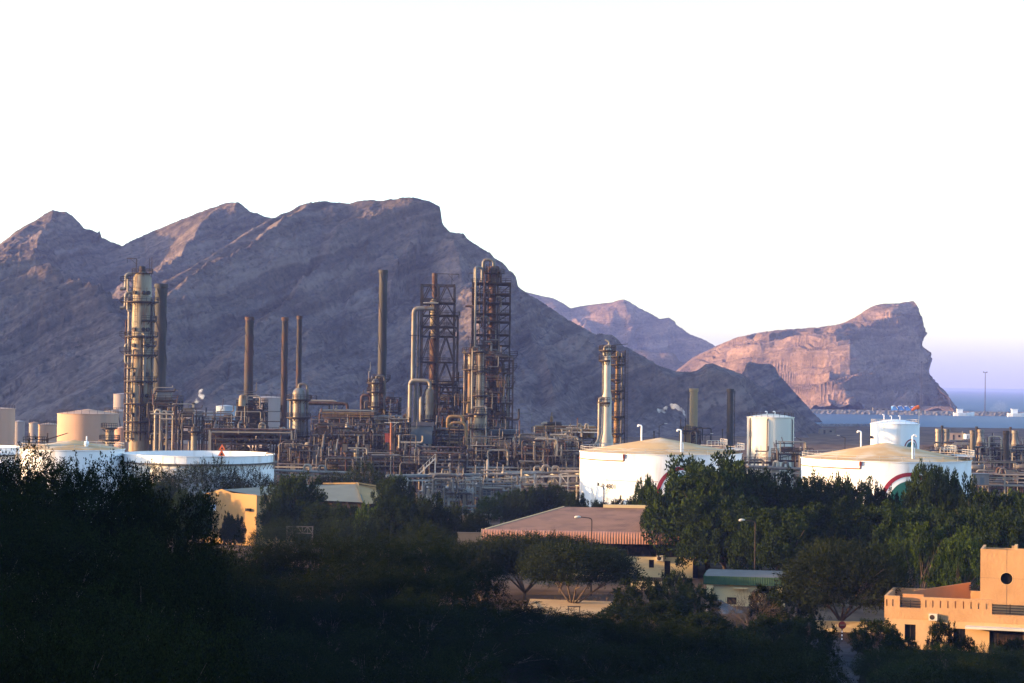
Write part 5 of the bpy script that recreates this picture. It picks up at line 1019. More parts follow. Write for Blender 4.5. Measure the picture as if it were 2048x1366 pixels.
def boat(label, px, py, d, L):
    x = gx(px, d, py); T = thing('boat', label, 'boat', (x, d, -1)); h = L * .11; b = MB(); vs = []
    for q, ww, zz in ((-.5, .7, 1.0), (-.3, 1, .95), (.1, 1, 1.0), (.35, .7, 1.15), (.5, .05, 1.4)):
        for s, f in ((-1, 1), (-1, .6), (1, .6), (1, 1)): vs.append((x + q * L, d + s * ww * f * L * .14, -1 + (zz * h * 1.4 if f == 1 else -.3)))
    b.add(vs, [(i * 4 + j, i * 4 + j + 1, (i + 1) * 4 + j + 1, (i + 1) * 4 + j) for i in range(4) for j in range(3)] + [(i * 4 + 3, i * 4, (i + 1) * 4, (i + 1) * 4 + 3) for i in range(4)] + [(0, 3, 2, 1)]); b.build('hull', m_white, T)
    b = MB(); b.box((x - L * .2, d, -1 + h * 2.1), (L * .25, L * .16, h * 1.6)); b.box((x - L * .2, d, -1 + h * 3), (L * .3, L * .2, h * .15)); b.build('cabin', m_emwhite, T)
boat('white boat moored along the near side of the mole', 1928, 828, 2030, 22); boat('dark topped boat at the mole by the right edge', 2038, 824, 2030, 24)
# steam and dust
def plume(label, pts, mat_d, name='smoke', seed=0):
    g = random.Random(seed); m = bpy.data.materials.new('steam'); m.use_nodes = True; n, l = m.node_tree.nodes, m.node_tree.links
    [n.remove(q) for q in list(n) if q.type == 'BSDF_PRINCIPLED']
    pv = n.new('ShaderNodeVolumePrincipled'); pv.inputs['Color'].default_value = (.95, .95, .97, 1); ge = n.new('ShaderNodeNewGeometry'); nt = n.new('ShaderNodeTexNoise'); nt.inputs['Scale'].default_value = .55; nt.inputs['Detail'].default_value = 5; l.new(ge.outputs['Position'], nt.inputs['Vector'])
    mr = n.new('ShaderNodeMapRange'); mr.inputs['From Min'].default_value = .44; mr.inputs['From Max'].default_value = .62; mr.inputs['To Max'].default_value = mat_d; l.new(nt.outputs['Fac'], mr.inputs['Value']); l.new(mr.outputs['Result'], pv.inputs['Density']); l.new(pv.outputs['Volume'], n['Material Output'].inputs['Volume'])
    b = MB(); P = []; RR = []
    for i in range(len(pts) - 1):
        for k in range(4):
            t = k / 4; a, e = pts[i], pts[i + 1]; P.append(tuple(a[j] * (1 - t) + e[j] * t + g.uniform(-.15, .15) for j in range(3))); RR.append((a[3] * (1 - t) + e[3] * t) * g.uniform(.8, 1.2))
    b.tube(P, RR, 12); o = b.build(name, m); tag(o, label, 'smoke', kind='stuff'); return o
def pp(px, py, d, r): v = at(px, py, d); return (v.x, v.y, v.z, S(r, d))
plume('white steam plume drifting left from the boiler', [pp(1371, 834, 547, 1.2), pp(1366, 822, 547, 3.5), pp(1352, 812, 548, 5.5), pp(1340, 813, 549, 5.5), pp(1328, 822, 550, 5), pp(1312, 822, 550, 4)], 1.2, seed=1)
plume('thin steam wisp rising near the cream column', [pp(386, 808, 600, 1.5), pp(393, 803, 600, 4), pp(402, 796, 600, 6), pp(402, 784, 601, 4.5), pp(401, 776, 601, 3)], .9, seed=2)
plume('pale dust cloud on the harbour mole', [pp(1978, 825, 2060, 5), pp(1992, 818, 2060, 12), pp(2005, 812, 2060, 12), pp(2014, 806, 2062, 4)], .012, seed=3)
x = gx(386, 600); T = thing('vent_pole', 'slim pale vent pipe giving off the thin steam wisp', 'vent pole', (x, 600, 0)); b = MB(); b.tube([(x, 600, 0), (x, 600, gz(386, 805, 600))], .35, 8); b.build('pipe', m_pipew, T); b = MB(); b.lathe((x, 600), [(.5, gz(386, 805, 600)), (.5, gz(386, 809, 600))], 8); b.build('cap', m_steel, T)
# ================================================================ foreground buildings
m_sandwall = M('apricot_render', (0.44, 0.25, 0.12), 0.9, var=0.08, scale=0.25, col2=(0.37, 0.205, 0.095), f=(0.5, 0.75), bump=0.15, bscale=3)
m_sandwall2 = M('pale_apricot_render', (0.48, 0.31, 0.16), 0.9, var=0.08, scale=0.3, col2=(0.40, 0.25, 0.13), f=(0.55, 0.75), bump=0.1)
m_yellowwall = M('yellow_render', (0.36, 0.215, 0.09), 0.9, var=0.1, scale=0.2, col2=(0.30, 0.18, 0.075), f=(0.5, 0.7))
m_creamwall = M('cream_render', (0.55, 0.42, 0.23), 0.9, var=0.08, scale=0.3, col2=(0.5, 0.38, 0.22), f=(0.55, 0.75))
m_brownroof = M('brown_roof_sheet', (0.24, 0.12, 0.073), 0.85, var=0.15, scale=0.25, stretch=1, col2=(0.17, 0.088, 0.056), f=(0.48, 0.66))
m_eave = M('terracotta_eave_sheet', (0.34, 0.155, 0.095), 0.6, var=0.12, scale=0.6)
m_greyroof = M('grey_green_roof', (0.13, 0.14, 0.115), 0.85, var=0.12, scale=0.2)
m_greensheet = M('green_fascia_sheet', (0.03, 0.075, 0.043), 0.6, var=0.15)
m_palegreysheet = M('pale_grey_roof_sheet', (0.12, 0.11, 0.10), 0.75, var=0.12)
m_acw = M('ac_casing', (0.55, 0.50, 0.42), 0.6, var=0.1)

def frame_xy(p, ang):   # local frame: u along the facade, v into the building
    u = Vector((math.cos(ang), math.sin(ang), 0)); v = Vector((-math.sin(ang), math.cos(ang), 0))
    return lambda a, b, z: tuple(Vector((p[0], p[1], 0)) + u * a + v * b + Vector((0, 0, z)))
def lbox(b, L, ang, a0, a1, b0, b1, z0, z1):
    c = L((a0 + a1) / 2, (b0 + b1) / 2, (z0 + z1) / 2); b.box(c, (a1 - a0, b1 - b0, z1 - z0), ang)
def wall_with_holes(b, L, a0, a1, z0, z1, holes, t=.3, bb=0.0):
    """front wall sheet of thickness t with rectangular openings (a0,a1,z0,z1)"""
    A = sorted({a0, a1, *[h[0] for h in holes], *[h[1] for h in holes]}); Zs = sorted({z0, z1, *[h[2] for h in holes], *[h[3] for h in holes]})
    hole = lambda i, j: not (0 <= i < len(A) - 1 and 0 <= j < len(Zs) - 1) or any(h[0] <= A[i] + 1e-6 and A[i + 1] <= h[1] + 1e-6 and h[2] <= Zs[j] + 1e-6 and Zs[j + 1] <= h[3] + 1e-6 for h in holes)
    for i in range(len(A) - 1):
        for j in range(len(Zs) - 1):
            if hole(i, j): continue
            q = lambda a, o, z: L(a, bb + o, z)
            p, r, lo, hi = A[i], A[i + 1], Zs[j], Zs[j + 1]
            b.add([q(p, 0, lo), q(r, 0, lo), q(r, 0, hi), q(p, 0, hi)], [(0, 1, 2, 3)]); b.add([q(p, t, lo), q(r, t, lo), q(r, t, hi), q(p, t, hi)], [(3, 2, 1, 0)])
            for ii, jj, e in ((i - 1, j, (p, lo, p, hi)), (i + 1, j, (r, hi, r, lo)), (i, j - 1, (r, lo, p, lo)), (i, j + 1, (p, hi, r, hi))):
                if hole(ii, jj): b.add([q(e[0], 0, e[1]), q(e[2], 0, e[3]), q(e[2], t, e[3]), q(e[0], t, e[1])], [(0, 1, 2, 3)])

# ---- apricot villa at the right edge
d = 222; ang = R(-17)
p0 = at(1769, 1200, d); L = frame_xy((p0.x, p0.y), ang); K = d / FPX / math.cos(ang) * .97
zz = lambda px, py, dd=d: gz(px, py, dd)
def A_(px):  # facade coordinate of a pixel column (front plane)
    tx = (px - 1024) / FPX; u = Vector((math.cos(ang), math.sin(ang))); return (tx * p0.y - p0.x) / (u.x - tx * u.y)
T = thing('villa', 'apricot villa with slotted parapet and round window tower at the right edge', 'house', (p0.x, p0.y, 0))
zt = zz(1769, 1191); zr = zt - 1.9
holes = [(A_(1814), A_(1836), zz(1820, 1279), zz(1820, 1247)), (A_(1911), A_(1935), zz(1920, 1286), zz(1920, 1252)), (A_(1983), A_(2052), 0.0, zz(2000, 1254)), (A_(1804), A_(1846), zz(1820, 1214), zt + .01), (A_(1988), A_(2060), zz(2010, 1222), zt + .01)]
slots = [1778, 1790, 1856, 1870, 1885, 1900, 1915, 1931, 1946, 1961, 1977]
holes += [(A_(s) - .07, A_(s) + .08, zz(s, 1212), zz(s, 1198)) for s in slots]
aE = A_(2075); zE = zz(1769, 1236)
b = MB(); wall_with_holes(b, L, 0, aE, zE, zt, [h for h in holes if h[3] > zE]); b.build('wall', m_sandwall, T)
lo = [(h[0], h[1], h[2], min(h[3], zE)) for h in holes if h[2] < zE]
b = MB(); wall_with_holes(b, L, 0.03, aE, -.3, zE, lo, bb=.05); b.build('wall', m_sandwall2, T)
b = MB(); lbox(b, L, ang, 0, .3, .3, 9.7, -.3, zt); lbox(b, L, ang, .3, A_(1985), 9.4, 9.7, -.3, zt - .02); b.build('wall', m_sandwall, T)
b = MB(); lbox(b, L, ang, .3, aE, .35, 9.4, zr - .3, zr); b.build('roof', m_conc, T)
b = MB(); lbox(b, L, ang, A_(1808), A_(1850), .9, 1.1, zr, zt + .2); b.add([L(A_(1828), 3.2, zr), L(A_(1936), 7.6, zr), L(A_(1936), 7.6, zt + 1.15), L(A_(1828), 3.2, zt + .35), L(A_(1828), 3.5, zr), L(A_(1936), 7.9, zr), L(A_(1936), 7.9, zt + 1.15), L(A_(1828), 3.5, zt + .35)], [(0, 1, 2, 3), (7, 6, 5, 4), (3, 2, 6, 7), (0, 3, 7, 4), (1, 5, 6, 2)]); b.build('parapet', M('terracotta_parapet', (.42, .21, .10), .9, var=.1), T)
for (a, c2) in ((A_(1804), A_(1846)), (A_(1988), A_(2060))):
    b = MB(); [b.bar(L(a, .15, zz(1820, 1217) + .3 * k), L(c2, .15, zz(1820, 1217) + .3 * k), .09) for k in range(4)]; [b.bar(L(a + (c2 - a) * q, .15, zz(1820, 1216)), L(a + (c2 - a) * q, .15, zz(1820, 1216) + 1.0), .08) for q in (.0, .5, 1)]; b.build('railing', m_dark, T)
b = MB(); [b.bar(L(A_(1936), 7.7, zt + .25 * k), L(A_(1955), 7.7, zt + .25 * k), .08) for k in range(1, 4)]; [lbox(b, L, ang, A_(1936) - .1, A_(1936) + .25, 7.3 , 7.6, zt + .25 * k, zt + .25 * k + .1) for k in range(1, 4)]; b.build('railing', m_dark, T)
# tower
aT0 = A_(1953); tb = 2.2; zT = zz(1953, 1096); zC = zz(2005, 1154); aC = A_(2005) + .55; rC = .68
b = MB(); n = 32; a1 = aE
ringv = [L(aC + rC * math.cos(6.283 * i / n), tb, zC + rC * math.sin(6.283 * i / n)) for i in range(n)]; ring2 = [L(aC + rC * math.cos(6.283 * i / n), tb + .35, zC + rC * math.sin(6.283 * i / n)) for i in range(n)]
def box_pt(i):
    an = 6.283 * i / n; x, z = math.cos(an), math.sin(an); s = min((a1 - aC if x > 0 else aC - aT0 - .5) / max(abs(x), 1e-6), (zT - zC if z > 0 else zC - zr) / max(abs(z), 1e-6)); return L(aC + x * s, tb, zC + z * s)
outv = [box_pt(i) for i in range(n)]
corners = [L(aT0 + .5, tb, zr), L(aT0 + .5, tb, zT), L(a1, tb, zT), L(a1, tb, zr)]
b.add(ringv + outv, [(i, n + i, n + (i + 1) % n, (i + 1) % n) for i in range(n)]); b.add(ringv + ring2, [(i, (i + 1) % n, n + (i + 1) % n, n + i) for i in range(n)])
# fill the corner slivers of the front
def sliver(c, i, j): b.add([c, outv[i % n], outv[j % n]], [(0, 1, 2)])
import itertools
for ci, c_ in enumerate(corners):
    best = sorted(range(n), key=lambda i: (Vector(outv[i]) - Vector(c_)).length)[:2]; i, j = sorted(best)
    if j - i > n / 2: i, j = j, i
    b.add([c_, outv[i], outv[j]], [(0, 1, 2)])
lbox(b, L, ang, aT0 + .5, aT0 + .8, tb + .02, tb + 6, zr, zT); lbox(b, L, ang, aT0 + .8, a1, tb + 5.7, tb + 6, zr, zT - .3); lbox(b, L, ang, aT0 + .8, a1, tb + .35, tb + 5.7, zT - 1.2, zT - 1.0)
tw = b.build('tower', m_sandwall, T)
b = MB(); b.add([L(aC + rC * math.cos(6.283 * i / n), tb + .3, zC + rC * math.sin(6.283 * i / n)) for i in range(n)], [tuple(range(n))]); w = b.build('window', m_glass, T)
b = MB(); b.tube([L(aC + (rC + .02) * math.cos(6.283 * i / n), tb + .02, zC + (rC + .02) * math.sin(6.283 * i / n)) for i in range(n + 1)], .05, 5, False); b.build('frame', m_sandwall2, w)
b = MB(); lbox(b, L, ang, aC - .015, aC + .015, tb - .012, tb - .002, zr, zC - rC); lbox(b, L, ang, aC - .015, aC + .015, tb - .012, tb - .002, zC + rC, zT); lbox(b, L, ang, aT0 + .5, aC - rC, tb - .012, tb - .002, zC, zC + .02); lbox(b, L, ang, aC + rC, a1, tb - .012, tb - .002, zC, zC + .02); b.build('joint', m_conc, T)
b = MB(); lbox(b, L, ang, A_(2030), A_(2036), tb + .3, tb + 2, zT, zT + .5); [lbox(b, L, ang, A_(2030) - .3, A_(2030), tb + .3, tb + .6, zT + .12 * k, zT + .12 * k + .06) for k in range(1, 4)]; b.build('roof_vent', m_sandwall2, T)
for h in holes[:2]:
    b = MB(); lbox(b, L, ang, h[0], h[1], .26, .3, h[2], h[3]); w = b.build('window', m_glass, T)
    b = MB(); [lbox(b, L, ang, a, a + .07, .2, .27, h[2], h[3]) for a in (h[0], h[1] - .07, (h[0] + h[1]) / 2)]; [lbox(b, L, ang, h[0] + .07, h[1] - .07, .21, .26, z, z + .07) for z in (h[2], h[3] - .07)]; b.build('frame', m_dark, w)
    b = MB(); lbox(b, L, ang, h[0] - .1, h[1] + .1, -.08, .05, h[2] - .12, h[2]); b.build('sill', m_sandwall2, w)
h = holes[2]; b = MB(); lbox(b, L, ang, h[0], h[1], .28, .34, h[2], h[3]); [lbox(b, L, ang, h[0] + .3 * k, h[0] + .3 * k + .1, .22, .28, h[2], h[3]) for k in range(14)]; b.build('garage_door', m_dark, T)
b = MB(); z = zz(1950, 1249); lbox(b, L, ang, A_(1936), aE, -1.5, .04, z, z + .22); b.build('canopy', m_acw, T)
def ac_unit(label, c, ang, w=.95, h=.75, dd=.5):
    L2 = frame_xy((c[0], c[1]), ang); t = thing('air_conditioner', label, 'air conditioner', c); b = MB(); lbox(b, L2, ang, -w / 2, w / 2, -dd, 0, c[2], c[2] + h); b.build('casing', m_acw, t)
    b = MB(); n = 16; b.add([L2(-w * .1 + h * .38 * math.cos(6.283 * i / n), -dd - .012, c[2] + h / 2 + h * .38 * math.sin(6.283 * i / n)) for i in range(n)], [tuple(range(n))]); b.build('fan_grille', m_dark, t)
    b = MB(); [lbox(b, L2, ang, s - .03, s + .03, -dd, 0, c[2] - .06, c[2]) for s in (-w * .3, w * .3)]; b.build('bracket', m_dark, t)
q = L(A_(1871), 0, zz(1871, 1237)); ac_unit('pale air conditioner on the apricot villa wall between its windows', q, ang)

# ---- brown roofed hall
d = 300; ang = R(-6); pL = at(962, 1086, d); L = frame_xy((pL.x, pL.y), ang)
def A_(px): tx = (px - 1024) / FPX; u = (math.cos(ang), math.sin(ang)); return (tx * pL.y - pL.x) / (u[0] - tx * u[1])
T = thing('hall', 'long brown roofed hall with rounded striped terracotta eave in the middle', 'hall', (pL.x, pL.y, 0))
zb = gz(962, 1082, d); W = A_(1390); span = 42; er = 1.15; SK = 11.2; rise = gz(1105, 1013, 321) - zb - er * 1.5
prof = [(0.0, 0.0), (0.0, er * .55)] + [(er * (1 - math.cos(t)), er * .55 + er * math.sin(t)) for t in np.linspace(.15, math.pi / 2 - .1, 8)]
b = MB(); nb = int(W / .42); vs = []
for i in range(nb * 2 + 1):
    a = W * i / (nb * 2); o = .0 if i % 2 else .065
    for (bb, z) in prof: vs.append(L(a, bb - o * .9, zb + z + o * .2))
k = len(prof); b.add(vs, [(i * k + j, (i + 1) * k + j, (i + 1) * k + j + 1, i * k + j + 1) for i in range(nb * 2) for j in range(k - 1)]); b.build('eave', m_eave, T)
ztop = zb + prof[-1][1]; b0 = prof[-1][0]; ridge = span * .5
b = MB(); na, nbk = int(W / .25), 2; vs = []
for i in range(na + 1):
    a = W * i / na; o = .02 if i % 2 else 0
    for (bb, z) in ((b0 - .1, ztop - .02), (ridge, ztop + rise), (span - b0, ztop)): vs.append(L(a + (W - a) / W * SK * bb / ridge, bb, z + o))
b.add(vs, [(i * 3 + j, (i + 1) * 3 + j, (i + 1) * 3 + j + 1, i * 3 + j + 1) for i in range(na) for j in range(2)]); b.build('roof', m_brownroof, T)
b = MB(); b.bar(L(0, 0, zb), L(0, 0, zb + er * .6), .16); b.bar(L(0, .1, zb + er * .6), L(0, b0, ztop), .16); b.bar(L(SK * b0 / ridge - .02, b0, ztop), L(SK - .02, ridge, ztop + rise), .2); b.build('verge_trim', m_creamwall, T)
b = MB(); b.add([L(.6, 1.9, -.3), L(SK * 1.9, span - 2, -.3), L(SK * 1.9, span - 2, ztop - .2), L(SK + .4, ridge, ztop + rise - .2), L(1.0, b0 + .2, ztop - .1), L(.6, 1.9, zb + .3)], [(0, 1, 2, 3, 4, 5)]); b.build('gable_wall', m_palegreysheet, T)
b = MB(); lbox(b, L, ang, A_(1195), A_(1420), ridge - .4, ridge + .4, ztop + rise + .02, ztop + rise + .5); b.build('ridge_vent', m_creamwall, T)
zw = gz(1250, 1114, 298); wh = [(A_(1302), A_(1312), gz(1305, 1138, 297), gz(1305, 1122, 297)), (A_(1333), A_(1345), 0, gz(1338, 1124, 297)), (A_(1390), A_(1400), 0, gz(1395, 1124, 297))]
b = MB(); wall_with_holes(b, L, .4, W, -.3, zw, wh, bb=1.7); b.build('wall', m_creamwall, T)
b = MB(); lbox(b, L, ang, .4, W, 2.9, 3.1, zw, zb + .4); b.build('clerestory_wall', m_dark, T)
b = MB(); [lbox(b, L, ang, a, a + .12, 1.75, 2.0, zw, zb + .3) for a in np.arange(.6, W, 2.2)]; b.box(L(W / 2, 1.9, zw + .03), (W - .8, .5, .06), ang); b.bar(L(.4, 1.8, zw + 1.0), L(W, 1.8, zw + 1.0), .08); b.build('balcony_railing', m_dark, T)
for i, h in enumerate(wh):
    b = MB(); lbox(b, L, ang, h[0], h[1], 1.92, 1.96, h[2], h[3]); w = b.build('window' if i == 0 else 'door', m_glass, T)
    if i == 0: b = MB(); lbox(b, L, ang, h[0] - .08, h[1] + .08, 1.62, 1.7, h[2] - .1, h[2]); b.build('sill', m_creamwall, w)
ac_unit('boxy air conditioner under the dark balcony of the brown roofed hall, left one', L(A_(1239), 1.7, gz(1239, 1121, 298)), ang, 1.0, .9)
ac_unit('boxy air conditioner on the hall wall close to the large neem tree', L(A_(1324), 1.7, gz(1324, 1124, 297)), ang, 1.0, .85)
# low white wall in front of the hall
L3 = frame_xy((gx(1262, 281, 1155), 281), R(-4)); b = MB(); lbox(b, L3, R(-4), 0, 6.0, 0, .3, -.2, 1.1); lbox(b, L3, R(-4), -.05, 6.05, -.05, .35, 1.1, 1.2); o = b.build('garden_wall', m_creamwall); tag(o, 'low cream garden wall in front of the hall window', 'wall')

# ---- yellow buildings on the left
d = 352; ang = R(-30); pL = at(403, 1030, d); L = frame_xy((pL.x, pL.y), ang)
def A_(px): tx = (px - 1024) / FPX; u = (math.cos(ang), math.sin(ang)); return (tx * pL.y - pL.x) / (u[0] - tx * u[1])
T = thing('workshop', 'yellow gabled workshop wall with tree shadows left of the middle trees', 'workshop', (pL.x, pL.y, 0)); a1 = A_(518); zE = gz(518, 990, d - 6); zP = gz(440, 978, d - 2); zL = gz(403, 989, d)
b = MB(); pr = [(0, -.3), (a1, -.3), (a1, zE), (a1 * .56, zE + .15), (a1 * .36, zP), (0, zL)]; dep = .35
vs = [L(a, 0, z) for a, z in pr] + [L(a, dep, z) for a, z in pr]; n = len(pr); b.add(vs, [tuple(range(n)), tuple(reversed(range(n, 2 * n)))] + [((i + 1) % n, i, n + i, n + (i + 1) % n) for i in range(n)]); b.build('wall', m_yellowwall, T)
b = MB(); lbox(b, L, ang, a1 - .35, a1, dep, 16, -.3, zE - .1); b.build('wall', m_yellowwall, T)
b = MB(); b.add([L(a1 + .3, dep + .02, zE - .15), L(a1 + .3, 17, zE - .15), L(a1 * .36, 17, zP - .1), L(a1 * .36, dep + .02, zP - .1), L(-.3, dep + .02, zL - .3), L(-.3, 17, zL - .3)], [(0, 1, 2, 3), (3, 2, 5, 4)]); b.build('roof', m_greyroof, T)
b = MB(); q = L(A_(503), -.25, gz(503, 1020, d - 6)); b.box(q, (1.0, .5, .5), ang); b.bar((q[0], q[1], q[2]), (q[0], q[1] - .5, q[2] + .1), .3); b.build('flood_lamp', m_dark, T)
sg = thing('wall_sign', 'small blue and white sign on the yellow workshop wall', 'sign', L(A_(430), -.08, gz(432, 1014, d))); L0 = L; a, z = A_(424), gz(432, 1020, d)
b = MB(); lbox(b, L, ang, a, a + 1.5, -.12, -.02, z, z + 1.05); b.build('board', m_emwhite, sg); b = MB(); lbox(b, L, ang, a + .05, a + 1.45, -.135, -.123, z + .38, z + .6); lbox(b, L, ang, a + .05, a + 1.45, -.135, -.123, z + .78, z + .98); b.build('stripe', m_shedblue, sg)
d = 372; ang = R(-14); pL = at(636, 1000, d); L = frame_xy((pL.x, pL.y), ang)
def A_(px): tx = (px - 1024) / FPX; u = (math.cos(ang), math.sin(ang)); return (tx * pL.y - pL.x) / (u[0] - tx * u[1])
T = thing('warehouse', 'warehouse with grey green pitched roof and yellow gable among the middle trees', 'warehouse', (pL.x, pL.y, 0)); a1 = A_(736); ze = gz(690, 1003, d - 3); zp = gz(670, 970, d + 8)
b = MB(); b.add([L(-14, -1.2, ze + .3), L(a1, -1.2, ze - .1), L(a1 * .35, 14, zp), L(-14, 14, zp - .8), L(-14, 28, ze), L(a1, 28, ze)], [(0, 1, 2, 3), (3, 2, 5, 4)]); b.build('roof', m_greyroof, T)
b = MB(); b.add([L(a1 + .05, -1.3, ze - .35), L(a1 * .35 + .05, 14, zp + .3), L(a1 * .35 - .5, 14, zp + .3), L(a1 - .5, -1.3, ze + .3)], [(0, 1, 2, 3)]); b.add([L(a1 * .36, 13.9, zp - .15), L(a1 + 2.8, 17.5, zp - 1.5), L(a1 + 2.8, 17.5, ze - .5), L(a1, -1.0, ze - .5)], [(0, 1, 2, 3)]); b.bar(L(-4, 14.1, zp - .1), L(a1 * .36, 14.1, zp + .15), .4, .3); b.bar(L(a1 * .36, 14.1, zp + .15), L(a1 + 2.8, 17.6, zp - 1.3), .4, .3); b.build('gable', m_yellowwall, T)
b = MB(); lbox(b, L, ang, -14, a1 - .6, .4, .7, -.3, ze - .2); b.build('wall', m_dark, T); b = MB(); [lbox(b, L, ang, a, a + .3, -.9, -.6, -.2, ze - .05) for a in (1.0, 6.0)]; b.build('post', m_steel, T)

# ---- shed with green corrugated fascia
d = 262; ang = R(-9); pL = at(1413, 1200, d); L = frame_xy((pL.x, pL.y), ang)
def A_(px): tx = (px - 1024) / FPX; u = (math.cos(ang), math.sin(ang)); return (tx * pL.y - pL.x) / (u[0] - tx * u[1])
T = thing('shed', 'small white walled shed with green corrugated fascia right of centre', 'shed', (pL.x, pL.y, 0)); a1 = A_(1575); zt = gz(1413, 1151, d); zf = gz(1413, 1168, d)
b = MB(); n = int(a1 / .22) * 2; vs = []
for i in range(n + 1):
    a = -.3 + (a1 + .3) * i / n; o = .07 if (i // 1) % 2 else 0
    for z in (zf, zt): vs.append(L(a, -.35 - o, z))
b.add(vs, [(2 * i, 2 * i + 2, 2 * i + 3, 2 * i + 1) for i in range(n)]); lbox(b, L, ang, -.42, -.32, -.38, 8, zf, zt); b.build('fascia', m_greensheet, T)
b = MB(); b.add([L(-.3, -.3, zt - .08), L(a1, -.3, zt - .08), L(a1, 5, zt + .15), L(-.3, 5, zt + .1), L(-.3, 10, zt - .05), L(a1, 10, zt - .05)], [(0, 1, 2, 3), (3, 2, 5, 4)]); b.build('roof', m_palegreysheet, T)
hole = (A_(1459), A_(1478), .2, gz(1465, 1194, d)); b = MB(); wall_with_holes(b, L, .9, a1, -.4, zf + .3, [hole], bb=.2); lbox(b, L, ang, 0, .9, -.25, 8, -.4, zf + .3); b.build('wall', m_creamwall, T)
b = MB(); lbox(b, L, ang, hole[0], hole[1], .42, .47, hole[2], hole[3]); w = b.build('window', m_glass, T); b = MB(); [lbox(b, L, ang, hole[0], hole[1], .36, .42, z, z + .07) for z in (hole[2] + .02, hole[3] - .09)]; b.build('frame', m_rust, w)
b = MB(); lbox(b, L, ang, A_(1473), A_(1500), -.8, .18, zf - .45, zf - .33); b.build('awning', m_creamwall, T)
# earth heap in front of the shed
d = 256; cx = gx(1434, d, 1215); b = MB(); n = 20; vs = [(cx, d, gz(1434, 1198, d))]
g = random.Random(4)
for k, (rr, q) in enumerate(((.9, .8), (1.9, .45), (2.9, .12), (3.6, -.05))):
    for i in range(n): a = 6.283 * i / n; vs.append((cx + rr * math.cos(a) * g.uniform(.9, 1.1), d + rr * math.sin(a) * g.uniform(.9, 1.1), gz(1434, 1198, d) * q * g.uniform(.92, 1.08)))
b.add(vs, [(0, 1 + i, 1 + (i + 1) % n) for i in range(n)] + [(1 + k * n + i, 1 + (k + 1) * n + i, 1 + (k + 1) * n + (i + 1) % n, 1 + k * n + (i + 1) % n) for k in range(3) for i in range(n)], True); o = b.build('earth_heap', m_rubble); tag(o, 'grey earth heap against the corner of the green fascia shed', 'earth heap')

# ---- street lamps, signs, fences
def street_lamp(label, px, d, py_top, reach, head, mat=m_steel):
    x = gx(px, d, py_top + 60); zt = gz(px, py_top, d); T = thing('street_lamp', label, 'street lamp', (x, d, 0)); b = MB(); b.tube([(x, d, -.1), (x, d, zt - .35), (x - .12, d, zt - .1), (x - .4, d, zt), (x + reach, d, zt + .12)], [.11, .08, .07, .06, .05], 8); b.build('pole', mat, T)
    b = MB(); b.tube([(x + reach + .15, d, zt + .13), (x + reach - .2, d, zt + .13), (x + reach - .55, d, zt + .08), (x + reach - .75, d, zt + .04)], [.08, .17, .2, .1], 8); b.build('lamp_head', m_acw, T)
street_lamp('grey street lamp with long arm before the brown hall roof', 1183, 272, 1036, -1.7, True)
street_lamp('street lamp standing against the dark trees right of the big neem', 1510, 275, 1042, -1.6, True)
street_lamp('thin lamp pole in front of the number on the white tank', 1207, 330, 973, .1, False)
def fence_rail(label, pts, h=1.15, mat=m_whiterail, name='railing_fence', z=None):
    T = thing(name, label, 'fence', pts[0]); b = MB()
    for i in range(len(pts) - 1): rail_line(b, pts[i], pts[i + 1], h, .07, 1.3)
    b.build('rail', mat, T); return T
dd = 246; P = [(gx(px, y_, 1225), y_, gz(px, py, y_) - 1.1) for px, py, y_ in ((1046, 1211, 244), (1086, 1200, 255), (1160, 1203, 252), (1215, 1218, 246), (1232, 1222, 240))]
fence_rail('pale pipe railing round the sunny terrace below the umbrella acacia', P)
b = MB(); q = [(gx(px, y_, 1225), y_) for px, y_ in ((1050, 238), (1230, 238), (1232, 252), (1060, 254))]; zt = gz(1140, 1224, 240); b.add([(x, y, zt) for x, y in q] + [(x, y, -.5) for x, y in q], [(0, 1, 2, 3), (4, 5, 1, 0), (5, 6, 2, 1), (6, 7, 3, 2), (7, 4, 0, 3)]); o = b.build('terrace', m_sandwall2); tag(o, 'sunny sand coloured terrace slab inside the pale pipe railing', 'terrace')
x = gx(1148, 239, 1225); T = thing('bench', 'small dark bench frame at the front edge of the terrace', 'bench', (x, 239, zt)); b = MB(); [b.bar((x + s, 239 + e, zt), (x + s, 239 + e, zt + .75), .09) for s in (-.7, .7) for e in (0, .4)]; b.build('frame', m_dark, T); b = MB(); [b.box((x, 239 + e, zt + .78), (1.6, .16, .06)) for e in (0, .2, .4)]; b.build('seat', m_steel, T)
def truss_frame(label, px0, px1, d, py0, py1, n=5):
    x0, x1 = gx(px0, d, py1), gx(px1, d, py1); z0, z1 = gz(px0, py1, d), gz(px0, py0, d); T = thing('truss_gantry', label, 'gantry', (x0, d, 0)); b = MB(); b.bar((x0, d, z1), (x1, d, z1), .14); b.bar((x0, d, z0), (x1, d, z0), .14)
    for i in range(n): xa, xb = x0 + (x1 - x0) * i / n, x0 + (x1 - x0) * (i + 1) / n; b.bar((xa, d, z0 if i % 2 else z1), (xb, d, z1 if i % 2 else z0), .11); b.bar((xb, d, z0), (xb, d, z1), .08)
    b.build('truss', m_conc, T); [MB().bar((x, d, -.2), (x, d, z1 + .1), .2).build('post', m_conc, T) for x in (x0, x1)]
truss_frame('pale truss gantry half hidden by trees, left of the two', 574, 625, 318, 1053, 1066); truss_frame('pale truss gantry half hidden by trees, right of the two', 760, 815, 312, 1060, 1072)
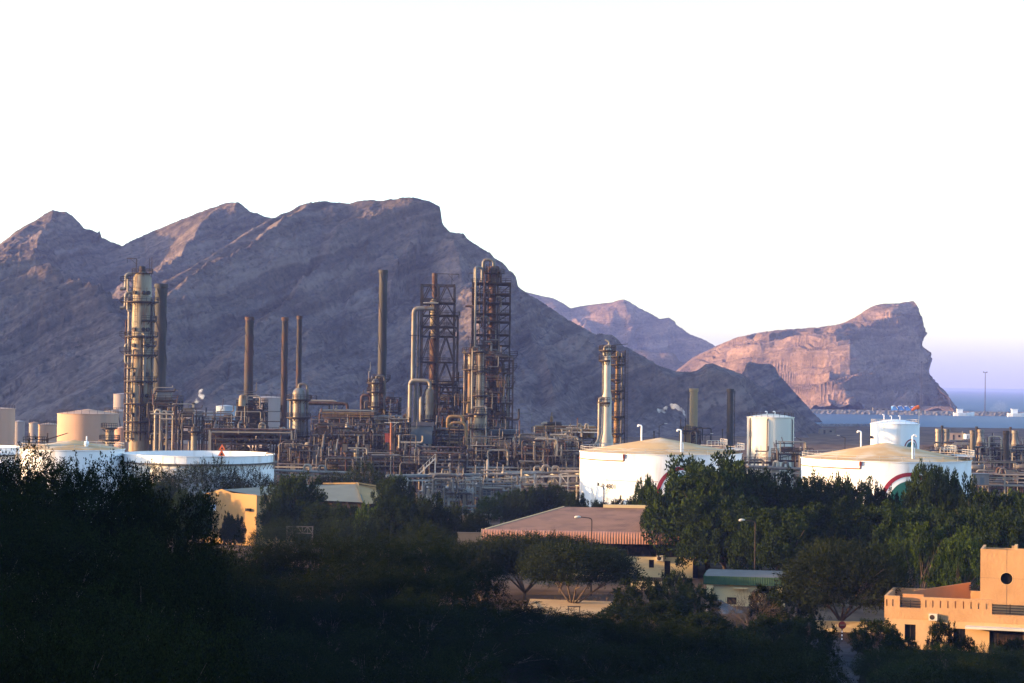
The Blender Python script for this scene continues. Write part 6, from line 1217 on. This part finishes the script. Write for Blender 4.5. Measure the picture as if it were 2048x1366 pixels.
L4 = frame_xy((gx(915, 305, 1080), 305), R(-5)); b = MB(); lbox(b, L4, R(-5), 0, 3.6, 0, .3, -.2, gz(930, 1066, 305)); lbox(b, L4, R(-5), -.06, 3.66, -.06, .36, gz(930, 1066, 305), gz(930, 1066, 305) + .12); o = b.build('boundary_wall', m_conc); tag(o, 'plain grey boundary wall left of the brown hall eave', 'wall')
L4 = frame_xy((gx(925, 330, 1040), 330), R(-3)); b = MB(); lbox(b, L4, R(-3), 0, 4.5, 0, 4, -.2, gz(940, 1032, 330)); lbox(b, L4, R(-3), -.15, 4.65, -.15, 4.15, gz(940, 1032, 330), gz(940, 1032, 330) + .15); o = b.build('store_hut', m_conc); tag(o, 'low flat roofed grey hut behind the left end of the brown hall', 'hut')
for i, (px, d, pt, pb) in enumerate(((1349, 272, 1133, 1165), (1271, 270, 1136, 1175), (1448, 266, 1150, 1190))):
    x = gx(px, d, pb); T = thing('fence_post', ('cranked fence post in front of the neem trunk', 'cranked fence post before the hall window', 'cranked fence post left of the green fascia shed')[i], 'fence post', (x, d, 0)); b = MB(); zt = gz(px, pt + 8, d); b.bar((x, d, -.2), (x, d, zt), .1); b.bar((x, d, zt), (x - .5, d, zt + .6), .08); b.build('post', m_conc, T)
    b = MB(); [b.bar((x - .5 * q, d, zt + .6 * q), (x - .5 * q - 2.0, d + .3, zt + .6 * q - .02), .02) for q in (.2, .6, 1)]; b.build('wire', m_dark, T)
x = gx(1684, 226, 1270); T = thing('road_sign', 'round red road sign on a black and white post under the right acacia', 'sign', (x, 226, 0)); zt = gz(1684, 1256, 226)
b = MB(); [b.bar((x, 226, zt * k / 8 - .1), (x, 226, zt * (k + 1) / 8 - .1), .12) for k in range(0, 8, 2)]; b.build('post', m_emwhite, T); b = MB(); [b.bar((x, 226, zt * k / 8 - .1), (x, 226, zt * (k + 1) / 8 - .1), .12) for k in range(1, 8, 2)]; b.build('post_band', m_black, T)
b = MB(); n = 20; b.tube([(x, 225.9, zt + .35), (x, 225.86, zt + .35)], .45, 20); b.build('disc', M('shaded_red', (.10, .018, .016), .7), T); b = MB(); b.box((x, 225.85, zt + .35), (.56, .02, .14)); b.build('bar', m_conc, T)  # disc red darkened and bar greyed to stand in for the tree's shade
b = MB(); L4 = frame_xy((gx(1630, 236, 1265), 236), R(-8)); lbox(b, L4, R(-8), 0, 8.2, 0, .3, -.2, gz(1660, 1243, 236)); lbox(b, L4, R(-8), -.05, 8.25, -.05, .35, gz(1660, 1243, 236), gz(1660, 1243, 236) + .1); o = b.build('garden_wall', m_creamwall); tag(o, 'cream garden wall glimpsed behind the trunks of the right acacia', 'wall')
# road at the bottom right
P = [(gx(1686, 172, 1366), 172), (gx(1672, 196, 1320), 196), (gx(1690, 214, 1290), 214), (gx(1640, 230, 1270), 230)]
V = []
for i, p in enumerate(P):
    w = 2.3
    for s in (-w, w): V.append((p[0] + s, p[1], float(ground_z(p[0] + s, p[1])) + .12))
m_asph = M('grey_asphalt', (.05, .047, .05), .95, spec=0.0, var=.2, scale=.6)
o = bpy.data.objects.new('road', mesh_np('road', V, [(2 * i, 2 * i + 1, 2 * i + 3, 2 * i + 2) for i in range(len(P) - 1)], m_asph)); COL.objects.link(o); tag(o, None, None, kind='structure')
# parked car glimpsed behind the tree trunks
def car(label, px, py, d, ang, mat):
    p = at(px, py, d); T = thing('parked_car', label, 'car', (p.x, d, 0)); L = frame_xy((p.x, d), ang); b = MB()
    prof = [(-2.1, .35), (-2.15, .75), (-1.9, .95), (-1.3, 1.0), (-.7, 1.45), (.8, 1.47), (1.4, 1.0), (2.05, .85), (2.15, .5), (2.1, .35)]; n = len(prof); vs = [L(a, -.85 + (.12 if z > 1.2 else 0), z) for a, z in prof] + [L(a, .85 - (.12 if z > 1.2 else 0), z) for a, z in prof]
    b.add(vs, [tuple(range(n)), tuple(reversed(range(n, 2 * n)))] + [((i + 1) % n, i, n + i, n + (i + 1) % n) for i in range(n)]); b.build('body', mat, T)
    for s in (-1.3, 1.3):
        for e in (-.86, .86): b = MB(); b.tube([L(s, e - .09, .33), L(s, e + .09, .33)], .33, 14); b.build('wheel', m_black, T)
    b = MB(); b.add([L(-1.15, -.87, 1.02), L(1.2, -.87, 1.02), L(.75, -.78, 1.4), L(-.68, -.78, 1.4)], [(0, 1, 2, 3)]); b.build('window', m_glass, T)
car('red car parked behind the trunks of the big neem tree', 1492, 1148, 292, R(8), m_red)
# ================================================================ trees and shrubs
def leaf_mat(name, c1, c2, rand=.35, trans=.12):
    m = M(name, c1, 0.75, var=.6, scale=4.5, col2=tuple(np.array(c2) * 1.35), f=(.44, .60), rand=rand, spec=.0)
    n, l = m.node_tree.nodes, m.node_tree.links; b = n['Principled BSDF']; tr = n.new('ShaderNodeBsdfTranslucent'); mx = n.new('ShaderNodeMixShader'); mx.inputs[0].default_value = trans
    src = b.inputs['Base Color'].links[0].from_socket; l.new(src, tr.inputs['Color']); l.new(b.outputs[0], mx.inputs[1]); l.new(tr.outputs[0], mx.inputs[2]); l.new(mx.outputs[0], n['Material Output'].inputs['Surface']); return m
m_neem = leaf_mat('neem_leaf', (.012, .021, .005), (.024, .034, .008))
m_light = leaf_mat('light_green_leaf', (.025, .042, .008), (.038, .053, .011))
m_acacia = leaf_mat('acacia_leaf', (.014, .020, .007), (.021, .024, .009), .12)
m_bush = leaf_mat('bush_leaf', (.012, .020, .006), (.020, .025, .008))
m_dry = leaf_mat('dry_twig', (.105, .070, .042), (.075, .055, .034), .12, .1)
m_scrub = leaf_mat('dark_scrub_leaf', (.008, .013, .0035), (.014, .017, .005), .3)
def rot_frame(D, g):
    D = D / (np.linalg.norm(D, axis=1, keepdims=True) + 1e-9); r = g.normal(size=D.shape); n = np.cross(D, r); n /= np.linalg.norm(n, axis=1, keepdims=True) + 1e-9; return D, n
def leaf_mesh(name, C, D, Ln, W, mat, g):
    D, Nn = rot_frame(D, g); Ln = np.asarray(Ln)[:, None]; W = np.asarray(W)[:, None]; tip = C + D * Ln; mid = C + D * Ln * .5
    V = np.stack([C, mid + Nn * W * .5, tip, mid - Nn * W * .5], 1).reshape(-1, 3); F = np.arange(len(V)).reshape(-1, 4); return mesh_np(name, V, F, mat)
def unit(g, n): v = g.normal(size=(n, 3)); return v / np.linalg.norm(v, axis=1, keepdims=True)
def crown_points(g, n, shell=.75):   # points in a lumpy unit dome, z from -.8 to 1
    v = unit(g, n * 3); v = v[v[:, 2] > -.55][:n]; r = shell + (1 - shell) * g.random((len(v), 1)) ** .6
    r *= 1 + .18 * np.sin(v[:, :1] * 5 + 1.3) * np.cos(v[:, 1:2] * 4 + g.random() * 6); return v * r
def tube_mesh(paths, name, mat):
    b = MB()
    for pts, rr, n in paths: b.tube(pts, rr, n, False)
    return b
def trunk_for(g, H, cr, cz, nl, r0, lean=.3, split=.3, reach=.72):
    """paths from the ground to points in the crown; unit real metres"""
    P = []; fork = np.array([g.normal(0, .1) * lean * H, g.normal(0, .1) * lean * H, H * split]); P.append(([(0, 0, -.5), tuple(fork * [.4, .4, .5]), tuple(fork)], [r0, r0 * .8, r0 * .7], 8))
    for i in range(nl):
        a = 6.283 * i / nl + g.random(); rad = cr * reach * (.45 + .55 * g.random()); e = np.array([math.cos(a) * rad, math.sin(a) * rad, cz + (H - cz) * g.uniform(-.1, .55)]); m = fork * .5 + e * .5 + np.array([0, 0, (e[2] - fork[2]) * .12]) + g.normal(0, .03, 3) * H
        P.append(([tuple(fork), tuple(m), tuple(e)], [r0 * .55, r0 * .34, r0 * .12], 6))
        for k in range(3): e2 = e + np.array([g.normal(0, .16) * cr, g.normal(0, .16) * cr, abs(g.normal(0, .12)) * H]); P.append(([tuple(m), tuple((m + e2) / 2 + g.normal(0, .02, 3) * H), tuple(e2)], [r0 * .25, r0 * .15, r0 * .05], 5))
    return P
# --- each variant is a (crown mesh, trunk mesh) pair at a nominal size: radius 1 m wide crown scaled per tree, so leaves are sized against the crown
def neem_variant(seed, mat=m_neem, nclump=280, nleaf=90, lf=.042):
    g = np.random.default_rng(seed); c = crown_points(g, nclump, .55); c[:, 2] = c[:, 2] * .62 + .62; C, D, Ls, Ws = [], [], [], []
    for p in c:
        out = p - np.array([0, 0, .35]); out /= np.linalg.norm(out) + 1e-9; ax = out * .5 + np.array([0, 0, .85]); ax /= np.linalg.norm(ax); h = g.uniform(.07, .125); w = g.uniform(.065, .105)
        v = unit(g, nleaf) * (g.random((nleaf, 1)) ** .4); q = p + v * w + ax * (v @ ax)[:, None] * (h - w) * 1.0; C.append(q); D.append(v * .7 + ax * .5 + g.normal(0, .35, v.shape)); Ls.append(g.uniform(.7, 1.4, nleaf) * lf); Ws.append(g.uniform(.5, .8, nleaf) * lf)
    q = crown_points(g, 3500, .0) * .72; q[:, 2] = q[:, 2] * .62 + .6; C.append(q); D.append(unit(g, len(q))); Ls.append(g.uniform(.06, .12, len(q))); Ws.append(g.uniform(.05, .08, len(q)))
    cm = leaf_mesh('neem_crown', np.concatenate(C), np.concatenate(D), np.concatenate(Ls), np.concatenate(Ws), mat, g); return cm, trunk_for(g, 1.2, 1.0, .55, 5, .055, split=.22)
def acacia_variant(seed, mat=m_acacia, ntw=2600, per=14, flat=.38, lf=.036, base=.62, nl=6):
    """umbrella crown of fine radiating twigs"""
    g = np.random.default_rng(seed); c = crown_points(g, ntw, .5); c[:, 2] = np.maximum(c[:, 2], -.25) * flat + base + .1; hub = np.array([0, 0, base - .28]); d = c - hub; d /= np.linalg.norm(d, axis=1, keepdims=True); d = d + g.normal(0, .35, d.shape) + [0, 0, -.12]; d /= np.linalg.norm(d, axis=1, keepdims=True)
    t = np.linspace(0, 1, per); C = (c[:, None] + d[:, None] * (t[None, :, None] * .22 - .06) - np.array([0, 0, .05]) * (t[None, :, None] ** 2)).reshape(-1, 3) + g.normal(0, .007, (ntw * per, 3)); D = np.repeat(d, per, 0) * .5 + unit(g, ntw * per)
    Ls = g.uniform(.6, 1.3, len(C)) * lf; Ws = Ls * g.uniform(.3, .55, len(C)); tw_c, tw_d = c - d * .06, d; n = len(c)
    C = np.concatenate([C, tw_c]); D = np.concatenate([D, tw_d]); Ls = np.concatenate([Ls, np.full(n, .26)]); Ws = np.concatenate([Ws, np.full(n, .007)])
    return leaf_mesh('acacia_crown', C, D, Ls, Ws, mat, g), trunk_for(g, base + flat, .95, base, nl, .035, lean=.5, split=.12, reach=.85)
def bush_variant(seed, mat=m_bush, nclump=170, nleaf=104, lf=.055, base=.35, flat=.62):
    g = np.random.default_rng(seed); c = crown_points(g, nclump, .5); c[:, 2] = c[:, 2] * flat + base + .1; C, D, Ls, Ws = [], [], [], []
    for p in c:
        k = nleaf // 8; dd = unit(g, 8); dd[:, 2] += .35; dd += (p - [0, 0, .2]) * .8; dd /= np.linalg.norm(dd, axis=1, keepdims=True)
        for s in range(8):
            L = g.uniform(.10, .24); t = np.linspace(0, 1, k); q = p + dd[s] * (t[:, None] * L) - np.array([0, 0, .5]) * (t[:, None] * L) ** 2 * 2.2 + g.normal(0, .006, (k, 3)); C.append(q); D.append(dd[s] * .6 + unit(g, k)); Ls.append(g.uniform(.7, 1.3, k) * lf); Ws.append(g.uniform(.35, .6, k) * lf)
    return leaf_mesh('bush_crown', np.concatenate(C), np.concatenate(D), np.concatenate(Ls), np.concatenate(Ws), mat, g), trunk_for(g, base + flat, .9, base, 6, .03, lean=.4, split=.1)
def spray_variant(seed, mat=m_scrub, nbr=50, lf=.030):
    """hill scrub: arching sprays standing clear of the mass"""
    g = np.random.default_rng(seed); base_m = crown_points(g, 260, .3); base_m[:, 2] = base_m[:, 2] * .52 + .5; C, D, Ls, Ws = [], [], [], []
    def fill(p, d0, L, k, sp):
        t = np.linspace(0, 1, k); q = p + d0 * (t[:, None] * L) - np.array([0, 0, .30]) * L * (t[:, None] ** 2); tang = d0 - np.array([0, 0, .6]) * t[:, None]
        C.append(q + g.normal(0, sp, (k, 3))); D.append(tang * .55 + unit(g, k)); Ls.append(g.uniform(.6, 1.3, k) * lf); Ws.append(g.uniform(.35, .6, k) * lf)
    for p in base_m:
        for s in range(4): d0 = unit(g, 1)[0] + (p - [0, 0, .25]) * .9 + [0, 0, .3]; d0 /= np.linalg.norm(d0); fill(p, d0, g.uniform(.14, .28), 22, .010)
    for i in range(nbr):
        a = g.random() * 6.283; p = np.array([math.cos(a) * g.uniform(.1, .75), math.sin(a) * g.uniform(.1, .75), g.uniform(.55, .9)]); d0 = np.array([math.cos(a) * .7, math.sin(a) * .7, g.uniform(.15, .7)]); d0 /= np.linalg.norm(d0); fill(p, d0, g.uniform(.3, .55), 40, .012)
    return leaf_mesh('scrub_crown', np.concatenate(C), np.concatenate(D), np.concatenate(Ls), np.concatenate(Ws), mat, g), trunk_for(g, .9, .8, .4, 7, .03, lean=.4, split=.08)
VAR = {'neem': [neem_variant(s) for s in (1, 2, 3, 4)], 'light': [neem_variant(s, m_light, 90, 90, .06) for s in (5, 6)], 'weep': [bush_variant(s, m_light, 130, 96, .05, .5, .62) for s in (7, 8)],
       'acacia': [acacia_variant(s) for s in (9, 10)], 'thorn': [acacia_variant(s, m_acacia, 3000, 13, .58, .036, .5, 7) for s in (11, 12)], 'bush': [bush_variant(s) for s in (13, 14, 15)], 'feather': [acacia_variant(s, m_bush, 1500, 14, .6, .034, .42) for s in (16, 17)],
       'dry': [acacia_variant(s, m_dry, 500, 7, .6, .022, .4) for s in (18, 19)], 'scrub': [spray_variant(s) for s in (20, 21, 22, 23)]}
KIND = {'neem': ('neem_tree', 'tree'), 'light': ('young_tree', 'tree'), 'weep': ('weeping_tree', 'tree'), 'acacia': ('acacia_tree', 'tree'), 'thorn': ('thorn_tree', 'tree'), 'bush': ('bush', 'bush'), 'feather': ('mesquite_tree', 'tree'), 'dry': ('dry_shrub', 'shrub'), 'scrub': ('hill_shrub', 'shrub')}
HN = {'neem': 1.24, 'light': 1.24, 'weep': 1.12, 'acacia': 1.08, 'thorn': 1.18, 'bush': 1.07, 'feather': 1.12, 'dry': 1.1, 'scrub': 1.08}
TRM = {}
cnt = {}
def plant(kind, px, py_top, w_px, d, label, group=None, zg=None, rz=None):
    """a tree standing on the ground at depth d whose crown is w_px wide and tops out at py_top"""
    i = cnt.get(kind, 0); cnt[kind] = i + 1; k = i % len(VAR[kind]); cm, tp = VAR[kind][k]; p = at(px, py_top, d); z0 = float(ground_z(p.x, d)) if zg is None else zg
    h = max(1.0, p.z - z0); w = S(w_px, d) / 2 * (1.2 if kind == 'neem' and px > 1350 else 1.0); name, cat = KIND[kind]; T = thing(name, label, cat, (p.x, d, z0), group)
    T.rotation_euler = (0, 0, rnd.uniform(0, 6.28) if rz is None else rz); T.scale = (w / 1.03, w / 1.03, h / HN[kind])
    if (kind, k) not in TRM:
        b = MB(); [b.tube(a, r, n_, False) for a, r, n_ in tp]; o = b.build('trunk', m_bark); TRM[(kind, k)] = o.data; o.parent = T
    else: o = bpy.data.objects.new('trunk', TRM[(kind, k)]); COL.objects.link(o); o.parent = T
    c = bpy.data.objects.new('crown', cm); COL.objects.link(c); c.parent = T
    return T
gr = 'neem trees in the row on the right'
plant('neem', 1420, 918, 218, 300, 'biggest neem tree, rising over the right end of the brown hall', gr)
plant('neem', 1472, 930, 150, 312, 'tall neem tree right behind the biggest neem', gr)
plant('neem', 1325, 1000, 95, 304, 'neem tree at the left flank of the biggest neem, over the hall roof', gr)
plant('light', 1293, 952, 62, 330, 'slim young tree left of the biggest neem against the white tank')
plant('neem', 1455, 1000, 170, 292, 'lower neem tree in front of the two tallest ones', gr)
plant('neem', 1560, 955, 165, 300, 'neem tree standing between the two big white tanks', gr)
plant('neem', 1640, 955, 120, 306, 'neem tree at the left end of the right big tank', gr)
plant('neem', 1575, 1020, 180, 282, 'neem tree behind the second street lamp', gr)
plant('neem', 1695, 958, 110, 300, 'neem tree covering the left half of the right big tank', gr)
plant('neem', 1690, 1010, 190, 284, 'lower broad neem tree above the right thorn acacia', gr)
plant('neem', 1765, 978, 90, 302, 'neem tree below the middle of the right big tank', gr)
plant('neem', 1858, 936, 108, 296, 'tallest neem tree before the emblem of the right big tank', gr)
plant('neem', 1905, 950, 110, 300, 'neem tree below the right end of the right big tank', gr)
plant('neem', 1800, 1014, 170, 280, 'broad neem tree behind the light green weeping tree', gr)
plant('neem', 1975, 985, 150, 290, 'neem tree left of the right edge, under the pipe rack', gr)
plant('neem', 2045, 990, 150, 288, 'neem tree cut by the right edge of the photo', gr)
plant('neem', 1930, 1020, 170, 276, 'neem tree directly above the villa parapet', gr)
plant('neem', 2010, 1030, 170, 270, 'neem tree behind the round window tower of the villa', gr)
plant('weep', 1845, 1062, 150, 254, 'light green weeping tree left of the villa tower')
plant('weep', 1925, 1085, 110, 250, 'light green weeping tree touching the villa tower')
plant('thorn', 1690, 1088, 270, 237, 'wide brown thorn acacia with splayed trunks left of the villa', rz=.4)
plant('acacia', 1155, 1096, 240, 250, 'umbrella acacia with V shaped trunks before the brown hall', rz=1.0)
plant('acacia', 1050, 1076, 250, 266, 'broad grey green umbrella acacia under the hall eave', rz=2.0)
plant('acacia', 965, 1092, 170, 262, 'umbrella acacia at the left end of the hall eave')
plant('acacia', 1120, 1080, 190, 276, 'umbrella acacia half hidden behind the V trunked one')
g2 = 'low bushes in the dip below the hall'
for i, a in enumerate((('bush', 1282, 1160, 120, 238, 'dark bush right of the V trunked acacia'), ('bush', 1350, 1148, 90, 244, 'green bush below the cranked fence post'), ('bush', 1395, 1175, 95, 238, 'bush left of the green fascia shed corner'), ('bush', 1240, 1215, 110, 226, 'dark bush just right of the terrace'), ('bush', 1320, 1205, 150, 222, 'wide dark bush below the fence posts'), ('dry', 1500, 1186, 130, 234, 'brown leafless shrub before the shed window'), ('dry', 1450, 1200, 90, 240, 'bare twiggy shrub at the shed wall'),
    ('bush', 1530, 1172, 70, 244, 'dark bush right of the shed window'), ('bush', 1585, 1170, 110, 238, 'bush under the left side of the brown thorn acacia'), ('bush', 1400, 1230, 170, 214, 'wide dark bush below the earth heap'), ('bush', 1545, 1235, 150, 212, 'dark bush left of the trunks of the thorn acacia'), ('bush', 1620, 1240, 110, 208, 'low bush beside the garden wall and road sign'), ('bush', 1755, 1244, 110, 214, 'dark bush against the left corner of the villa'), ('bush', 1885, 1244, 62, 212, 'small pointed bush between the villa windows'), ('bush', 1930, 1275, 50, 210, 'little bush under the right villa window'), ('bush', 2030, 1282, 90, 208, 'bush before the dark garage door of the villa'), ('bush', 1800, 1275, 80, 208, 'low bush under the left villa window'))): plant(*a, group=g2)
for a in (('feather', 1880, 1292, 170, 196, 'dry feathery shrub at the foot of the villa wall'), ('feather', 1780, 1300, 160, 194, 'dark feathery shrub right of the road'), ('feather', 1985, 1296, 150, 192, 'dark feathery shrub before the garage door'), ('feather', 2060, 1300, 130, 190, 'dark feathery shrub cut by the bottom right edge'), ('feather', 1830, 1325, 190, 182, 'low dark shrub in the bottom right corner, left part'), ('feather', 1960, 1325, 190, 180, 'low dark shrub in the bottom right corner, right part'), ('feather', 1580, 1275, 150, 192, 'dark feathery shrub left of the road'), ('feather', 1480, 1262, 170, 196, 'dark shrub below the brown leafless shrub'), ('feather', 1610, 1315, 120, 178, 'dark shrub at the left kerb of the road bottom')): plant(*a, group='dark shrubs along the bottom right')
# middle and left trees
for a in (('feather', 408, 928, 200, 390, 'wispy grey green mesquite before the big open tank'), ('feather', 500, 944, 140, 386, 'small wispy mesquite at the right end of the open tank'), ('feather', 300, 938, 130, 391, 'wispy mesquite at the left end of the open white tank'), ('neem', 322, 966, 100, 350, 'dark round tree left of the yellow workshop top'), ('neem', 378, 985, 110, 330, 'round dark tree covering the left of the yellow workshop'), ('neem', 590, 952, 130, 335, 'dense dark tree between the yellow workshop and the warehouse'), ('neem', 556, 996, 60, 338, 'dark tree at the right corner of the yellow workshop'), ('neem', 640, 1008, 110, 330, 'dark tree under the warehouse eave'),
    ('feather', 726, 932, 125, 394, 'dome shaped mesquite behind the warehouse roof'), ('feather', 660, 948, 90, 396, 'low mesquite under the pale left pipe rack'), ('neem', 790, 955, 95, 352, 'round dark tree right of the warehouse gable'), ('neem', 795, 998, 110, 312, 'sunlit green tree right of the warehouse, lower row'), ('light', 740, 1010, 80, 318, 'light green tree before the dark warehouse wall'), ('neem', 860, 995, 100, 322, 'bushy tree with lit clumps left of the pipe manifold'), ('bush', 905, 1015, 110, 330, 'grey green bush left of the grey hut'), ('bush', 955, 1028, 80, 318, 'low bush behind the left end of the hall roof'),
    ('light', 975, 992, 55, 398, 'light green slender tree left of the pale trestles'), ('light', 1010, 985, 55, 396, 'second light green slender tree under the pipe trestles'), ('neem', 1050, 978, 90, 392, 'round topped tree above the left slope of the hall roof'), ('neem', 1100, 972, 90, 394, 'round topped tree below the rising pipe rack'), ('neem', 1145, 985, 70, 390, 'round topped tree against the left edge of the numbered tank'), ('bush', 1195, 1003, 60, 372, 'low bush on the hall ridge before the numbered tank'), ('bush', 1240, 1000, 60, 374, 'low bush behind the ridge vent of the hall'), ('bush', 1280, 990, 60, 360, 'bush on the right of the lamp pole before the white tank'),
    ('neem', 465, 1030, 55, 334, 'young round leaved tree in front of the yellow workshop'), ('feather', 560, 1045, 130, 300, 'dark tree before the left truss gantry'), ('feather', 700, 1040, 150, 296, 'dark tree between the two truss gantries'), ('feather', 850, 1050, 150, 290, 'dark tree right of the right truss gantry'), ('neem', 690, 1010, 90, 326, 'small dark tree below the warehouse roof'), ('bush', 930, 1100, 110, 268, 'dark bush beside the grey boundary wall')): plant(*a, group='trees in the middle ground')
# the wooded hillside in front: near-black shrubs standing row behind row
env = [(-80, 884), (0, 896), (40, 894), (90, 912), (150, 916), (250, 920), (280, 930), (320, 965), (370, 1015), (420, 1080), (500, 1090), (600, 1075), (650, 1066), (760, 1070), (850, 1072), (905, 1095), (960, 1165), (1050, 1212), (1180, 1236), (1300, 1240), (1450, 1262), (1600, 1300), (1660, 1345), (1700, 1420), (1760, 1345), (1900, 1350), (2100, 1350)]
ex, ey = np.array([e[0] for e in env]), np.array([e[1] for e in env])
zone = lambda px, py: ('top left' if px < 400 else 'left centre' if px < 900 else 'middle' if px < 1400 else 'right') 
gs = 'dark shrubs covering the near hillside'
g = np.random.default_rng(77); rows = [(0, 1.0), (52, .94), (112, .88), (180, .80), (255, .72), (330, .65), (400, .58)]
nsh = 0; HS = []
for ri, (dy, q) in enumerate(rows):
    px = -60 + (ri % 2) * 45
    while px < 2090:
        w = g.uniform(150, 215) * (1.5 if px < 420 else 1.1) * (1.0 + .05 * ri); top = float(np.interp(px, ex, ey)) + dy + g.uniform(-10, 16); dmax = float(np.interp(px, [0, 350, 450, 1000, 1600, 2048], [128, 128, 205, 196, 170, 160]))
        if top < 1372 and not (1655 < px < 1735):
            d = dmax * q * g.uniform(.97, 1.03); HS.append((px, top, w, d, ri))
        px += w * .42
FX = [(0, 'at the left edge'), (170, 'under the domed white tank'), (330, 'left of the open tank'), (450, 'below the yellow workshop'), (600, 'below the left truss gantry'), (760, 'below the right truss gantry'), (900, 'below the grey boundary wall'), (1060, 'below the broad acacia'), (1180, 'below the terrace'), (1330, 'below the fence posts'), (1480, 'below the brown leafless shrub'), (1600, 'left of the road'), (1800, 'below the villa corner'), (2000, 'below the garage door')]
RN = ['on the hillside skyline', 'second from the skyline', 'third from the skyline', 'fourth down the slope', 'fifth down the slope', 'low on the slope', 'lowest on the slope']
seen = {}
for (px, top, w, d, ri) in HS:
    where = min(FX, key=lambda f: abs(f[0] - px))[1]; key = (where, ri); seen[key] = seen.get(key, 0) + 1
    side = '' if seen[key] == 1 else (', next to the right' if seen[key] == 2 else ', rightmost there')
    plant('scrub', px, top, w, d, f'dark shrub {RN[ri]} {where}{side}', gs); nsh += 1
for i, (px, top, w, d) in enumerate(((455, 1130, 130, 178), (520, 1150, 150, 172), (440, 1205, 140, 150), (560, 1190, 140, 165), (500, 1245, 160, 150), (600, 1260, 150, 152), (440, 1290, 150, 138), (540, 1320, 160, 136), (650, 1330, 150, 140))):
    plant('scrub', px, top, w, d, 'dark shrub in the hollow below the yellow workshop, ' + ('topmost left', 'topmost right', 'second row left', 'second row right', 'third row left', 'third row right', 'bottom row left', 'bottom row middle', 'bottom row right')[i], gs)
# undergrowth on the slope: nobody could count it
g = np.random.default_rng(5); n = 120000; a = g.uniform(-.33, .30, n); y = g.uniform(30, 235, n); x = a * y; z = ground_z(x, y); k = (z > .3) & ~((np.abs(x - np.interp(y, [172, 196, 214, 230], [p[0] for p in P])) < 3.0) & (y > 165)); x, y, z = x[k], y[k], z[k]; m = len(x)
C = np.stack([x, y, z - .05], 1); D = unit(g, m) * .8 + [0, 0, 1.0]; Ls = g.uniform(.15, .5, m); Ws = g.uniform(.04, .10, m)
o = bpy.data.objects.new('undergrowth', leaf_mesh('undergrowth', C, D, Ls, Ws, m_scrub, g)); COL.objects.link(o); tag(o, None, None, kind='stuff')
g = np.random.default_rng(6); n = 26000; x = g.uniform(-95, 95, n); y = g.uniform(190, 275, n); z = ground_z(x, y); k = (z < 1.5) & (np.abs(x - np.interp(y, [172, 196, 214, 230], [p[0] for p in P])) > 3.0); x, y, z = x[k], y[k], z[k]; m = len(x)
dn = N1.fbm(x / 14, y / 14, 3) > -.15; x, y, z = x[dn], y[dn], z[dn]; m = len(x)
o = bpy.data.objects.new('dry_grass', leaf_mesh('dry_grass', np.stack([x, y, z - .05], 1), unit(g, m) * .5 + [0, 0, 1.0], g.uniform(.4, 1.1, m), g.uniform(.05, .12, m), m_dry, g)); COL.objects.link(o); tag(o, None, None, kind='stuff')
# ================================================================ haze: one closed box of even air
hz = bpy.data.materials.new('sea_haze'); hz.use_nodes = True
n, l = hz.node_tree.nodes, hz.node_tree.links
for q in list(n):
    if q.type == 'BSDF_PRINCIPLED': n.remove(q)
pv = n.new('ShaderNodeVolumePrincipled'); pv.inputs['Color'].default_value = (0.36, 0.44, 1.0, 1); pv.inputs['Density'].default_value = 0.000088; pv.inputs['Anisotropy'].default_value = 0.0
l.new(pv.outputs['Volume'], n['Material Output'].inputs['Volume'])
b_ = MB(); b_.box((300, 17400, 105), (7000, 35600, 226)); o = b_.build('haze', hz); tag(o, None, None, kind='stuff')
